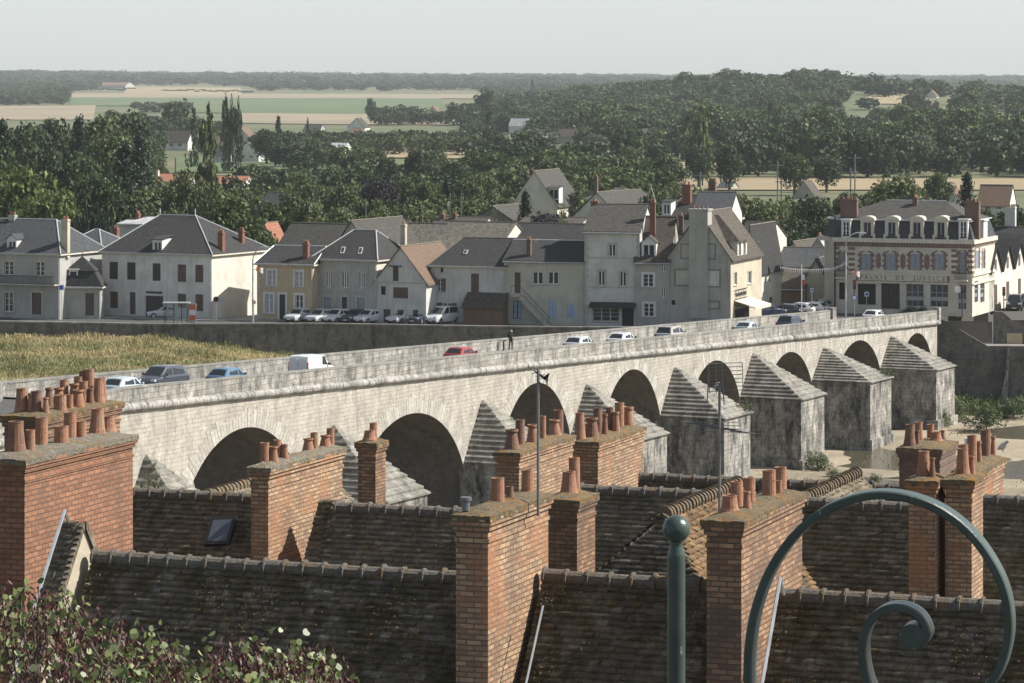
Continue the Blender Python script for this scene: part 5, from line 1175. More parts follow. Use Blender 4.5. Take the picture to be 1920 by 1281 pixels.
# 10 big gable house
D11 = 26*F/(614.2-HZ)
r, f_, W, zr = house('big_gable_house', 'big grey gable ended house with bricked up windows and a wide chimney at its peak', 1252, 1370, 614.2, 482, 400, 20, 12, 'gable_v', 'grey render', 'tile_old',
    [(1278, 459, 1293, 484, 'bk'), (1324, 459, 1340, 485, 'bk'), (1266, 506, 1292, 535, 'bk'), (1324, 507, 1349, 537, 'bk'), (1259, 563, 1266, 572, 'o'), (1326, 566, 1348, 578, 'bk')],
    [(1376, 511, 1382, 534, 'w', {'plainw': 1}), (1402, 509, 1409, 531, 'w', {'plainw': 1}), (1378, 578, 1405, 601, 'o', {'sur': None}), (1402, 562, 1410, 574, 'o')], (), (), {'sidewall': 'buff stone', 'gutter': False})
for x0, y0, x1, y1 in ((1278, 459, 1293, 484), (1324, 459, 1340, 485), (1266, 506, 1292, 535), (1324, 507, 1349, 537), (1326, 566, 1348, 578)):
    a0, c1 = f_.hit(x0, y0); a1, c0 = f_.hit(x1, y1); mb = MB(); mb.box(f_, a0, a1, .07, .12, c0, c1); b_ = mb.build('blocked_window', W_['white render'] if y0 == 507 or y0 == 459 else W_['yellow grey render'], r)
    mb = MB(); t_ = .13; mb.box(f_, a0-t_, a0, -.025, .1, c0-t_, c1+t_); mb.box(f_, a1, a1+t_, -.025, .1, c0-t_, c1+t_); mb.box(f_, a0, a1, -.023, .1, c1, c1+t_); mb.box(f_, a0, a1, -.023, .1, c0-t_, c0); mb.build('surround', M['shut_grey'] if 0 else W_['dark stone'], b_)
a0, zt = f_.hit(1293, 395); a1, _ = f_.hit(1328, 395); zs = zof(470, D11)
mb = MB(); mb.box(f_, a0, a1, -.24, 1.3, zs-7.0, zt); mb.box(f_, a0-.1, a1+.1, -.34, 1.4, zt, zt+.2)
ch = mb.build('chimney', W_['grey render'], r)
for k in range(4): mb = MB(); mb.lathe(f_(a0+.3+(a1-a0-.6)*k/3, .5, zt+.18), [(.13, 0), (.1, .35), (.12, .4)], 8); mb.build('chimney_pot', M['pot_dark'], ch, uv=False)
# hipped side dormer roof with two windows on the sunny side
PRs = lambda a, b_, c: f_(W-b_, a, c)
b0, z0 = f_.hits(1383, 482, W); b1, z1 = f_.hits(1407, 453, W); b0 = max(b0, .6); b1 = b0+3.6; z0 = zof(482, D11); z1 = zof(452, D11)
mb = MB(); hb = (b1-b0)/2; ops = [(b0+.35, b0+1.35, z0+.15, z1-.1), (b0+2.1, b0+3.1, z0+.15, z1-.1)]; wall_grid(mb, PRs, b0, b1, z0, z1, ops); mb.face([PRs(b0, 0, z0), PRs(b0, 3, z0), PRs(b0, 3, z1), PRs(b0, 0, z1)])
zp = zof(405, D11); cA = [PRs(b0-.4, -.35, z1), PRs(b1+.4, -.35, z1), PRs(b1+.4, 5.0, z1), PRs(b0-.4, 5.0, z1)]; q0, q1 = PRs((b0+b1)/2, 2.6, zp), PRs((b0+b1)/2, 4.6, zp)
mb.face([cA[0], cA[1], q0], 1); mb.face([cA[1], cA[2], q1, q0], 1); mb.face([cA[2], cA[3], q1], 1); mb.face([cA[3], cA[0], q0, q1], 1)
d_ = mb.build('dormer', [W_['cream render'], RF['tile_old']], r)
for o_ in ops: opening(PRs, *o_, 'w', d_, {'nosill': 1, 'plainw': 1})
# awning and cafe sign
bq = f_.hits(1376, 560, W)[0]; z_ = zof(562, D11); zz = zof(574, D11)
aw = empty('awning', f_(W, bq, 0), 'cream awning sloping out over the cafe front', 'awning'); mb = MB(); mb.prism([f_(W, bq, z_), f_(W, bq+6.2, z_), f_(W+2.3, bq+6.2, zz), f_(W+2.3, bq, zz)], V(0, 0, -.05)); mb.box(f_, W+2.28, W+2.33, bq, bq+6.2, zz-.3, zz-.01); mb.build('canvas', M['cream_trim'], aw); mb = MB(); mb.tube([f_(W, bq+.3, z_-.5), f_(W+2.2, bq+.3, zz-.1)], .03, 5); mb.tube([f_(W, bq+5.9, z_-.5), f_(W+2.2, bq+5.9, zz-.1)], .03, 5); mb.build('arm', M['iron_dark'], aw)
sg = empty('cafe_sign', f_(W+.1, bq, 5), 'scrolled black metal cafe sign on the sunlit wall above the awning', 'sign'); mb = MB(); z5 = zof(552, D11)
f4 = lambda b_, z: f_(W+.12, bq+b_, z)
pts = [f4(.2+4.2*k/40, z5+.22*math.sin(k*1.3)*(1+.3*math.sin(k*.7))) for k in range(41)]; mb.tube(pts, .05, 5); mb.tube([f4(0, z5-.45), f4(4.8, z5-.45)], .04, 5); mb.tube([f4(0, z5+.5), f4(4.8, z5+.5)], .04, 5); mb.build('lettering', M['iron_dark'], sg)
# 12 white house beyond, sunlit side
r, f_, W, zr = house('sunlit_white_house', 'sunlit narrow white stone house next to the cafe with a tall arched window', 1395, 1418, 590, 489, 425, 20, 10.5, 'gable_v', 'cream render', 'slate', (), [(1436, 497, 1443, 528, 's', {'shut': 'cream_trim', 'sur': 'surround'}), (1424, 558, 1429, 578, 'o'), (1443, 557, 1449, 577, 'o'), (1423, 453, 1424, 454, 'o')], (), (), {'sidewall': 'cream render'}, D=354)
# ---- roofs behind the front row
def back(name, label, px0, px1, ye, yr, D, phi=24, Dp=9, kind='gable_u', wall='pale render', roof='tile_grey', **kw):
    return house(name, label, px0, px1, 600, ye, yr, phi, Dp, kind, wall, roof, D=D, **kw)
back('mossy_roof_house', 'low mossy grey roof behind the tan house', 515, 640, 472, 421, 392, roof='slate_moss', wall='dark stone')
back('grey_gable_house', 'plain grey gabled house behind the stone house with hipped roof', 628, 690, 462, 416, 386, kind='gable_v', wall='grey render', roof='slate_moss', Dp=14)
back('pantile_house', 'wide grey pantiled roof behind the gabled barn house', 727, 800, 480, 421, 396, roof='tile_grey', Dp=12)
back('pantile_house', 'broad grey pantiled roof ending in a pale gable wall', 806, 928, 474, 418, 376, roof='tile_grey', Dp=12, wall='cream render')
back('slate_house', 'dark slate roof with three bright snow guards behind the stair house', 930, 1098, 458, 421, 378, roof='slate', Dp=9, ridge_m='ridge')
back('grey_tile_house', 'dark grey tiled roof with chimney stacks behind the pantiled roofs', 795, 890, 440, 408, 415, roof='tile_old', chim=[(830, 402, 420, 12, 4, 'brick_dull', 1), (852, 402, 420, 12, 4, 'brick_dull', 2)])
back('flat_brown_house', 'low brown roofed house behind the dark slate roof', 960, 1075, 430, 409, 430, roof='tile_old', wall='grey stone')
back('shed_house', 'small grey gabled shed roof among the gardens', 890, 958, 410, 388, 450, kind='gable_v', roof='slate_moss', wall='dark stone')
back('slate_wing', 'slate roofed wing right of the grey gabled house', 655, 735, 440, 414, 400, roof='slate_blue', Dp=10)
r = back('mansard_house', 'dark mansard house with a white dormer and two brick stacks behind the narrow house', 1236, 1340, 412, 366, 368, roof='slate', kind='hip', wall='pale render', rin=(1285, 1320), chim=[(1288, 346, 390, 26, 3.0, 'brick_red', 2), (1336, 340, 372, 22, 6.5, 'brick_dull', 4)], dorm=[(1241, 378, 1258, 404, 'm')])
r = back('grey_roof_house', 'light grey slate roofed house with white sunlit eaves behind the big gable', 1300, 1368, 402, 362, 362, roof='slate_blue', kind='gable_u', wall='cream render', Dp=8, phi=14)
back('dark_slate_house', 'dark slate house with a white gable end right of the sunlit white house', 1382, 1437, 450, 418, 372, roof='slate', wall='cream render', Dp=9, phi=20, chim=[(1418, 430, 445, 10, 4, 'brick_dull', 2)])
back('dark_long_house', 'long dark roofed low house between the white house and the court building', 1458, 1556, 500, 466, 374, roof='slate_blue', wall='dark stone', Dp=8, phi=10)
back('reddish_house', 'low reddish brown house with an arched door behind the parked cars', 1462, 1510, 540, 503, 366, roof='tile_old', wall='boards', Dp=8, phi=16)
back('beige_gable_house', 'beige gabled house beside the court building', 1506, 1552, 528, 488, 366, roof='slate', kind='gable_v', wall='yellow grey render', Dp=8, phi=16)
back('dark_brown_house', 'low dark brown roofed house right of the arched door house', 1462, 1512, 492, 455, 392, roof='tile_old', wall='grey render', kind='gable_v', phi=24)
back('pale_roof_house', 'house with pale grey slopes and small chimneys left of the court building', 1512, 1556, 478, 446, 388, roof='zincroof', kind='gable_v', wall='grey render', chim=[(1537, 441, 470, 9, 4, 'brick_dull', 2)])
# houses among the trees
back('thatch_grey_house', 'steep grey roofed house with a sloping white dormer among the garden trees', 958, 1045, 385, 322, 560, roof='slate_moss', wall='cream render', kind='gable_v', phi=18, Dp=15, chim=[(997, 318, 345, 8, 6, 'brick_dull', 1)], dorm=[(1028, 352, 1048, 375, 'm')])
back('grey_steep_house', 'grey steep roofed house with brick stacks behind the tall white house', 1100, 1190, 372, 352, 520, roof='slate_blue', wall='grey render', kind='hip', chim=[(1118, 330, 352, 8, 3, 'brick_dull', 1)])
back('grey_steep_house', 'big grey gabled house with pale side wall behind the tall chimney of the white house', 1068, 1170, 412, 362, 470, roof='slate_moss', wall='pale render', kind='gable_v', phi=30, Dp=14)
back('far_left_chimney_house', 'grey roofed house behind the cypress hedge with brick stack', 222, 285, 420, 408, 420, roof='zincroof', wall='pale render', chim=[(259, 400, 425, 10, 3, 'brick_red', 2)])
back('red_roof_house', 'house with red tiled roof between the willow and the pines', 280, 325, 340, 327, 640, roof='tile_red', wall='white render', chim=[(296, 320, 330, 4, 3, 'white render', 1)])
back('red_roof_house', 'long low house with red tiled roof right of the willow', 392, 455, 345, 331, 640, roof='tile_red', wall='white render', phi=12)
back('small_red_house', 'small red roofed gabled house with a round vent behind the tan house', 480, 512, 452, 420, 398, roof='tile_red', wall='white render', kind='gable_v', phi=20, Dp=4)
back('slate_cottage', 'dark roofed cottage behind the walnut tree', 480, 530, 390, 362, 520, roof='slate', wall='dark stone')
hh = [('white_gabled_house', 'white gabled house with grey roof beside the tall poplar', 306, 352, 266, 245, 1180, 'gable_u', 'tile_old'), ('brown_roof_house', 'brown roofed white house next to the tall poplar', 336, 372, 262, 248, 1250, 'hip', 'tile_old'),
 ('white_bungalow', 'white walled house with red and grey roof right of the poplar', 400, 442, 272, 256, 1120, 'gable_u', 'tile_brown'), ('steep_gabled_house', 'steep brown roofed house with a pale gable facing left', 425, 472, 262, 238, 1150, 'gable_v', 'tile_brown'),
 ('grey_roof_villa', 'grey roofed villa with pale gable in front of the hedge', 440, 485, 288, 268, 1010, 'gable_v', 'slate_moss'), ('garden_house', 'small white garden house below the grey roofed villa', 400, 422, 292, 280, 1000, 'gable_u', 'slate'),
 ('long_shed', 'white fronted shed with low sloping pale roof beside the golden field', 592, 645, 280, 268, 1060, 'gable_u', 'zincroof'), ('grey_farmhouse', 'grey farmhouse behind the spruces at the wheat field', 568, 600, 244, 234, 1480, 'gable_u', 'slate_moss'),
 ('white_farmhouse', 'white farmhouse with steep grey roof at the wheat field edge', 652, 684, 238, 222, 1500, 'gable_v', 'slate_moss'), ('brown_farmhouse', 'brown roofed cottage below the white farmhouse', 645, 682, 252, 240, 1350, 'hip', 'tile_brown'),
 ('field_barn', 'pale barn at the end of the green field', 766, 782, 212, 200, 1900, 'gable_u', 'tile_old'), ('field_house', 'gabled house at the right end of the green field', 800, 822, 212, 199, 1900, 'gable_v', 'tile_brown'),
 ('white_hangar', 'round roofed white hangar among the trees', 908, 935, 208, 201, 2000, 'gable_u', 'zincroof'), ('white_warehouse', 'low white warehouse with a yellow end wall', 954, 988, 236, 222, 1500, 'gable_u', 'zincroof'),
 ('white_gable_cottage', 'tiny white gable beside dark trees above the golden field', 850, 872, 256, 246, 1250, 'gable_v', 'slate'), ('brown_roof_cottage', 'long brown roof in front of the round oaks', 1038, 1082, 256, 242, 1300, 'gable_u', 'tile_old'),
 ('white_gable_cottage', 'white gable ended house left of the giant poplar', 1190, 1217, 260, 243, 1250, 'gable_v', 'slate'), ('hill_house', 'white house on the hillside field to the right', 1736, 1756, 180, 170, 2100, 'gable_v', 'tile_brown'),
 ('hill_cottage', 'white cottage in the middle of the wooded slope', 1576, 1596, 215, 208, 1900, 'gable_u', 'slate'), ('hill_barn', 'brown roofed barn near the top of the wooded slope', 1590, 1612, 182, 176, 2200, 'gable_u', 'tile_brown'),
 ('white_cottage', 'white cottage at the foot of the hillside field', 1668, 1684, 217, 211, 1800, 'gable_u', 'slate'), ('grey_barn', 'small house with grey roof at the right edge of the slope', 1866, 1890, 200, 190, 1900, 'gable_v', 'tile_old'),
 ('brown_gable_house', 'dark gabled roof standing in front of the golden field', 1484, 1530, 372, 340, 700, 'gable_v', 'tile_old'), ('field_edge_house', 'pale gabled house behind the dark fir', 1760, 1800, 372, 352, 640, 'gable_v', 'tile_brown'),
 ('field_edge_house', 'long brown roofed house with pale gable right of the dark fir', 1832, 1892, 384, 348, 600, 'gable_u', 'tile_brown'), ('grey_shed', 'low grey shed at the foot of the river woods', 1345, 1370, 352, 342, 760, 'gable_u', 'slate_blue'),
 ('far_red_barn', 'long red roofed barn in the distant plain at left', 186, 235, 160.5, 154.5, 4700, 'gable_u', 'tile_brown')]
for nm, lb, a, b_, ye, yr, D, kd, rf in hh:
    zg_ = float(hill((a-960)/F*D, D)); house(nm, lb, a, b_, 600, ye, yr, 22, max(6, (b_-a)/F*D*.7), kd, 'white render' if 'white' in lb or 'pale' in lb else 'grey render', rf, D=D, zb=zg_-.3, opt={'gutter': False, 'plainw': 1, 'nosill': 1}, wins=[(a+(b_-a)*.25, ye+3, a+(b_-a)*.4, ye+9, 'w'), (a+(b_-a)*.6, ye+3, a+(b_-a)*.75, ye+9, 'w')] if D < 1300 and kd != 'hip' else ())
# ---------------------------------------------------------------- court building
DP = 357.0; A = gnd(1567, DP, 0); fr = Fr(V(A.x, A.y, 0), 22); W = fr.hit(1823, 500)[0]; DEP = 10.5
PJ = empty('court_building', fr(W/2, 0, 0), 'grand cream court building with brick striped corners, slate mansard roof and four arched dormers', 'building')
PF = lambda a, b_, c: fr(a, b_, c); PR = lambda a, b_, c: fr(W-b_, a, c)
ZC = zof(447, DP); Z1 = zof(524, DP)
def fo(lst, hit=fr.hit):
    r = []
    for x0, y0, x1, y1, ty, o in lst:
        a0, c1 = hit(x0, y0); a1, c0 = hit(x1, y1); r.append((a0, a1, max(.02, c0), c1, ty, o))
    return r
up_w = [(c-9, 476, c+9, 507, 'w1', {}) for c in (1624, 1670, 1716, 1761)]+[(1800, 473, 1809, 516, 'w1', {}), (1576, 473, 1583, 513, 'w1', {})]
gf = [(1608, 532, 1642, 572, 'o', {}), (1652, 531, 1687, 580, 'gate', {}), (1699, 532, 1732, 574, 'shop', {}), (1744, 533, 1778, 575, 'shop', {}), (1573, 530, 1584, 562, 'o', {}), (1796, 534, 1812, 580, 'shop', {})]
ops = fo(up_w+gf); sops = fo([(1827, 528, 1834, 566, 'shop', {}), (1838, 528, 1846, 566, 'shop', {}), (1829, 471, 1836, 503, 'w1', {}), (1842, 471, 1846, 503, 'w1', {})], lambda x, y: fr.hits(x, y, W))
W_['court'] = render_wall('court cream wall', (0.56, 0.53, 0.45), amt=0.25)
mb = MB(); wall_grid(mb, PF, 0, W, 0, ZC, ops); wall_grid(mb, PR, 0, DEP, 0, ZC, sops)
mb.face([fr(0, 0, 0), fr(-2.2, 3.0, 0), fr(-2.2, 3.0, ZC), fr(0, 0, ZC)]); mb.face([fr(-2.2, 3, 0), fr(-2.2, DEP, 0), fr(-2.2, DEP, ZC), fr(-2.2, 3, ZC)]); mb.face([fr(-2.2, DEP, 0), fr(W, DEP, 0), fr(W, DEP, ZC), fr(-2.2, DEP, ZC)])
mb.build('wall', W_['court'], PJ)
def pj_open(P, a0, a1, c0, c1, ty):
    if ty == 'w1':
        mb = MB(); am = (a0+a1)/2
        for s0, s1 in ((a0+.02, am-.02), (am+.02, a1-.02)):
            mb.box(P, s0, s1, .06, .1, c0+.01, c1-.01)
            for k in range(2): mb.box(P, s0+(s1-s0)*(.3+.4*k)-.02, s0+(s1-s0)*(.3+.4*k)+.02, .04, .061, c0+.05, c1-.05)
        mb.build('shutter', M['shut_grey'], PJ)
        mb = MB(); s = .28; n = 6
        for k in range(n):
            z0 = c0+(c1-c0)*k/n; z1 = c0+(c1-c0)*(k+1)/n; ww = s*(1.5 if k % 2 else .85)
            mb.box(P, a0-ww, a0-.001, -.04, .1, z0+.01, z1-.01); mb.box(P, a1+.001, a1+ww, -.04, .1, z0+.01, z1-.01)
        for k in range(7):
            t0, t1 = math.pi*k/7, math.pi*(k+1)/7; r0, r1 = (a1-a0)/2+.02, (a1-a0)/2+.34; q = lambda t_, r_: P(am-math.cos(t_)*r_, -.04, c1+math.sin(t_)*r_*.45-.02)
            mb.face([q(t0, r0), q(t1, r0), q(t1, r1), q(t0, r1)], 0 if k != 3 else 1)
        mb.build('brick_surround', [M['brick_trim'], M['cream_trim']], PJ)
    elif ty in ('o', 'gate'):
        mb = MB(); mb.box(P, a0, a1, .25, .3, c0, c1)
        if ty == 'gate':
            for k in range(5): mb.box(P, a0+(a1-a0)*k/5+.05, a0+(a1-a0)*(k+1)/5-.05, .2, .251, c0+.2, c1-.3)
        mb.build('gate' if ty == 'gate' else 'doorway', M['door_dark' if ty == 'o' else 'shut_dark'], PJ)
    else:
        mb = MB(); t_ = .08; mb.box(P, a0, a0+t_, .1, .16, c0, c1); mb.box(P, a1-t_, a1, .1, .16, c0, c1); mb.box(P, a0+t_, a1-t_, .1, .16, c1-t_, c1)
        for k in (1, 2): x = a0+(a1-a0)*k/3; mb.box(P, x-.04, x+.04, .1, .16, c0, c1-t_)
        z = c0+(c1-c0)*.62; mb.box(P, a0+t_, a1-t_, .099, .16, z-.04, z+.04)
        w0 = mb.build('window', M['shut_grey'], PJ)
        mb = MB(); mb.face([P(a0, .15, c0), P(a1, .15, c0), P(a1, .15, c1), P(a0, .15, c1)]); mb.build('pane', M['pane'], w0)
        mb = MB(); mb.face([P(a0+.1, .14, c0+(c1-c0)*.25), P(a1-.1, .14, c0+(c1-c0)*.25), P(a1-.1, .14, c0+(c1-c0)*.42), P(a0+.1, .14, c0+(c1-c0)*.42)]); mb.build('curtain', M['curtain'], w0)
for o_ in ops: pj_open(PF, *o_[:5])
for o_ in sops: pj_open(PR, *o_[:5])
ax = lambda px: fr.hit(px, 500)[0]
# cornice, dentils, bands
mb = MB(); mb.box(fr, -.25, W+.35, -.45, .02, ZC-.35, ZC+.12); mb.box(fr, W-.02, W+.36, .02, DEP, ZC-.353, ZC+.117); mb.box(fr, -2.5, -.25, 1.4, DEP, ZC-.35, ZC+.12); mb.build('cornice', M['cream_trim'], PJ)
mb = MB(); n = 46
for k in range(n): a = W*k/n; mb.box(fr, a+.05, a+W/n*.6, -.3, -.01, ZC-.62, ZC-.355)
for k in range(28): b_ = DEP*k/28; mb.box(fr, W+.01, W+.25, b_+.05, b_+.25, ZC-.62, ZC-.36)
mb.build('dentil_band', M['brick_trim'], PJ)
mb = MB(); mb.box(fr, 0, W+.02, -.035, 0, ZC-.85, ZC-.66); mb.build('brick_band', M['brick_trim'], PJ)
for py, h in ((511, .25), (527, .2)): band(PJ, fr, W, py, DP, h, .14, 'cream_trim', side=DEP)
# brick stripes at the corner bays
for x0, x1, x2, x3 in ((1567.5, 1574, 1591, 1603), (1784, 1795, 1815, 1822.5)):
    mb = MB(); n = 9; z0, z1 = zof(508, DP), zof(463, DP)
    for k in range(0, n, 2):
        a, b_ = z0+(z1-z0)*k/n, z0+(z1-z0)*(k+1)/n
        for s, e in ((x0, x1), (x2, x3)): mb.box(fr, ax(s), ax(e), -.05, .01, a, b_)
        if x0 > 1700: mb.box(fr, W+.0, W+.05, .02, .9, a, b_)
    mb.build('brick_stripes', M['brick_trim'], PJ)
for px in (1647, 1693, 1738): 
    mb = MB(); a = ax(px); z0, z1 = zof(503, DP), zof(472, DP); mb.prism([fr(a-.28, -.03, z0+.3), fr(a, -.03, z0), fr(a+.28, -.03, z0+.3), fr(a+.28, -.03, z1-.3), fr(a, -.03, z1), fr(a-.28, -.03, z1-.3)], fr.v*.03); mb.build('brick_panel', M['brick_trim'], PJ)
# sign band with lettering
mb = MB(); z0, z1 = zof(524, DP), zof(513.5, DP); a0, a1 = ax(1609), ax(1776); mb.box(fr, a0, a1, -.10, 0, z0, z1); sb = mb.build('sign_board', M['cream_trim'], PJ)
mb = MB(); mb.box(fr, a0-.25, a1+.25, -.07, -.002, z0-.12, z1+.12); mb.build('sign_border', M['brick_trim'], PJ)
tc = bpy.data.curves.new('sign_text', 'FONT'); tc.body = 'PALAIS  DE  JUSTICE'; tc.size = .62; tc.extrude = .012; tc.align_x = 'CENTER'; tc.align_y = 'CENTER'; tc.space_character = 1.75; tc.materials.append(M['brick_dull'])
tob = bpy.data.objects.new('sign_text', tc); C.objects.link(tob); bpy.context.view_layer.update(); tme = bpy.data.meshes.new_from_object(tob.evaluated_get(bpy.context.evaluated_depsgraph_get())); bpy.data.objects.remove(tob); to = link_mesh('lettering', tme, sb); p = fr((a0+a1)/2, -.115, (z0+z1)/2); to.location = p-wloc(sb); to.rotation_euler = (R(90), 0, R(-22))
# balconies
for px0, px1 in ((1792, 1816), (1569, 1590)):
    mb = MB(); a, b_ = ax(px0), ax(px1); z = zof(519, DP); mb.box(fr, a, b_, -.7, 0, z-.15, z); q = mb.build('balcony', M['cream_trim'], PJ)
    mb = MB(); mb.box(fr, a, b_, -.7, -.66, z+.75, z+.8)
    for k in range(14): x = a+(b_-a)*k/14; mb.box(fr, x, x+.025, -.69, -.66, z, z+.75)
    mb.build('railing', M['iron_dark'], q)
# mansard, hip above
zb_, zt_, zr_ = ZC+.12, zof(411, DP+1), zof(374, DP+5.2)
mb = MB(); lo = [fr(-.1, -.2, zb_), fr(W+.1, -.2, zb_), fr(W+.1, DEP, zb_), fr(-2.3, DEP, zb_), fr(-2.3, 2.9, zb_)]; hi = [fr(.5, .5, zt_), fr(W-.5, .5, zt_), fr(W-.5, DEP-.6, zt_), fr(-1.6, DEP-.6, zt_), fr(-1.6, 3.2, zt_)]
for k in range(5): j = (k+1) % 5; mb.face([lo[k], lo[j], hi[j], hi[k]])
q0, q1 = fr(ax(1640), 5.2, zr_), fr(ax(1752), 5.2, zr_)
hh_ = [h_+(h_-fr(W/2, 5, zt_)).normalized()*.3+V(0, 0, .02) for h_ in hi]
mb.face([hh_[0], hh_[1], q1, q0], 1); mb.face([hh_[1], hh_[2], q1], 1); mb.face([hh_[2], hh_[3], q0, q1], 1); mb.face([hh_[3], hh_[4], q0], 1); mb.face([hh_[4], hh_[0], q0], 1)
ro = mb.build('roof', [RF['slate_blue'], RF['slate_moss']], PJ)
mb = MB(); 
for k in range(5): mb.tube([hh_[k], hh_[(k+1) % 5]], .09, 5)
mb.tube([q0, q1], .08, 5); mb.build('ridge', M['zinc'], ro, uv=False)
for px in (1626, 1672, 1719, 1764):
    a0, c1 = fr.hit(px-8, 415, -.1); a1, c0 = fr.hit(px+8, 437, -.1); c0 = zb_-.02; PD = lambda a, b_, c: fr(a, -.12+b_, c); mb = MB(); am = (a0+a1)/2; s = .28
    wall_grid(mb, PD, a0-s, a1+s, c0, c1+.1, [(a0+.05, a1-.05, c0+.25, c1-.1)], .15)
    for x in (a0-s, a1+s): mb.face([PD(x, 0, c0), PD(x, 2.2, c0), PD(x, 2.2, c1+.1), PD(x, 0, c1+.1)])
    mb.box(PD, a0-s-.15, a0-s+.1, -.1, .1, c0, c0+.5); mb.box(PD, a1+s-.1, a1+s+.15, -.1, .1, c0, c0+.5)
    n = 8; hw = (a1-a0)/2+s+.15
    arc = [(am-math.cos(math.pi*k/n)*hw, c1+.1+math.sin(math.pi*k/n)*.5) for k in range(n+1)]
    mb.prism([PD(x, -.12, z) for x, z in arc], fr.v*2.3)
    d_ = mb.build('dormer', M['cream_trim'], PJ); opening(PD, a0+.05, a1-.05, c0+.25, c1-.1, 'w', d_, {'nosill': 1, 'plainw': 1, 'frame': 'shut_grey'})
for px, wpx in ((1586, 17), (1806, 17)):
    a0, c1 = fr.hit(px-wpx/2, 413, -.2); a1, c0 = fr.hit(px+wpx/2, 438, -.2); c0 = zb_; PD = lambda a, b_, c: fr(a, -.2+b_, c); mb = MB()
    wall_grid(mb, PD, a0, a1, c0, c1, [(a0+.15, a1-.15, c0+.15, c1-.15)], .12); mb.box(PD, a0-.12, a1+.12, -.1, 2.4, c1, c1+.14)
    for x in (a0, a1): mb.face([PD(x, 0, c0), PD(x, 2.2, c0), PD(x, 2.2, c1), PD(x, 0, c1)])
    d_ = mb.build('dormer', M['surround_w'], PJ); opening(PD, a0+.15, a1-.15, c0+.15, c1-.15, 'w', d_, {'nosill': 1})
mb = MB(); b0 = 4.0; mb.box(fr, W-.6, W+.3, b0, b0+1.8, zb_, zb_+1.9); mb.box(fr, W-.6, W+.45, b0-.15, b0+1.95, zb_+1.9, zb_+2.05); mb.build('dormer', M['surround_w'], PJ)
stack(ro, fr, ax(1587), 1.2, 1.9, .7, zt_-1, zof(374, DP), 'brick_dull', 4, 'pot_dark'); stack(ro, fr, ax(1698), 4.2, .55, .6, zt_, zof(368, DP+4), 'brick_dull', 2)
stack(ro, fr, ax(1817), 1.6, 1.6, .8, zb_, zof(376, DP), 'brick_dull', 4, 'pot_dark')
mb = MB(); mb.tube([fr(-.05, -.15, .1), fr(-.05, -.15, zof(405, DP))], .09, 6); mb.build('drainpipe', M['iron_dark'], PJ)
# serrated gables to the right of it
Fg = Fr(fr(W, 0, 0), 22)
GB = empty('gabled_row_house', fr(W, DEP+9, 0), 'row of cream narrow gables with steep dark roofs beside the court building', 'building')
prev = None; gx = [1855, 1878, 1900, 1922, 1946, 1972]
bs = [Fg.hits(x, 500, 0)[0] for x in gx]; zE = zof(516, fr(W, bs[0], 0).y); zP = zof(464, fr(W, bs[0], 0).y)
mb = MB(); mr = MB()
for b0, b1 in zip(bs, bs[1:]):
    bm = (b0+b1)/2; mb.face([Fg(0, b0, 0), Fg(0, b1, 0), Fg(0, b1, zE), Fg(0, bm, zP), Fg(0, b0, zE)])
    for e_ in (b0, b1):
        sg_ = .12; mr.prism([Fg(.3, e_, zE), Fg(.3, bm, zP+.06), Fg(-9, bm, zP+.06), Fg(-9, e_, zE)], V(0, 0, .15))
    z0 = zE-.2; q = MB(); q.box(Fg, -.02, .05, bm-.45, bm+.45, z0+.5, z0+1.8); q.build('window', M['shut_brown'], GB)
    q = MB(); q.box(Fg, -.02, .06, bm-.6, bm+.6, .1, 2.9); q.build('door', M['door_brown'], GB)
mb.build('wall', W_['cream render'], GB); mr.build('roof', RF['slate'], GB)
back('long_slate_house', 'long dark slate roof with a big pale chimney behind the serrated gables', 1850, 1990, 470, 428, 410, roof='slate', wall='buff stone', Dp=9, chim=[(1895, 388, 430, 30, 5, 'pale render', 4)])
# ---------------------------------------------------------------- walls right of the bridge
RD = 352.0
def wallpoly(name, pts, D0, D1, th, mat, label, cat='wall', base_z=None):
    """front polygon given in pixels on a vertical plane from D0 (px 1757) to D1 (px 2100)"""
    pl0, pl1 = gnd(1757, D0), gnd(2100, D1); u_ = (pl1-pl0).normalized(); n_ = V(-u_.y, u_.x, 0)
    P = []
    for px, py in pts:
        d = ray(px, py); t_ = (pl0-V(0, 0, H)).dot(n_)/d.dot(n_); P.append(V(0, 0, H)+d*t_)
    mb = MB(); mb.prism(P, n_*th); o = mb.build(name, mat, base=(P[0].x, P[0].y, 0)); return tag(o, label, cat)
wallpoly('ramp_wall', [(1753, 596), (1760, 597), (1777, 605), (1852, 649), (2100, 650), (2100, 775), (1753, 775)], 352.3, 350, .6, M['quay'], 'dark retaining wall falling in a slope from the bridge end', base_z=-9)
wallpoly('wall_ledge', [(1754, 668), (2100, 670), (2100, 674), (1754, 672)], 352.1, 349.8, .5, M['quay'], 'thin stone ledge running along the dark retaining wall', 'ledge')
wallpoly('buttress', [(1889, 649), (1893, 649), (1888, 775), (1870, 775), (1886, 700)], 351.2, 348.9, 1.2, M['pier'], 'pale edged buttress on the dark retaining wall', 'buttress')
mb = MB(); mb.face([gnd(1757, 352.5, -3.5), gnd(2300, 350, -3.5), gnd(2300, 362, -3.5), gnd(1757, 362, -3.5)]); tag(mb.build('lower_path', M['pave']), kind='structure')
W_['rough'] = render_wall('rough render', (0.30, 0.28, 0.25), amt=.5)
wallpoly('rendered_wall', [(1757, 603), (1863, 603), (1863, 655), (1757, 655)], 359.5, 357.5, .4, W_['rough'], 'rough grey wall under the iron railing with a light drainpipe')
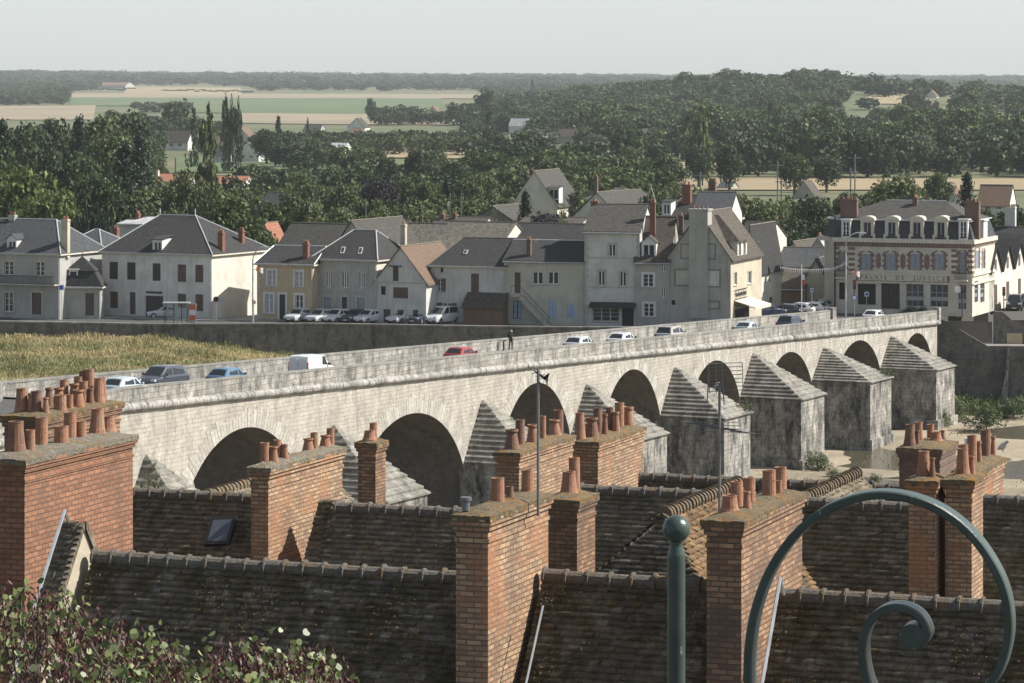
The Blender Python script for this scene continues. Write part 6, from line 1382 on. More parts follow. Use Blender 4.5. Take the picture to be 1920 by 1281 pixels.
p = at(1862, 603, 357.9); mb = MB(); mb.tube([p+V(-.1, -.2, 0), p+V(-.1, -.2, -3.2)], .07, 6); tag(mb.build('drainpipe', M['zinc'], base=p), 'light drainpipe at the end of the rough grey wall', 'pipe')
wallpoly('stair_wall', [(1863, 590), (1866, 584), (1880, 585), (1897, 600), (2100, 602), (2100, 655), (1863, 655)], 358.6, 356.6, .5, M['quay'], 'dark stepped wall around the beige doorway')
wallpoly('beige_door', [(1888, 625), (1917, 625), (1917, 655), (1888, 655)], 358.45, 356.4, .1, W_['tan render'], 'beige door panel in the dark stepped wall', 'door')
wallpoly('gate_pier', [(1827, 568), (1853, 568), (1853, 604), (1827, 604)], 359.3, 358, 1.0, W_['dark stone'], 'grey block pillar behind the railing near the bridge end', 'pillar')
wallpoly('gate_pier', [(1858, 570), (1876, 570), (1876, 590), (1858, 590)], 361, 360, 1.0, W_['dark stone'], 'smaller grey block pillar beside the dark stepped wall', 'pillar')
wallpoly('low_beige_wall', [(1778, 581), (1803, 581), (1803, 602), (1778, 602)], 361, 360, .4, W_['buff stone'], 'low beige wall behind the iron railing', 'wall')
rl = empty('iron_railing', at(1775, 602, 359.3), 'dark iron railing at the end of the bridge', 'railing'); mb = MB()
p0, p1 = at(1768, 603, 359.3), at(1826, 603, 359); 
for k in range(22): p = p0.lerp(p1, k/21); mb.tube([p, p+V(0, 0, .85)], .02, 4)
mb.tube([p0+V(0, 0, .85), p1+V(0, 0, .85)], .03, 4); mb.build('bars', M['iron_dark'], rl)
# kerb and pavement in front of the houses
mb = MB(); kp = [gp(-150, 594.5), gp(190, 598), gp(397, 602.5), gp(700, 605), gp(1096, 610)]
for p, q in zip(kp, kp[1:]):
    h_ = V(0, 0, .12); b0, b1 = p+V(0, 6, 0), q+V(0, 6, 0); mb.face([p+h_, q+h_, b1+h_, b0+h_]); mb.face([p, q, q+h_, p+h_])
tag(mb.build('pavement', M['pave']), kind='structure')
mb = MB(); lw = Fr(gp(-20, 592), 4); mb.box(lw, 0, 9.6, 0, .3, 0, 1.25); mb.box(lw, 0, 9.6, -.04, .34, 1.25, 1.33)
tag(mb.build('garden_wall', W_['pale render'], base=lw.o), 'low pale garden wall in front of the grey house', 'wall')
# pergola with vine
pg = empty('pergola', gp(60, 590)+V(0, 1.4, 0), 'white posted pergola with a leafy vine roof', 'pergola'); z_ = zof(546, 352)
mb = MB()
for px in (10, 75, 138): p = gnd(px, 352); mb.tube([p, V(p.x, p.y, z_)], .12, 6)
mb.build('post', M['white_paint'], pg); mb = MB()
mb.tube([gnd(-10, 352, z_), gnd(150, 352, z_)], .07, 5); mb.tube([gnd(-10, 354, z_), gnd(150, 354, z_)], .07, 5); mb.build('beam', M['white_paint'], pg)
g = np.random.default_rng(3); n = 1800; P = np.stack([g.uniform(-57.5, -47, n), g.uniform(351.5, 354.6, n), z_+g.normal(0.12, .16, n)], 1); P[:, 2] += .12*np.sin(P[:, 0]*2)
v = leafquads(P, np.tile([0, 0, 1.0], (n, 1)), .17, g); v -= np.array(wloc(pg)); link_mesh('vine', np_mesh('vine', v, np.arange(len(v)).reshape(-1, 4), [LM['light']]), pg)
# ---------------------------------------------------------------- vehicles
M['glass_car'] = glassmat('car glass', (0.02, 0.024, 0.026), 0.06); M['tyre'] = plain('tyre', (0.02, 0.02, 0.02), .9); M['rim'] = plain('wheel rim', (0.4, 0.4, 0.41), .35, .6); M['lamp_w'] = plain('headlight', (0.7, 0.72, 0.72), .1); M['lamp_r'] = plain('tail light', (0.35, 0.02, 0.015), .25); M['blackpl'] = plain('black plastic', (0.025, 0.025, 0.025), .6); M['plate'] = plain('number plate', (0.65, 0.63, 0.5), .5)
def paint(name, c, rough=.22):
    m, t, b = newmat(name); b.inputs['Base Color'].default_value = (*c, 1); b.inputs['Roughness'].default_value = rough; b.inputs['Coat Weight'].default_value = .6; b.inputs['Coat Roughness'].default_value = .05; return m
PT = {'white': paint('white car paint', (.68, .69, .69)), 'silver': paint('silver car paint', (.55, .57, .58)), 'grey': paint('dark grey car paint', (.06, .065, .08)), 'blue': paint('blue car paint', (.09, .17, .26)), 'navy': paint('navy car paint', (.03, .04, .065)), 'red': paint('red car paint', (.30, .035, .03)), 'beige': paint('beige silver car paint', (.38, .37, .34)), 'black': paint('black car paint', (.015, .016, .018)), 'ice': paint('pale blue car paint', (.45, .52, .56))}
CARS = {  # x station profile: belt height, roof outline etc.  length 4.1 base
 'hatch': dict(L=4.0, W=1.68, H=1.44, hood=0.88, belt=0.93, ws0=1.02, ws1=1.72, r1=3.35, tail=3.86, tailh=0.95, rearh=0.86),
 'sedan': dict(L=4.4, W=1.72, H=1.42, hood=0.86, belt=0.90, ws0=1.15, ws1=1.85, r1=3.1, tail=3.75, tailh=0.98, rearh=0.96),
 'mpv': dict(L=4.4, W=1.78, H=1.66, hood=0.98, belt=1.02, ws0=0.85, ws1=1.65, r1=3.9, tail=4.28, tailh=1.02, rearh=0.95),
 'van': dict(L=4.25, W=1.76, H=1.84, hood=1.02, belt=1.08, ws0=0.95, ws1=1.6, r1=4.12, tail=4.22, tailh=1.1, rearh=1.0, van=1),
 'suv': dict(L=4.6, W=1.85, H=1.78, hood=1.08, belt=1.1, ws0=1.2, ws1=1.75, r1=4.2, tail=4.5, tailh=1.12, rearh=1.05)}
def vehicle(kind, col, pos, heading, label, name='parked_car', group=None, panel=False, slope=0.0):
    d = CARS[kind]; L, Wd, Hh = d['L'], d['W'], d['H']; root = empty(name, (0, 0, 0), label, 'van' if kind == 'van' else 'car', group)
    f0 = lambda x, y, z: V(L/2-x, y, z)      # x from the nose backwards; nose towards +X
    hw = Wd/2
    def ring(x, zt, wtop, zbm=.22, wb=None):   # body cross section
        wb = hw*(wb or .97); zm = min(.62, zt*.66)
        half = [(0, zbm), (wb*.86, zbm), (wb*.98, zbm+.1), (hw*1.0*(wb/hw/.97), zm), (hw*.985*(wb/hw/.97), zt-.1), (wtop, zt-.015), (wtop*.5, zt+.012), (0, zt+.02)]
        return [f0(x, y, z) for y, z in half]+[f0(x, -y, z) for y, z in half[-2:0:-1]]
    st = [(0.0, .62, hw*.62, .30, .72), (.06, .70, hw*.76, .24, .86), (.30, d['hood']-.10, hw*.86, .2, .95), (.7, d['hood']-.03, hw*.9, .2, .97), (d['ws0'], d['hood']+.03, hw*.92, .2, .97), (d['ws1'], d['belt'], hw*.93, .2, .97), (L*.55, d['belt']+.01, hw*.93, .2, .97), (d['r1'], d['belt']+.03, hw*.92, .2, .97), (d['tail'], d['tailh'], hw*.9, .22, .96), (L-.04, d['rearh'], hw*.86, .26, .92), (L, .72, hw*.78, .32, .84)]
    st.sort(key=lambda q: q[0])
    mb = MB(); rings = [ring(*s) for s in st]; n = len(rings[0])
    for A_, B_ in zip(rings, rings[1:]):
        for i in range(n): mb.face([A_[i], A_[(i+1) % n], B_[(i+1) % n], B_[i]], 0, False)
    mb.face(rings[0]); mb.face(rings[-1][::-1])
    # greenhouse: lower outline on the belt, roof outline
    bz = d['belt']-.03; wt = hw*.74; wl = hw*.93; zR = Hh
    lo = [(d['ws0'], wl*.86, bz+.03), (d['ws1']+.12, wl, bz), (L*.55, wl, bz), (d['r1'], wl, bz), (d['tail'], wl*.93, d['tailh']-.04)]
    hi = [(d['ws1'], wt*.94, zR-.09), (d['ws1']+.3, wt, zR-.02), (L*.55, wt, zR), (d['r1']-.25, wt, zR-.03), (d['r1'], wt*.95, zR-.10)]
    if d.get('van'): wt2 = hw*.88; hi = [(a, b_*wt2/wt if i else b_*1.1, c) for i, (a, b_, c) in enumerate(hi)]
    g3 = lambda q, s: f0(q[0], q[1]*s, q[2])
    for s in (1, -1):
        for i in range(4): mb.face([g3(lo[i], s), g3(lo[i+1], s), g3(hi[i+1], s), g3(hi[i], s)])
        for i in range(4): mb.face([g3(hi[i], s), g3(hi[i+1], s), f0(hi[i+1][0], 0, hi[i+1][2]+.035), f0(hi[i][0], 0, hi[i][2]+.035)], 0, True)
    mb.face([g3(lo[0], 1), g3(hi[0], 1), f0(hi[0][0], 0, hi[0][2]+.035), g3(hi[0], -1), g3(lo[0], -1)]); mb.face([g3(lo[4], 1), g3(hi[4], 1), f0(hi[4][0], 0, hi[4][2]+.035), g3(hi[4], -1), g3(lo[4], -1)])
    parts = [('body', mb, [PT[col]])]
    # glass
    def inset(q, k=.1, out=0.0):
        c_ = sum(q, V(0, 0, 0))/len(q); nn = (q[1]-q[0]).cross(q[2]-q[0]).normalized(); nn = nn if nn.dot(c_-V(0, 0, .8)) > 0 else -nn; return [p.lerp(c_, k)+nn*.012 for p in q]
    def gl(nm, q, k=.1, mat='glass_car'): m2 = MB(); m2.face(inset(q, k)); parts.append((nm, m2, [M[mat]]))
    gl('windscreen', [g3(lo[0], 1), g3(hi[0], 1), g3(hi[0], -1), g3(lo[0], -1)], .09)
    if not (d.get('van')): gl('rear_window', [g3(lo[4], 1), g3(hi[4], 1), g3(hi[4], -1), g3(lo[4], -1)], .14)
    else:
        for s in (1, -1):
            z0, z1 = .5, 1.62; m2 = MB(); m2.box(f0, L-.0, L+.015, min(.03*s, hw*.84*s), max(.03*s, hw*.84*s), z0, z1) if panel else m2.face([f0(L-.03, .06*s, 1.1), f0(L-.03, hw*.72*s, 1.1), f0(L-.1, hw*.68*s, 1.62), f0(L-.1, .06*s, 1.62)])
            parts.append(('rear_door' if panel else 'rear_window', m2, [PT[col] if panel else M['glass_car']]))
    for s in (1, -1):
        b_ = L*.52
        q = [f0(d['ws0']+.42, wl*.97*s, bz+.05), f0(b_-.04, wl*s, bz+.05), f0(b_-.04, (wt if not d.get('van') else hw*.88)*s, zR-.06), f0(d['ws1']+.12, (wt if not d.get('van') else hw*.88)*s*.99, zR-.12)]
        gl('side_window', q, .08)
        if not panel: gl('side_window', [f0(b_+.04, wl*s, bz+.05), f0(d['r1']+.0, wl*.99*s, bz+.08), f0(d['r1']-.22, (wt if not d.get('van') else hw*.88)*s, zR-.12), f0(b_+.04, (wt if not d.get('van') else hw*.88)*s, zR-.06)], .08)
        m2 = MB(); m2.box(f0, .04, .22, hw*.48*s if s > 0 else -hw*.86, hw*.86 if s > 0 else -hw*.48, d['hood']-.30, d['hood']-.15); parts.append(('headlight', m2, [M['lamp_w']]))
        m2 = MB(); y0, y1 = sorted((hw*.70*s, hw*.90*s)); m2.box(f0, L-.16, L+.012, y0, y1, d['rearh']-.26, d['rearh']+(.35 if d.get('van') else -.02)); parts.append(('tail_light', m2, [M['lamp_r']]))
        m2 = MB(); y0, y1 = sorted((hw*.95*s, (hw+.17)*s)); m2.box(f0, d['ws0']+.38, d['ws0']+.5, y0, y1, bz+.04, bz+.19); parts.append(('mirror', m2, [PT[col] if col != 'white' else M['blackpl']]))
    for x, nm in ((0, 'bumper'), (L-.16, 'bumper')):
        m2 = MB(); m2.box(f0, x-.03 if x == 0 else x+.08, x+.06 if x == 0 else L+.03, -hw*.8, hw*.8, .26, .44); parts.append((nm, m2, [M['blackpl'] if col in ('white', 'grey', 'silver') else PT[col]]))
    m2 = MB(); m2.box(f0, L+.028, L+.04, -.26, .26, .46 if not d.get('van') else .42, .57); parts.append(('number_plate', m2, [M['plate']])); m2 = MB(); m2.box(f0, -.045, -.032, -.26, .26, .33, .43); parts.append(('number_plate', m2, [M['plate']]))
    rot = bpy.data.objects
    for nm, mb_, mats in parts: mb_.build(nm, mats, root, uv=False)
    for x in (.78, L-.78):
        for s in (1, -1):
            c = f0(x, (hw-.09)*s, .31); m2 = MB(); n = 18
            for k in range(n):
                t0, t1 = 2*math.pi*k/n, 2*math.pi*(k+1)/n; q = lambda t_, r_, y: c+V(math.cos(t_)*r_, y*s, math.sin(t_)*r_)
                m2.face([q(t0, .31, -.1), q(t1, .31, -.1), q(t1, .31, .1), q(t0, .31, .1)]); m2.face([q(t0, .31, .1), q(t1, .31, .1), q(t1, .2, .11), q(t0, .2, .11)]); m2.face([q(t0, .2, .105), q(t1, .2, .105), c+V(0, .09*s, 0)], 1)
            m2.build('wheel', [M['tyre'], M['rim']], root, uv=False)
    root.location = pos; root.rotation_euler = (0, slope, heading); return root
bang = math.atan2(BR.v.y, BR.v.x)
def on_deck(px, off):      # place at column px on the lane centre offset off from the near face
    b_, _ = None, None
    P0_ = BR(-off, 0, 0); d = ray(px, 500); t_ = None
    n_ = BR.u; tt = P0_.dot(n_)/V(d.x, 1, 0).dot(n_); p = V(d.x*tt, tt, 0); w_ = -(p-FAR).dot(BR.v); return V(p.x, p.y, ptop(w_)+DK), w_
sl = math.atan(.0344)
for px, kd, cl, off, back_, lb in [(236, 'hatch', 'ice', 3.0, 0, 'pale blue white small car nearest the chimney pots, nose towards the far bank'), (304, 'mpv', 'grey', 5.6, 1, 'dark grey people carrier driving towards the town with its headlights forward'),
    (431, 'hatch', 'blue', 3.0, 0, 'blue hatchback driving away just ahead of the dark people carrier'), (586, 'van', 'white', 3.0, 0, 'white panel van with closed rear doors on the bridge'), (868, 'hatch', 'red', 3.0, 0, 'red hatchback on the bridge between the van and the walker'),
    (1089, 'hatch', 'silver', 3.0, 0, 'silver car with a dark tail driving behind two more cars'), (1169, 'hatch', 'white', 3.0, 0, 'white small car on the bridge ahead of the silver one'), (1260, 'mpv', 'beige', 3.0, 0, 'beige high roofed car with wide dark rear window on the bridge'),
    (1402, 'sedan', 'ice', 3.0, 0, 'pale blue saloon car on the bridge below the cafe'), (1484, 'mpv', 'navy', 3.0, 0, 'dark navy car on the bridge in front of the flagpole'), (1641, 'hatch', 'white', 3.2, 0, 'white car just leaving the bridge in front of the court building')]:
    p, w_ = on_deck(px, off); vehicle(kd, cl, p, bang+(math.pi if back_ else 0), lb, 'car' if kd != 'van' else 'panel_van', 'vehicles driving over the bridge', panel=(kd == 'van'), slope=sl*(-1 if back_ else 1) if w_ > 0 else 0)
for px, py, kd, cl, hd, lb in [(560, 605, 'hatch', 'silver', -120, 'silver grey car parked first in the quay row, left end'), (600, 606, 'hatch', 'silver', -122, 'silver car with low nose parked second from the left on the quay'), (632, 606, 'hatch', 'white', -124, 'white car parked third in the quay row, before the dark one'),
    (668, 606, 'sedan', 'navy', -122, 'dark blue car half hidden in the middle of the quay row'), (691, 607, 'hatch', 'white', -125, 'white hatchback ending the left quay row beside a gap'), (755, 607, 'sedan', 'white', -124, 'white saloon car after the gap in front of the barn like house'),
    (790, 608, 'hatch', 'navy', -120, 'dark blue car between the white saloon and the white van'), (830, 608, 'van', 'white', -128, 'white glazed van parked at the right end of the quay row'), (10, 591, 'hatch', 'white', -12, 'white hatchback by the garden wall at the left edge'), (312, 598, 'sedan', 'silver', 180, 'silver car mostly hidden behind the glass bus shelter')]:
    p = gp(px, py); p.y += 1.2; vehicle(kd, cl, p, R(hd), lb, 'parked_car' if kd != 'van' else 'parked_van', 'vehicles parked on the quay')
for px, D, kd, cl, hd, lb in [(1434, 349, 'suv', 'navy', 20, 'dark blue car parked beside the cafe tables'), (1468, 351, 'hatch', 'grey', 170, 'grey car parked in front of the arched door'), (1494, 353, 'hatch', 'white', 160, 'white car parked below the flagpole'), (1520, 355, 'hatch', 'white', 150, 'small white car behind the end pillar of the bridge'),
    (1548, 359, 'sedan', 'beige', 10, 'dull beige car in front of the court building drainpipe'), (1752, 357, 'hatch', 'red', 185, 'dark red car showing its roof over the bridge end'), (1736, 359.5, 'hatch', 'blue', 185, 'blue car showing only a corner beside the dark red car'), (1902, 361.5, 'suv', 'black', -100, 'black off road car at the right edge above the dark stepped wall'), (1926, 368, 'hatch', 'navy', -100, 'dark car behind the black off road car')]:
    vehicle(kd, cl, gnd(px, D, 0.01), R(hd), lb, 'parked_car', 'vehicles parked at the bridge end')
# ---------------------------------------------------------------- street furniture
def lamp(px, ybase, ytop, arm_px, D, label):
    b_ = gnd(px, D); r_ = empty('street_lamp', b_, label, 'street lamp'); zt = zof(ytop, D); zk = zof(ytop+25, D); ax_ = (arm_px-px)/F*D
    mb = MB(); pts = [b_, V(b_.x, b_.y, zk)]+[V(b_.x+ax_*(1-math.cos(t_)), b_.y, zk+(zt-zk)*math.sin(t_)) for t_ in [math.pi/2*k/8 for k in range(1, 9)]]; mb.tube(pts, [.1]+[.075]+[.055]*8, 8); mb.build('pole', M['zinc'], r_, uv=False)
    e = pts[-1]; mb = MB(); s = 1 if ax_ > 0 else -1; f5 = lambda a, b2, c: V(e.x+a*s, e.y+b2, e.z+c); mb.frus(f5, (-.05, .75, -.14, .14, -.14), (.0, .6, -.1, .1, .04)); mb.build('lamp_head', M['zinc'], r_, uv=False)
    return r_, b_
lr, lb_ = lamp(474, 604, 463, 497, 342.5, 'curved grey street lamp beside the tan house')
lr2, lb2 = lamp(1586, 585, 436, 1612, 346, 'tall curved grey street lamp in front of the court building')
M['orange'] = plain('orange ball lamp', (.75, .25, .14), .5); M['sign_w'] = plain('white sign', (.75, .75, .73), .5); M['sign_r'] = plain('red sign', (.55, .05, .04), .5); M['sign_b'] = plain('blue sign', (.05, .13, .42), .5)
def pennant(p, label):
    r_ = empty('festoon_flag', p, label, 'flag'); mb = MB(); mb.tube([p-V(.45, 0, 0), p+V(0, 0, .02)], .025, 5); mb.build('bracket', M['iron_dark'], r_); mb = MB(); n = 6
    for i in range(n):
        x0, x1 = i/n*.75, (i+1)/n*.75; w0, w1 = .06*math.sin(i*1.2), .06*math.sin((i+1)*1.2); mb.face([p+V(x0, w0, .3-.1*i/n), p+V(x1, w1, .3-.1*(i+1)/n), p+V(x1, w1, -.12-.3*(i+1)/n), p+V(x0, w0, -.12-.3*i/n)], i >= 3)
    mb.build('cloth', [M['orange'], M['sign_w']], r_)
pennant(V(lb_.x+.35, lb_.y, zof(506, 342.5)), 'orange and white pennant on the lamp by the tan house'); pennant(V(lb2.x+.75, lb2.y, zof(513, 346)), 'orange and white pennant on the lamp before the court building')
def signpost(name, px, D, ytop, label, disc='round', mat='sign_r', r=.3, zb=0, yb=None, back_=False):
    b_ = gnd(px, D, zb); zt = zof(ytop, D); r_ = empty(name, b_, label, 'road sign'); mb = MB(); mb.tube([b_, V(b_.x, b_.y, zt)], .035, 6); mb.build('pole', M['zinc'], r_, uv=False)
    c = V(b_.x, b_.y-.06, zt-r); mb = MB(); n = 20 if disc == 'round' else 4; off = 0 if disc == 'round' else math.pi/4
    pt_ = lambda k, q, y: c+V(math.cos(2*math.pi*k/n+off)*r*q, y, math.sin(2*math.pi*k/n+off)*r*q)
    mb.prism([pt_(k, 1, 0) for k in range(n)], V(0, .03, 0)); pl = mb.build('plate', M[mat], r_, uv=False)
    if not back_: mb = MB(); mb.face([pt_(k, .7, -.006) for k in range(n)]); mb.build('face', M['sign_w' if mat != 'sign_w' else 'sign_b'], pl, uv=False)
    return r_
signpost('road_sign', 115, 346, 532, 'square white sign with a blue arrow over a round sign near the pergola', 'sq', 'sign_w', .42)
signpost('round_sign', 405, 345, 556, 'dark round sign seen from behind at the white house corner', 'round', 'blackpl', .3, back_=True); signpost('round_sign', 416, 346, 558, 'grey round sign seen from behind in front of the sunlit side wall', 'round', 'zinc', .3, back_=True)
signpost('round_sign', 476, 341.8, 563, 'small round red rimmed sign at the foot of the lamp by the tan house', 'round', 'sign_r', .22)
signpost('round_sign', 1602, 346, 553, 'round blue sign below the lamp at the court building', 'round', 'sign_b', .32); signpost('direction_sign', 1796, 350, 534, 'stacked white direction boards beside the traffic light', 'sq', 'sign_w', .5, back_=True); signpost('road_sign', 1522, 353, 540, 'small white sign on a tall pole beside the beige gabled house', 'sq', 'sign_w', .25)
signpost('road_sign', 1625, 352, 546, 'white and blue notice sign before the dark court doorway', 'sq', 'sign_w', .34)
def traffic_light(px, D, ytop, label):
    b_ = gnd(px, D); r_ = empty('traffic_light', b_, label, 'traffic light'); zt = zof(ytop, D); mb = MB(); mb.tube([b_, V(b_.x, b_.y, zt)], .06, 6); mb.build('pole', M['iron_dark'], r_, uv=False)
    mb = MB(); f5 = lambda a, b2, c: V(b_.x+a, b_.y+b2, zt+c); mb.box(f5, -.16, .16, -.22, .02, -1.0, 0); h_ = mb.build('signal_head', M['blackpl'], r_, uv=False)
    for k, cc in enumerate(('sign_r', 'brick_trim', 'shut_dark')): mb = MB(); mb.prism([f5(math.cos(t_)*.1, -.23, -.2-.3*k+math.sin(t_)*.1) for t_ in [2*math.pi*i/12 for i in range(12)]], V(0, .02, 0)); mb.build('lens', M[cc], h_, uv=False)
traffic_light(1804, 350, 534, 'dark traffic light in front of the court building right corner'); traffic_light(1602, 347.2, 525, 'dark traffic light close to the tall curved lamp'); traffic_light(1882, 360, 538, 'dark traffic light in front of the serrated gables')
# bus shelter and advertising panel
bsx = gp(329, 607); bs = empty('bus_shelter', bsx, 'glass bus shelter with slim frame on the quay', 'bus shelter'); f5 = Fr(bsx+V(-1.25, 0, 0), 4); mb = MB()
for a in (0, .85, 1.7, 2.5): mb.box(f5, a, a+.07, 1.1, 1.17, 0, 2.15)
for a in (0, 2.5): mb.box(f5, a, a+.07, 0, .07, 0, 2.15)
mb.build('frame', M['iron_dark'], bs); mb = MB(); mb.box(f5, -.15, 2.7, -.15, 1.3, 2.15, 2.25); mb.build('roof', M['zinc'], bs)
m, t, b = newmat('shelter glass'); b.inputs['Base Color'].default_value = (.35, .42, .42, 1); b.inputs['Roughness'].default_value = .05; b.inputs['Alpha'].default_value = .35; M['clear'] = m
mb = MB(); mb.box(f5, .07, 2.5, 1.12, 1.14, .25, 2.05); mb.build('glass', M['clear'], bs); mb = MB(); mb.box(f5, .3, 1.5, .7, 1.05, .42, .48); mb.box(f5, .4, .46, .85, .91, 0, .42); mb.box(f5, 1.34, 1.4, .85, .91, 0, .42); mb.build('bench', M['zinc'], bs)
ap = empty('advert_panel', gp(361, 606), 'orange and white advertising panel standing next to the bus shelter', 'advert panel'); f5 = Fr(gp(361, 606)+V(-.4, 0, 0), 6); mb = MB(); mb.box(f5, 0, .8, 0, .16, 0, 2.1); mb.build('case', M['zinc'], ap)
mb = MB()
for k, cc in enumerate((0, 1, 0)): mb.box(f5, .06, .74, -.02, 0, .3+.56*k, .3+.56*(k+1)-.004, cc)
M['adv'] = plain('orange poster', (.55, .14, .05), .4); mb.build('poster', [M['adv'], M['sign_w']], ap)
# flag pole with banner
fpb = gnd(1503, 350); fp = empty('flag_pole', fpb, 'thin pole with red and white banner near the bridge end', 'flag pole'); mb = MB(); mb.tube([fpb, V(fpb.x, fpb.y, zof(496, 350))], .05, 6); mb.build('pole', M['white_paint'], fp, uv=False)
mb = MB(); f5 = lambda a, b2, c: V(fpb.x+a, fpb.y+b2, c); z0, z1 = zof(535, 350), zof(515, 350); mb.box(f5, .0, .35, -.02, .0, z0, (z0+z1)/2-.01, 1); mb.box(f5, .0, .35, -.02, .0, (z0+z1)/2, z1); mb.build('banner', [M['sign_w'], M['sign_r']], fp, uv=False)
# bunting strings
def bunting(p, q, n, sag, label):
    r_ = empty('bunting', p, label, 'bunting'); mb = MB(); pts = [p.lerp(q, k/n)-V(0, 0, sag*4*(k/n)*(1-k/n)) for k in range(n+1)]; mb.tube(pts, .015, 4); mb.build('cord', M['sign_w'], r_, uv=False)
    mb = MB()
    for k in range(n): a = pts[k].lerp(pts[k+1], .2); b_ = pts[k].lerp(pts[k+1], .8); mb.face([a, b_, (a+b_)/2-V(0, .05, .42)])
    mb.build('pennants', M['sign_w'], r_, uv=False)
bunting(at(1462, 500, 352), at(1556, 503, 352), 24, .25, 'string of white pennants strung left of the court building'); bunting(at(1556, 503, 352), at(1590, 487, 348), 9, .2, 'short string of white pennants rising to the tall lamp')
bunting(at(1220, 345, 372), at(1230, 378, 346), 9, .1, 'string of white bulbs hanging above the chimney of the tall white house')
# hedge mound by the bridge end
# people
def person(px, py, D, zg, h, label, yaw=0.0):
    b_ = gnd(px, D, zg); s = h/1.75; ca, sa = math.cos(yaw), math.sin(yaw)
    J = {'pel': (0, 0, .93), 'chest': (0, .02, 1.30), 'neck': (0, .01, 1.48), 'head': (0.02, -.02, 1.60), 'top': (0.02, -.02, 1.70), 'shl': (-.19, 0, 1.41), 'shr': (.19, 0, 1.41), 'ell': (-.25, .03, 1.13), 'elr': (.26, -.10, 1.15), 'hal': (-.2, -.18, 1.0), 'har': (.14, -.28, 1.2), 'hil': (-.09, 0, .9), 'hir': (.09, 0, .9), 'knl': (-.13, -.02, .5), 'knr': (.12, .03, .5), 'anl': (-.17, .02, .09), 'anr': (.13, .05, .09), 'tol': (-.19, -.15, .04), 'tor': (.15, -.12, .04)}
    rad = {'pel': .15, 'chest': .17, 'neck': .06, 'head': .095, 'top': .07, 'shl': .075, 'shr': .075, 'ell': .045, 'elr': .045, 'hal': .035, 'har': .035, 'hil': .095, 'hir': .095, 'knl': .06, 'knr': .06, 'anl': .045, 'anr': .045, 'tol': .04, 'tor': .04}
    E = [('pel', 'chest'), ('chest', 'neck'), ('neck', 'head'), ('head', 'top'), ('chest', 'shl'), ('chest', 'shr'), ('shl', 'ell'), ('shr', 'elr'), ('ell', 'hal'), ('elr', 'har'), ('pel', 'hil'), ('pel', 'hir'), ('hil', 'knl'), ('hir', 'knr'), ('knl', 'anl'), ('knr', 'anr'), ('anl', 'tol'), ('anr', 'tor')]
    ks = list(J); me = bpy.data.meshes.new('person'); me.from_pydata([(J[k][0]*s*ca-J[k][1]*s*sa, J[k][0]*s*sa+J[k][1]*s*ca, J[k][2]*s) for k in ks], [(ks.index(a), ks.index(b2)) for a, b2 in E], [])
    me.materials.append(M['cloth_dark']); me.materials.append(M['skin']); o = link_mesh('person', me); o.location = b_; tag(o, label, 'person')
    md = o.modifiers.new('skin', 'SKIN'); 
    for i, k in enumerate(ks): me.skin_vertices[0].data[i].radius = (rad[k]*s, rad[k]*s)
    me.skin_vertices[0].data[0].use_root = True
    o.modifiers.new('sub', 'SUBSURF').levels = 2; o.modifiers['sub'].render_levels = 2
    hc = V(J['head'][0]*s, J['head'][1]*s-.0, (J['head'][2]+.02)*s); mb = MB(); mb.lathe(V(0, 0, 0), [(max(.001, .1*s*math.sin(math.pi*i/8)), -.115*s*math.cos(math.pi*i/8)) for i in range(9)], 10); 
    hf = mb.build('face', M['skin'], None, uv=False); hf.parent = o; hf.location = (hc.x+.01*s, hc.y-.035*s, hc.z)
    mb = MB(); mb.lathe(V(0, 0, 0), [(max(.001, .112*s*math.sin(math.pi*i/8)), -.09*s*math.cos(math.pi*i/8)) for i in range(3, 9)], 10); hr = mb.build('hair', M['blackpl'], None, uv=False); hr.parent = o; hr.location = (hc.x, hc.y+.02*s, hc.z+.035*s)
    for side, k in ((-1, 'hal'), (1, 'har')):      # hands with five fingers
        mb = MB(); c = V(J[k][0]*s, J[k][1]*s, J[k][2]*s-.02); mb.tube([c, c+V(0, -.05, -.04)*s], [.03*s, .034*s], 6)
        for f_ in range(4): o_ = (f_-1.5)*.018*s; mb.tube([c+V(o_, -.05*s, -.04*s), c+V(o_, -.09*s, -.055*s), c+V(o_, -.10*s, -.09*s+abs(f_-1.3)*.008)], .0085*s, 5)
        mb.tube([c+V(-side*.025*s, -.02*s, -.02*s), c+V(-side*.05*s, -.05*s, -.04*s)], .009*s, 5)
        hn = mb.build('hand', M['skin'], None, uv=False); hn.parent = o
    return o
M['cloth_dark'] = plain('dark clothing', (.018, .018, .02), .9); M['skin'] = plain('skin', (.42, .28, .2), .6)
p, w_ = on_deck(958, 8.0); person(958, 0, p.y, p.z+.13, 1.78, 'person in dark clothes standing on the bridge pavement by the far parapet', yaw=.5)
p, w_ = on_deck(944, 7.9); mb = MB(); q = V(p.x, p.y, p.z+.13); mb.tube([q, q+V(0, 0, .82), q+V(.03, 0, .92), q+V(.12, 0, .97), q+V(.2, 0, .90)], [.07, .065, .06, .055, .05], 8); tag(mb.build('bollard', M['blackpl'], base=q), 'slim dark post with a bent top beside the walking person', 'post')
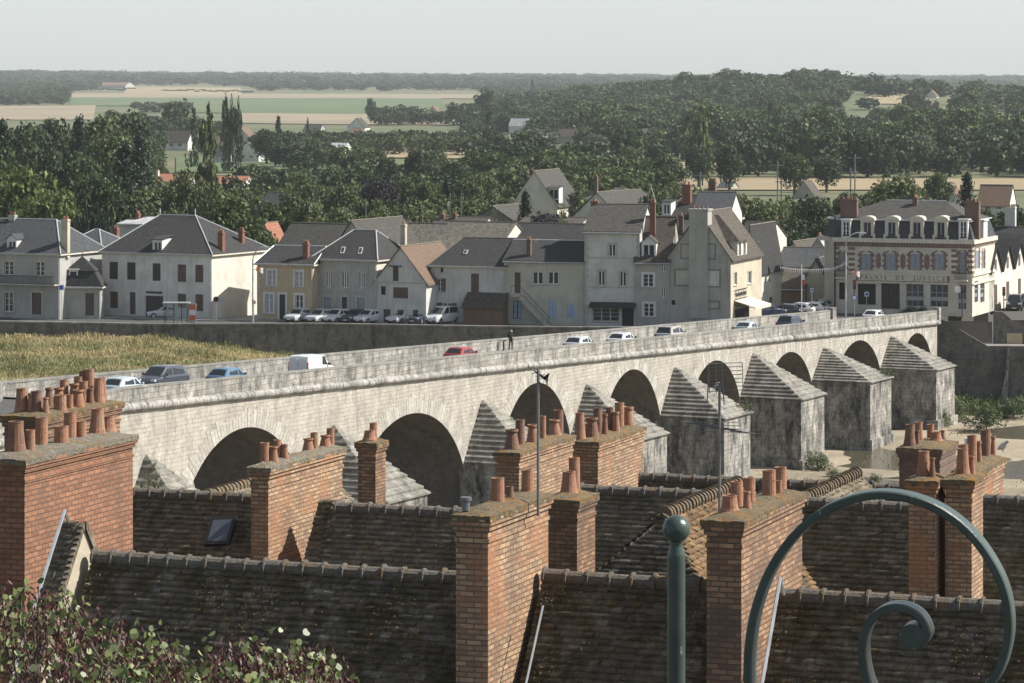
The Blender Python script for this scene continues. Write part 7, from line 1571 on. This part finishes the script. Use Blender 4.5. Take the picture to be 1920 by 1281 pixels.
# telegraph poles
for px, yt, D, lb in [(1603, 289, 640, 'tall pale pylon pole with cross arms in the golden field'), (1595, 315, 620, 'shorter pole with cross arm beside the tall pylon pole'), (1458, 303, 640, 'thin pole in front of the river woods'), (1465, 333, 600, 'short dark pole at the golden field edge'), (1313, 322, 600, 'pole with two small cross arms behind the grey roof'), (686, 378, 420, 'dark pole behind the stone house roof'), (844, 362, 440, 'thin mast behind the pantiled roofs'), (865, 362, 440, 'thinner mast right of the first one behind the roofs'), (498, 240, 1000, 'thin pole among the distant village houses')]:
    b_ = gnd(px, D); r_ = empty('utility_pole', b_, lb, 'pole'); zt = zof(yt, D); mb = MB(); mb.tube([b_, V(b_.x, b_.y, zt)], .14 if D > 500 else .07, 6); mb.build('shaft', M['steel'], r_, uv=False)
    if D > 500: mb = MB(); mb.tube([V(b_.x-1.2, b_.y, zt-.8), V(b_.x+1.2, b_.y, zt-.8)], .08, 5); mb.build('cross_arm', M['steel'], r_, uv=False)
for px, yb, yt in ((305, 141, 130), (523, 144, 130), (745, 147, 134)):
    D = 6400; zt = zof(yt, D); zb_ = zof(yb, D)-8; cx = (px-960)/F*D; r_ = empty('pylon', (cx, D, zb_), {305: 'faint power pylon on the left horizon', 523: 'faint power pylon on the horizon left of centre', 745: 'faint power pylon on the horizon near the centre'}[px], 'pylon'); mb = MB()
    for s in (-1, 1): mb.tube([V(cx+s*3, D, zb_), V(cx+s*.8, D, zt)], .25, 4); 
    for k in range(3): z = zt-3-k*4; mb.tube([V(cx-8+k, D, z), V(cx+8-k, D, z)], .25, 4)
    mb.build('lattice', M['zinc'], r_, uv=False)
# satellite dish and white objects are left to the roofs; small bins on the quay
for px, py, lb in ((886, 607, 'small white box on the ground in front of the board shed'), (941, 598, 'small pale notice board at the corner of the stair house')):
    p = gp(px, py); p.y -= 0.0; f5 = Fr(p, 20); mb = MB(); mb.box(f5, -.3, .3, -.2, .2, 0 if px < 900 else .9, .65 if px < 900 else 1.6); mb.box(f5, -.33, .33, -.23, .23, .66 if px < 900 else 1.61, .7 if px < 900 else 1.65); mb.box(f5, -.05, .05, -.05, .05, 0, .9 if px > 900 else .1)
    tag(mb.build('utility_box', M['sign_w'], base=p), lb, 'box')
# ---------------------------------------------------------------- trees one can tell apart
TR = [ # px, ytop, width px, D, kind, tone, label
 (38, 282, 135, 398, 'round', 'light', 'large bright green tree at the left edge behind the grey house'),
 (98, 335, 105, 392, 'round', 'light', 'second bright green tree touching the large one at the left edge'),
 (138, 372, 70, 388, 'round', 'light', 'low bright green tree just above the grey house chimney'),
 (4, 212, 55, 520, 'fir', 'fir', 'dark conifer cut by the left picture edge'), (-30, 235, 90, 480, 'round', 'dark', 'dark tree almost outside the left edge'),
 (50, 208, 85, 600, 'round', 'dark', 'dark round tree right of the edge conifer'), (98, 205, 80, 620, 'round', 'dark', 'dark tree behind the bright green trees'),
 (148, 208, 92, 600, 'fir', 'fir', 'broad dark conifer left of the olive crowned tree'), (140, 262, 120, 470, 'round', 'dark', 'dark leafy mass above the bright green trees'),
 (190, 192, 75, 640, 'round', 'olive', 'tall olive crowned tree in the dark group'), (205, 225, 80, 560, 'round', 'mid', 'green tree below the olive crown'), (238, 190, 70, 690, 'round', 'dark', 'dark rounded tree top right of the olive crown'),
 (232, 255, 115, 460, 'fir', 'fir', 'big dark cedar like conifer in the dark group'), (180, 300, 110, 430, 'round', 'dark', 'dark tree low in the shaded group'), (262, 240, 105, 520, 'fir', 'fir', 'dark spreading conifer left of the tall poplar'), (265, 205, 70, 1300, 'round', 'dark', 'dark tree in front of the distant field'),
 (330, 175, 62, 1350, 'round', 'mid', 'round tree with its top against the pale fields'), (310, 212, 80, 1300, 'round', 'dark', 'dark tree above the white gabled house'), (355, 212, 60, 1320, 'round', 'dark', 'dark green tree behind the tall poplar'),
 (388, 198, 38, 560, 'tall', 'olive', 'tall slender poplar in front of the village houses'), (350, 302, 95, 440, 'willow', 'olive', 'weeping willow over the white hipped house'), (398, 330, 80, 425, 'willow', 'olive', 'drooping tree right of the weeping willow'), (282, 330, 90, 440, 'round', 'olive', 'grey green tree behind the white hipped house roof'),
 (235, 345, 80, 425, 'round', 'dark', 'dark tree behind the cypress hedge'), (206, 368, 42, 395, 'bush', 'gold', 'small golden shrub above the cypress hedge'), (330, 372, 60, 400, 'round', 'mid', 'green tree above the ridge of the white house'),
 (425, 352, 105, 392, 'round', 'mid', 'leafy walnut like tree right of the white hipped house'), (465, 385, 70, 388, 'round', 'mid', 'lower green tree above the tan house roof'),
 (423, 170, 18, 900, 'tall', 'dark', 'leftmost poplar of the three above the village'), (435, 174, 16, 905, 'tall', 'dark', 'middle poplar of the three above the village'), (447, 178, 16, 900, 'tall', 'dark', 'rightmost poplar of the three above the village'), (363, 192, 14, 950, 'tall', 'dark', 'small lone poplar beside the dark trees'),
 (430, 208, 62, 1280, 'fir', 'fir', 'dark conifer under the three poplars'), (495, 238, 45, 1150, 'round', 'dark', 'dark tree right of the steep gabled house'), (522, 212, 42, 1000, 'fir', 'fir', 'dark spruce in front of the wheat field'), (500, 235, 60, 980, 'round', 'dark', 'dark rounded tree beside the spruce'), (577, 218, 18, 1250, 'fir', 'fir', 'small spruce behind the grey farmhouse'), (600, 235, 40, 1150, 'round', 'mid', 'round tree right of the grey farmhouse'),
 (560, 262, 55, 1000, 'round', 'grey', 'silvery tree in the village hedge'), (525, 268, 60, 980, 'round', 'dark', 'dark hedge tree left of the silvery tree'), (612, 262, 50, 1020, 'round', 'grey', 'silvery rounded tree left of the long shed'), (630, 280, 30, 1000, 'round', 'dark', 'small dark tree below the long shed'),
 (470, 302, 50, 760, 'round', 'mid', 'small green tree at the meadow edge'), (440, 318, 85, 560, 'round', 'dark', 'dark tree right of the red roofed long house'), (505, 308, 60, 720, 'round', 'dark', 'dark tree below the meadow'), (560, 312, 75, 600, 'round', 'mid', 'green tree in the middle gardens'), (590, 330, 80, 520, 'round', 'olive', 'olive green tree in the middle gardens'), (545, 345, 85, 460, 'round', 'mid', 'leafy tree above the mossy roofed house'), (500, 365, 60, 430, 'round', 'mid', 'garden tree beside the dark roofed cottage'), (585, 365, 70, 430, 'round', 'olive', 'loose green tree behind the grey gabled house'),
 (625, 300, 62, 640, 'round', 'mid', 'mid green tree left of the purple leaved tree'), (645, 330, 75, 500, 'round', 'olive', 'pale birch like tree left of the purple tree'), (660, 282, 55, 760, 'round', 'dark', 'dark tree at the left end of the golden field'), (640, 375, 85, 415, 'round', 'olive', 'loose light tree above the slate wing'),
 (712, 318, 95, 520, 'round', 'purple', 'purple leaved plum tree in the gardens'), (708, 375, 60, 425, 'round', 'mid', 'green shrubby tree below the purple tree'), (730, 288, 55, 720, 'round', 'dark', 'dark tree at the left edge of the round oak'), (790, 270, 80, 700, 'round', 'dark', 'dark round oak against the golden field'), (762, 325, 75, 540, 'round', 'mid', 'green tree between the purple tree and the round oak'), (800, 330, 70, 520, 'round', 'mid', 'mid green tree below the round oak'), (775, 372, 80, 430, 'round', 'olive', 'light garden tree above the pantiled roofs'), (838, 325, 34, 540, 'fir', 'fir', 'narrow dark cypress like conifer in the gardens'),
 (850, 288, 60, 640, 'round', 'dark', 'dark tree right of the round oak'), (882, 275, 65, 760, 'round', 'mid', 'green tree before the golden field end'), (875, 322, 75, 540, 'round', 'mid', 'tall green garden tree left of the steep grey roof'), (905, 312, 72, 560, 'round', 'olive', 'olive tree left of the steep grey roof'), (840, 385, 62, 425, 'round', 'mid', 'low green tree behind the chimney stacks'), (925, 378, 38, 430, 'bush', 'gold', 'yellowing shrub left of the pointed dark tree'),
 (938, 246, 85, 900, 'round', 'dark', 'large dark oak left of the broad dark oak'), (985, 238, 110, 880, 'round', 'dark', 'broad dark oak standing in the middle of the view'), (1030, 275, 90, 760, 'round', 'mid', 'green oak right of the broad dark oak'), (1070, 262, 80, 900, 'round', 'dark', 'round dark oak near the long brown roof'), (1100, 300, 80, 640, 'round', 'mid', 'green tree right of the steep grey roofed house'), (1060, 318, 70, 600, 'round', 'mid', 'green tree directly behind the steep grey roof'), (985, 350, 68, 440, 'fir', 'dark', 'pointed dark tree before the steep grey roof'), (1052, 378, 55, 425, 'bush', 'light', 'yellow green bushes right of the sloping dormer'), (1025, 385, 50, 420, 'round', 'purple', 'small purplish tree left of the yellow green bushes'),
 (1118, 245, 60, 1050, 'round', 'grey', 'pale willowy tree right of the long brown roof'), (1140, 282, 65, 760, 'round', 'dark', 'dark tree left of the giant poplar group'), (1180, 268, 70, 820, 'round', 'mid', 'green tree below the white gable house'), (1215, 300, 75, 640, 'round', 'dark', 'dark tree above the tall white house roof'), (1170, 318, 60, 560, 'round', 'mid', 'tree behind the grey steep roofed house'), (1255, 285, 85, 720, 'round', 'dark', 'dark rounded tree left of the giant poplar'), (1230, 345, 75, 440, 'round', 'dark', 'shaded tree above the white dormer'),
 (1317, 182, 36, 780, 'tall', 'olive', 'giant poplar towering over the woods'), (1310, 262, 60, 770, 'round', 'dark', 'dark tree at the foot of the giant poplar'), (1368, 262, 66, 740, 'round', 'dark', 'round dark tree right of the giant poplar'),
 (1490, 278, 76, 720, 'round', 'mid', 'round green tree at the golden field edge'), (1550, 285, 60, 740, 'round', 'dark', 'dark tree right of the round green tree'), (1680, 310, 135, 480, 'round', 'olive', 'large olive dome shaped tree behind the court building'), (1760, 315, 60, 600, 'round', 'mid', 'green tree between the dome tree and the fir'), (1813, 314, 52, 445, 'fir', 'fir', 'dark fir right of the court building chimney'),
 (1392, 345, 70, 430, 'round', 'olive', 'grey green tree behind the grey roofed house'), (1440, 362, 85, 425, 'round', 'olive', 'soft olive tree before the golden field'), (1475, 392, 110, 415, 'round', 'dark', 'dark wide tree left of the court building'), (1420, 405, 75, 405, 'round', 'dark', 'dark tree above the sunlit white house'), (1530, 352, 60, 440, 'round', 'dark', 'dark tree behind the court building left chimneys'), (1555, 395, 60, 405, 'round', 'dark', 'dark tree touching the court building corner'),
 (1850, 385, 80, 430, 'round', 'dark', 'dark tree behind the court building right corner'), (1900, 372, 60, 450, 'round', 'dark', 'dark tree near the pale chimney'), (1725, 368, 70, 430, 'round', 'mid', 'tree top directly above the court building roof'),
 (1595, 345, 50, 460, 'round', 'dark', 'small dark tree left of the dome shaped tree'),
 (910, 158, 50, 1900, 'round', 'dark', 'dark round tree at the right end of the green field'), (695, 178, 22, 1900, 'round', 'dark', 'lone tree standing in the green field'), (998, 146, 10, 3200, 'tall', 'dark', 'pair of poplar tops breaking the horizon'), (1645, 350, 40, 520, 'bush', 'mid', 'bush at the golden field edge by the pylon poles')]
for px, yt, wp, D, kd, tn, lb in TR: tree(px, yt, wp, D, kd, tn, lb)
for i, px in enumerate((1695, 1708, 1742, 1755, 1737)): tree(px, 183+i*1.5, 13, 1750+i*20, 'tall', 'dark', ['first slim poplar of the loose line on the wooded slope, at its left', 'slim poplar touching the first one on the wooded slope', 'tall slim poplar near the middle of the loose line on the slope', 'rightmost slim poplar of the loose line on the slope', 'slim poplar just left of the middle pair on the slope'][i], group='poplars on the wooded slope')
# cypress hedge
for i, px in enumerate(range(146, 216, 9)): tree(px, 384+(i % 3)*3, 20, 372+(i % 2)*1.5, 'tall', 'fir', 'dark clipped cypress in the hedge between the grey and white houses', 'cypress_tree', 'cypresses in the hedge', zg=0)
# pale willows in front of the river woods, right
for i, (px, yt, wp) in enumerate([(1690, 252, 66), (1725, 246, 72), (1765, 262, 60), (1800, 250, 68), (1840, 246, 64), (1880, 250, 66), (1915, 246, 60)]): tree(px, yt, wp, 900+i*12, 'round', 'grey', ['pale willow at the left end of the silvery row', 'second pale willow of the silvery row', 'smallest willow of the silvery row', 'middle willow of the silvery row', 'pale willow three from the right in the silvery row', 'pale willow next to the right edge', 'pale willow cut by the right edge'][i], 'willow_tree', 'pale willows before the river woods')
# ---------------------------------------------------------------- woods reading as one mass
def wood(name, label, spots, mat, lod=2, seed=1, hr=(8, 13), wr=(9, 15), kind='round'):
    g = np.random.default_rng(seed); base = [crown(kind, 50+k, *[(34, 110, .30), (20, 26, .62), (14, 22, .72), (30, 60, .40)][lod]) for k in range(3)]; out = []
    for x, y in spots:
        b = base[g.integers(3)]; h = g.uniform(*hr); w_ = g.uniform(*wr); th = g.uniform(0, 6.283); c, s = math.cos(th), math.sin(th)
        q = b*np.array([w_/11, w_/11, h/10.3]); q = np.stack([q[:, 0]*c-q[:, 1]*s+x, q[:, 0]*s+q[:, 1]*c+y, q[:, 2]+float(hill(x, y))-.3], 1); out.append(q)
    v = np.concatenate(out); o = link_mesh(name, np_mesh(name, v, np.arange(len(v)).reshape(-1, 4), [LM[mat]])); return tag(o, label, 'wood', kind='stuff')
def rows(name, label, lst, mat, seed, lod=1, kind='round'):
    g = np.random.default_rng(seed); base = [crown(kind, 60+k, *[(34, 110, .30), (20, 30, .58), (13, 13, 1.0)][lod]) for k in range(3)]; out = []
    for px0, px1, yt, h, wm in lst:
        D0 = (H-h)*F/(yt-HZ) if h < 25 else 3000; px = px0
        while px < px1:
            D = D0*g.uniform(.97, 1.03); w_ = wm*g.uniform(.75, 1.3); px += w_/D*F*.5; zt = zof(yt+g.normal(0, 2.5)*900/D, D); x = (px-960)/F*D; zg = float(hill(x, D)); hh2 = max(2.5, zt-zg); th = g.uniform(0, 6.28); c, s = math.cos(th), math.sin(th)
            q = base[g.integers(3)]*np.array([w_/10, w_/10, hh2/10]); out.append(np.stack([q[:, 0]*c-q[:, 1]*s+x, q[:, 0]*s+q[:, 1]*c+D, q[:, 2]+zg-.2], 1))
    v = np.concatenate(out); return tag(link_mesh(name, np_mesh(name, v, np.arange(len(v)).reshape(-1, 4), [LM[mat]])), label, 'wood', kind='stuff')
def scatter(px0, px1, D0, D1, n, seed, cond=None):
    g = np.random.default_rng(seed); r = []
    while len(r) < n:
        D = math.exp(g.uniform(math.log(D0), math.log(D1))); px = g.uniform(px0, px1)
        if cond and not cond(px, D): continue
        r.append(((px-960)/F*D, D))
    return r
FLD = [(-60, 175, 199, 226), (450, 870, 213, 232), (330, 820, 183, 213), (130, 905, 172, 186), (640, 890, 276, 299), (330, 640, 298, 325), (1095, 1160, 286, 300), (1215, 2100, 337, 362), (1600, 1800, 184, 198), (235, 455, 163, 177), (1240, 1360, 307, 320), (130, 330, 183, 199)]
HS = [(a, b_, D) for _, _, a, b_, ye, yr, D, _, _ in hh]
def okp(px, D, top=11.0):
    y = 150+(H-float(hill((px-960)/F*D, D)))/D*F
    for a, b_, y0, y1 in FLD:
        if a-6 < px < b_+6 and y0-1 < y < y1+3: return False
        if a-6 < px < b_+6 and y >= y1:             # would this tree hide the field?
            yt = y-top/D*F
            if yt < y1-2 and y < y1+top/D*F*1.0 and rnd.random() < .99: return False
    for a, b_, Dh in HS:
        if a-10 < px < b_+10 and D < Dh+6 and 150+(H-top)/D*F < 150+(H-3)/Dh*F+2: return False
    return True
wood('slope_woods', 'bright crowned trees dotted over the wooded slope', scatter(1000, 2150, 900, 2200, 70, 41, okp), 'light', 3, 42, (6, 12), (9, 16))
wood('slope_woods', 'silvery trees dotted over the wooded slope', scatter(1000, 2150, 900, 1900, 60, 43, okp), 'grey', 1, 44, (6, 12), (9, 16))
wood('slope_woods', 'tall narrow trees dotted over the wooded slope', scatter(900, 2150, 900, 2200, 34, 45, okp), 'dark', 1, 46, (14, 19), (6, 9), 'tall')
wood('slope_woods', 'very large oaks rising over the wooded slope', scatter(1000, 2150, 1000, 2300, 80, 47, okp), 'mid', 3, 48, (14, 18), (18, 27))
wood('river_woods', 'dark wood standing behind the golden field on the right', scatter(1150, 2150, 800, 1150, 170, 1, okp), 'dark', 1, 2, (9, 15), (9, 15))
wood('river_woods', 'mixed green wood in the middle of the wooded slope', scatter(1090, 2150, 1100, 1700, 260, 3, okp), 'mid', 1, 4, (7, 13), (10, 18))
wood('slope_woods', 'dark green wood on the slope above the river woods', scatter(1000, 2150, 1250, 2000, 260, 5, okp), 'dark', 1, 6, (8, 13), (10, 18))
wood('hill_woods', 'dense wood covering the long hill on the right skyline', scatter(1080, 2150, 1800, 2500, 520, 7, okp), 'dark', 2, 8, (8, 14), (13, 22))
wood('hill_woods', 'lighter trees scattered through the hill wood', scatter(1000, 2150, 1500, 2450, 170, 9, okp), 'mid', 2, 10, (7, 12), (11, 18))
wood('hill_woods', 'olive trees scattered through the hill wood', scatter(1000, 2150, 1400, 2350, 110, 19, okp), 'olive', 2, 11, (7, 11), (10, 16))
wood('plain_trees', 'dark hedgerow trees between the village houses and fields', scatter(-200, 1150, 780, 1900, 330, 11, okp), 'dark', 1, 12, (5, 10), (7, 13))
wood('plain_trees', 'green hedgerow trees between the village houses and fields', scatter(-200, 1150, 620, 1800, 260, 13, okp), 'mid', 1, 14, (4, 8.5), (6, 12))
wood('plain_trees', 'olive garden trees between the village houses', scatter(-200, 1200, 520, 1500, 110, 23, okp), 'olive', 1, 24, (4, 7.5), (5, 10))
wood('copse', 'dark copses between the wheat fields on the left plain', scatter(-100, 700, 2300, 3600, 130, 15, lambda p, D: okp(p, D, 9)), 'dark', 2, 16, (7, 12), (14, 24))
wood('copse', 'dark wood behind the middle fields', scatter(-100, 1250, 3300, 5200, 360, 17, lambda p, D: okp(p, D, 8)), 'dark', 2, 18, (9, 14), (22, 38))
wood('copse', 'wood right of the green field', scatter(870, 1300, 1500, 3300, 330, 21, okp), 'dark', 2, 22, (8, 13), (14, 22))
wood('horizon_forest', 'forest along the whole far horizon', scatter(-700, 2700, 5200, 9000, 1300, 25), 'dark', 2, 26, (13, 19), (45, 80))
wood('garden_shrubs', 'shrubs and small trees in the gardens behind the roofs', scatter(-50, 1560, 392, 600, 150, 27, lambda p, D: not (960 < p < 1060 and D < 560)), 'mid', 1, 28, (2.2, 4.5), (3, 6))
wood('garden_shrubs', 'darker shrubs in the gardens behind the roofs', scatter(-50, 1900, 400, 620, 110, 29, lambda p, D: not (960 < p < 1060 and D < 560)), 'dark', 1, 30, (2.5, 5), (3, 6))
rows('hedgerow', 'dark hedgerows crossing the village and fields on the left', [(470, 900, 242, 8, 9), (500, 600, 262, 8, 9), (430, 660, 305, 8, 7), (430, 900, 316, 8.5, 8), (640, 900, 300, 7, 7), (885, 1100, 262, 10, 10), (250, 420, 222, 9, 12), (690, 775, 196, 12, 13), (830, 960, 190, 14, 16), (0, 150, 236, 10, 9)], 'dark', 71)
rows('hedgerow', 'mid green tree rows crossing the village and fields on the left', [(495, 880, 252, 7, 8), (420, 900, 335, 8.5, 7), (430, 700, 350, 8, 6), (560, 900, 362, 8, 6), (900, 1200, 285, 9, 9), (900, 1240, 310, 9, 8), (590, 700, 268, 8, 8), (700, 820, 206, 9, 11), (1090, 1240, 335, 8, 7)], 'mid', 72)
rows('hedgerow', 'olive garden tree rows behind the roofs', [(230, 500, 345, 8, 6), (480, 900, 372, 7, 5.5), (520, 960, 388, 6, 5), (1060, 1300, 350, 7.5, 6), (1380, 1500, 365, 8, 7)], 'olive', 73)
rows('copse', 'dark copses on the far left plain', [(-60, 135, 166, 12, 22), (-60, 90, 178, 11, 18), (235, 300, 158, 14, 24), (455, 600, 160, 13, 26), (130, 240, 176, 7, 14), (300, 460, 180, 5, 12), (600, 905, 166, 9, 20), (275, 350, 160, 12, 22), (350, 450, 171, 6, 12), (130, 235, 168, 8, 18), (240, 330, 190, 9, 14)], 'dark', 74, 2)
# grass of the meadow strip behind the court building comes with the ground material
# ---------------------------------------------------------------- river bed plants
for i, (px, py, wp, hp, tn, lb) in enumerate([(1532, 880, 66, 34, 'olive', 'round grey green bush at the foot of the fifth pier'), (1850, 806, 84, 46, 'mid', 'large green willow bush on the sand below the retaining wall'), (1795, 790, 60, 36, 'olive', 'yellow green bush beside the last pier'), (1895, 785, 70, 34, 'dark', 'dark bush at the foot of the wall near the right edge'), (1770, 800, 36, 30, 'light', 'small bright bush against the last pier'), (1820, 772, 60, 22, 'mid', 'low weedy bush along the wall foot'), (1592, 905, 40, 22, 'olive', 'small weed clump on the sand left of the scroll'), (1702, 895, 36, 40, 'mid', 'bush beside the left stack of pots'), (1560, 892, 26, 16, 'mid', 'tiny weed clump next to the grey green bush'), (1640, 905, 30, 18, 'mid', 'weed clump in the shallow water by the roof finial')]):
    D = (H-BED)*F/(py-HZ); D = min(D, 349); x = (px-960)/F*D; o = empty('bush', (x, D, BED-.1), lb, 'bush'); c = link_mesh('foliage', proto('bush', tn, i % 3, 0), o); w_ = wp/F*D; c.scale = (w_/9, w_/9, hp/F*D/8); o.rotation_euler.z = i*1.3
    m2 = MB(); m2.tube([V(0, 0, 0), V(.05, 0, hp/F*D*.5)], .06, 5); s_ = m2.build('stem', M['bark'], None, uv=False); s_.parent = o
def rz(x, y): z = np.full_like(x, BED-.1); bad = np.random.default_rng(2).random(len(x)) > np.clip(np.sin(x*.35+2*np.sin(y*.13))*1.2-.5+np.sin(x*1.3+y*.7)*.5, 0, 1); z[bad] = np.nan; return z
tag(blades('river_weeds', 9000, (22, 75), (262, 350), rz, .1, .4, .05, M['grass'], 8), 'patches of low grassy weeds on the dry river sand', 'weeds')
def wz(x, y): z = BED-.1+np.clip(1.6-np.abs(y-348-1.5*np.sin(x*.5))*.3, -2, 0)*0; z[np.sin(x*.9+1.3*np.sin(y*.8))+np.random.default_rng(4).normal(0, .4, len(x)) < -.25] = np.nan; return z+.3
tag(blades('wall_foot_weeds', 14000, (47, 82), (341, 351), wz, .4, 1.3, .09, LM['mid'], 9), 'thick green weeds along the foot of the dark retaining wall', 'weeds')
tree(288, 868, 90, 197, 'bush', 'olive', 'bush in front of the first arch beside the big chimney', zg=-6.5)
# plants on pier caps
for w_, du, lb in ((72.4, 5.7, 'tuft of weeds on the edge of the fourth pier cap'), (35.0, 5.7, 'tuft of weeds on the edge of the sixth pier cap')):
    p = bp(du, w_-2.6, -3.3); o = empty('weed_tuft', p, lb, 'weeds'); c = link_mesh('foliage', proto('bush', 'olive', 0, 1), o); c.scale = (.19, .14, .10)
# bush between bridge end and court building
for px, wp, tn, lb in ((1705, 52, 'olive', 'brownish bush on the roundabout before the court building'), (1728, 30, 'mid', 'small green bush on the roundabout')):
    p = gnd(px, 352.5, -.1); o = empty('bush', p, lb, 'bush'); c = link_mesh('foliage', proto('bush', tn, 1, 0), o); c.scale = (wp/F*352/9,)*2+(.13,)
# ---------------------------------------------------------------- foreground judas tree
M['jleaf'] = island('round green leaves', [(0, (.07, .10, .03)), (.5, (.14, .18, .06)), (.85, (.26, .30, .12)), (1, (.36, .40, .20))], .45, None, var=.15, trans=.25, spec=.45)
M['pod'] = island('dark red seed pods', [(0, (.045, .015, .014)), (.5, (.085, .028, .024)), (.85, (.14, .05, .04)), (1, (.24, .13, .10))], .5, None, var=.2, trans=.12, spec=.4)
g = np.random.default_rng(12); JD = 31.0; lv, pd, br = [], [], MB()
jr = empty('judas_tree', at(150, 1281, JD)+V(0, 0, -9), 'tree with round green leaves and dark red pods in the lower left corner', 'tree')
def jtop(px): return np.interp(px, [-40, 0, 40, 75, 100, 130, 165, 215, 250, 300, 345, 380, 420, 455, 500, 560, 600, 640, 680], [1080, 1080, 1085, 1062, 1085, 1105, 1120, 1150, 1172, 1180, 1210, 1215, 1195, 1182, 1196, 1190, 1200, 1225, 1330])
for k in range(290):
    px = g.uniform(-50, 650); yt = jtop(px)+g.uniform(2, 20)+abs(g.normal(0, 1))*70; yt = min(yt, 1330)
    D = JD+g.uniform(-2.2, 2.2); tip = at(px, yt, D); L = g.uniform(.5, .9); dr = V(g.normal(0, .35), g.normal(0, .35), -1).normalized(); base = tip+dr*L
    if k % 2 == 0: br.tube([base, base.lerp(tip, .5)+V(g.normal(0, .03), 0, 0), tip], [.014, .01, .004], 4)
    kind = g.random()
    nl = int(13 if kind < .46 else 1); npd = int(14 if kind < .46 else 62)
    for j in range(nl):
        c = np.array(tip.lerp(base, g.random()*.7))+g.normal(0, .10, 3); r_ = g.uniform(.028, .044); nn = g.normal(0, 1, 3)+np.array([.3, -.6, .5]); nn /= np.linalg.norm(nn); a = np.cross(nn, g.normal(0, 1, 3)); a /= np.linalg.norm(a); b = np.cross(nn, a)
        lv.append(np.stack([c+(a*math.cos(t_)*(1.0 if i else .7)+b*math.sin(t_))*r_+nn*r_*.25*abs(math.sin(t_)) for i, t_ in enumerate([2*math.pi*i/8 for i in range(8)])]))
    for j in range(npd):
        c = np.array(tip.lerp(base, g.random()))+g.normal(0, .075, 3); d = np.array([g.normal(0, .6), g.normal(0, .6), -1]); d /= np.linalg.norm(d); L2 = g.uniform(.05, .09); s = np.cross(d, g.normal(0, 1, 3)); s = s/np.linalg.norm(s)*.0115
        pd.append(np.stack([c, c+d*L2*.4+s, c+d*L2, c+d*L2*.4-s]))
off = np.array(jr.location)
v = np.concatenate(lv)-off; link_mesh('foliage', np_mesh('foliage', v, np.arange(len(v)).reshape(-1, 8), [M['jleaf']]), jr)
v = np.concatenate(pd)-off; link_mesh('seed_pods', np_mesh('seed_pods', v, np.arange(len(v)).reshape(-1, 4), [M['pod']]), jr)
for px, py in ((60, 1240), (200, 1270), (330, 1300), (480, 1300), (580, 1310), (130, 1170)): t0 = at(150+(px-150)*.3, 1500, JD); br.tube([jr.location, t0, at(px, py, JD)], [.12, .06, .02], 6)
br.build('branches', M['bark'], jr)
# ---------------------------------------------------------------- haze
m = bpy.data.materials.new('haze air'); m.use_nodes = True; t = m.node_tree; t.nodes.remove(t.nodes['Principled BSDF'])
vo = t.nodes.new('ShaderNodeVolumePrincipled'); vo.inputs['Color'].default_value = (0.86, 0.925, 1.0, 1); vo.inputs['Density'].default_value = HAZE; vo.inputs['Anisotropy'].default_value = 0.0
t.links.new(vo.outputs[0], t.nodes['Material Output'].inputs['Volume'])
mb = MB(); fh = lambda a, b_, c: V(a, b_, c)
mb.box(fh, -7500, 7500, -250, 17000, BED-2.2, 900)
tag(mb.build('haze', m, uv=False), kind='stuff')
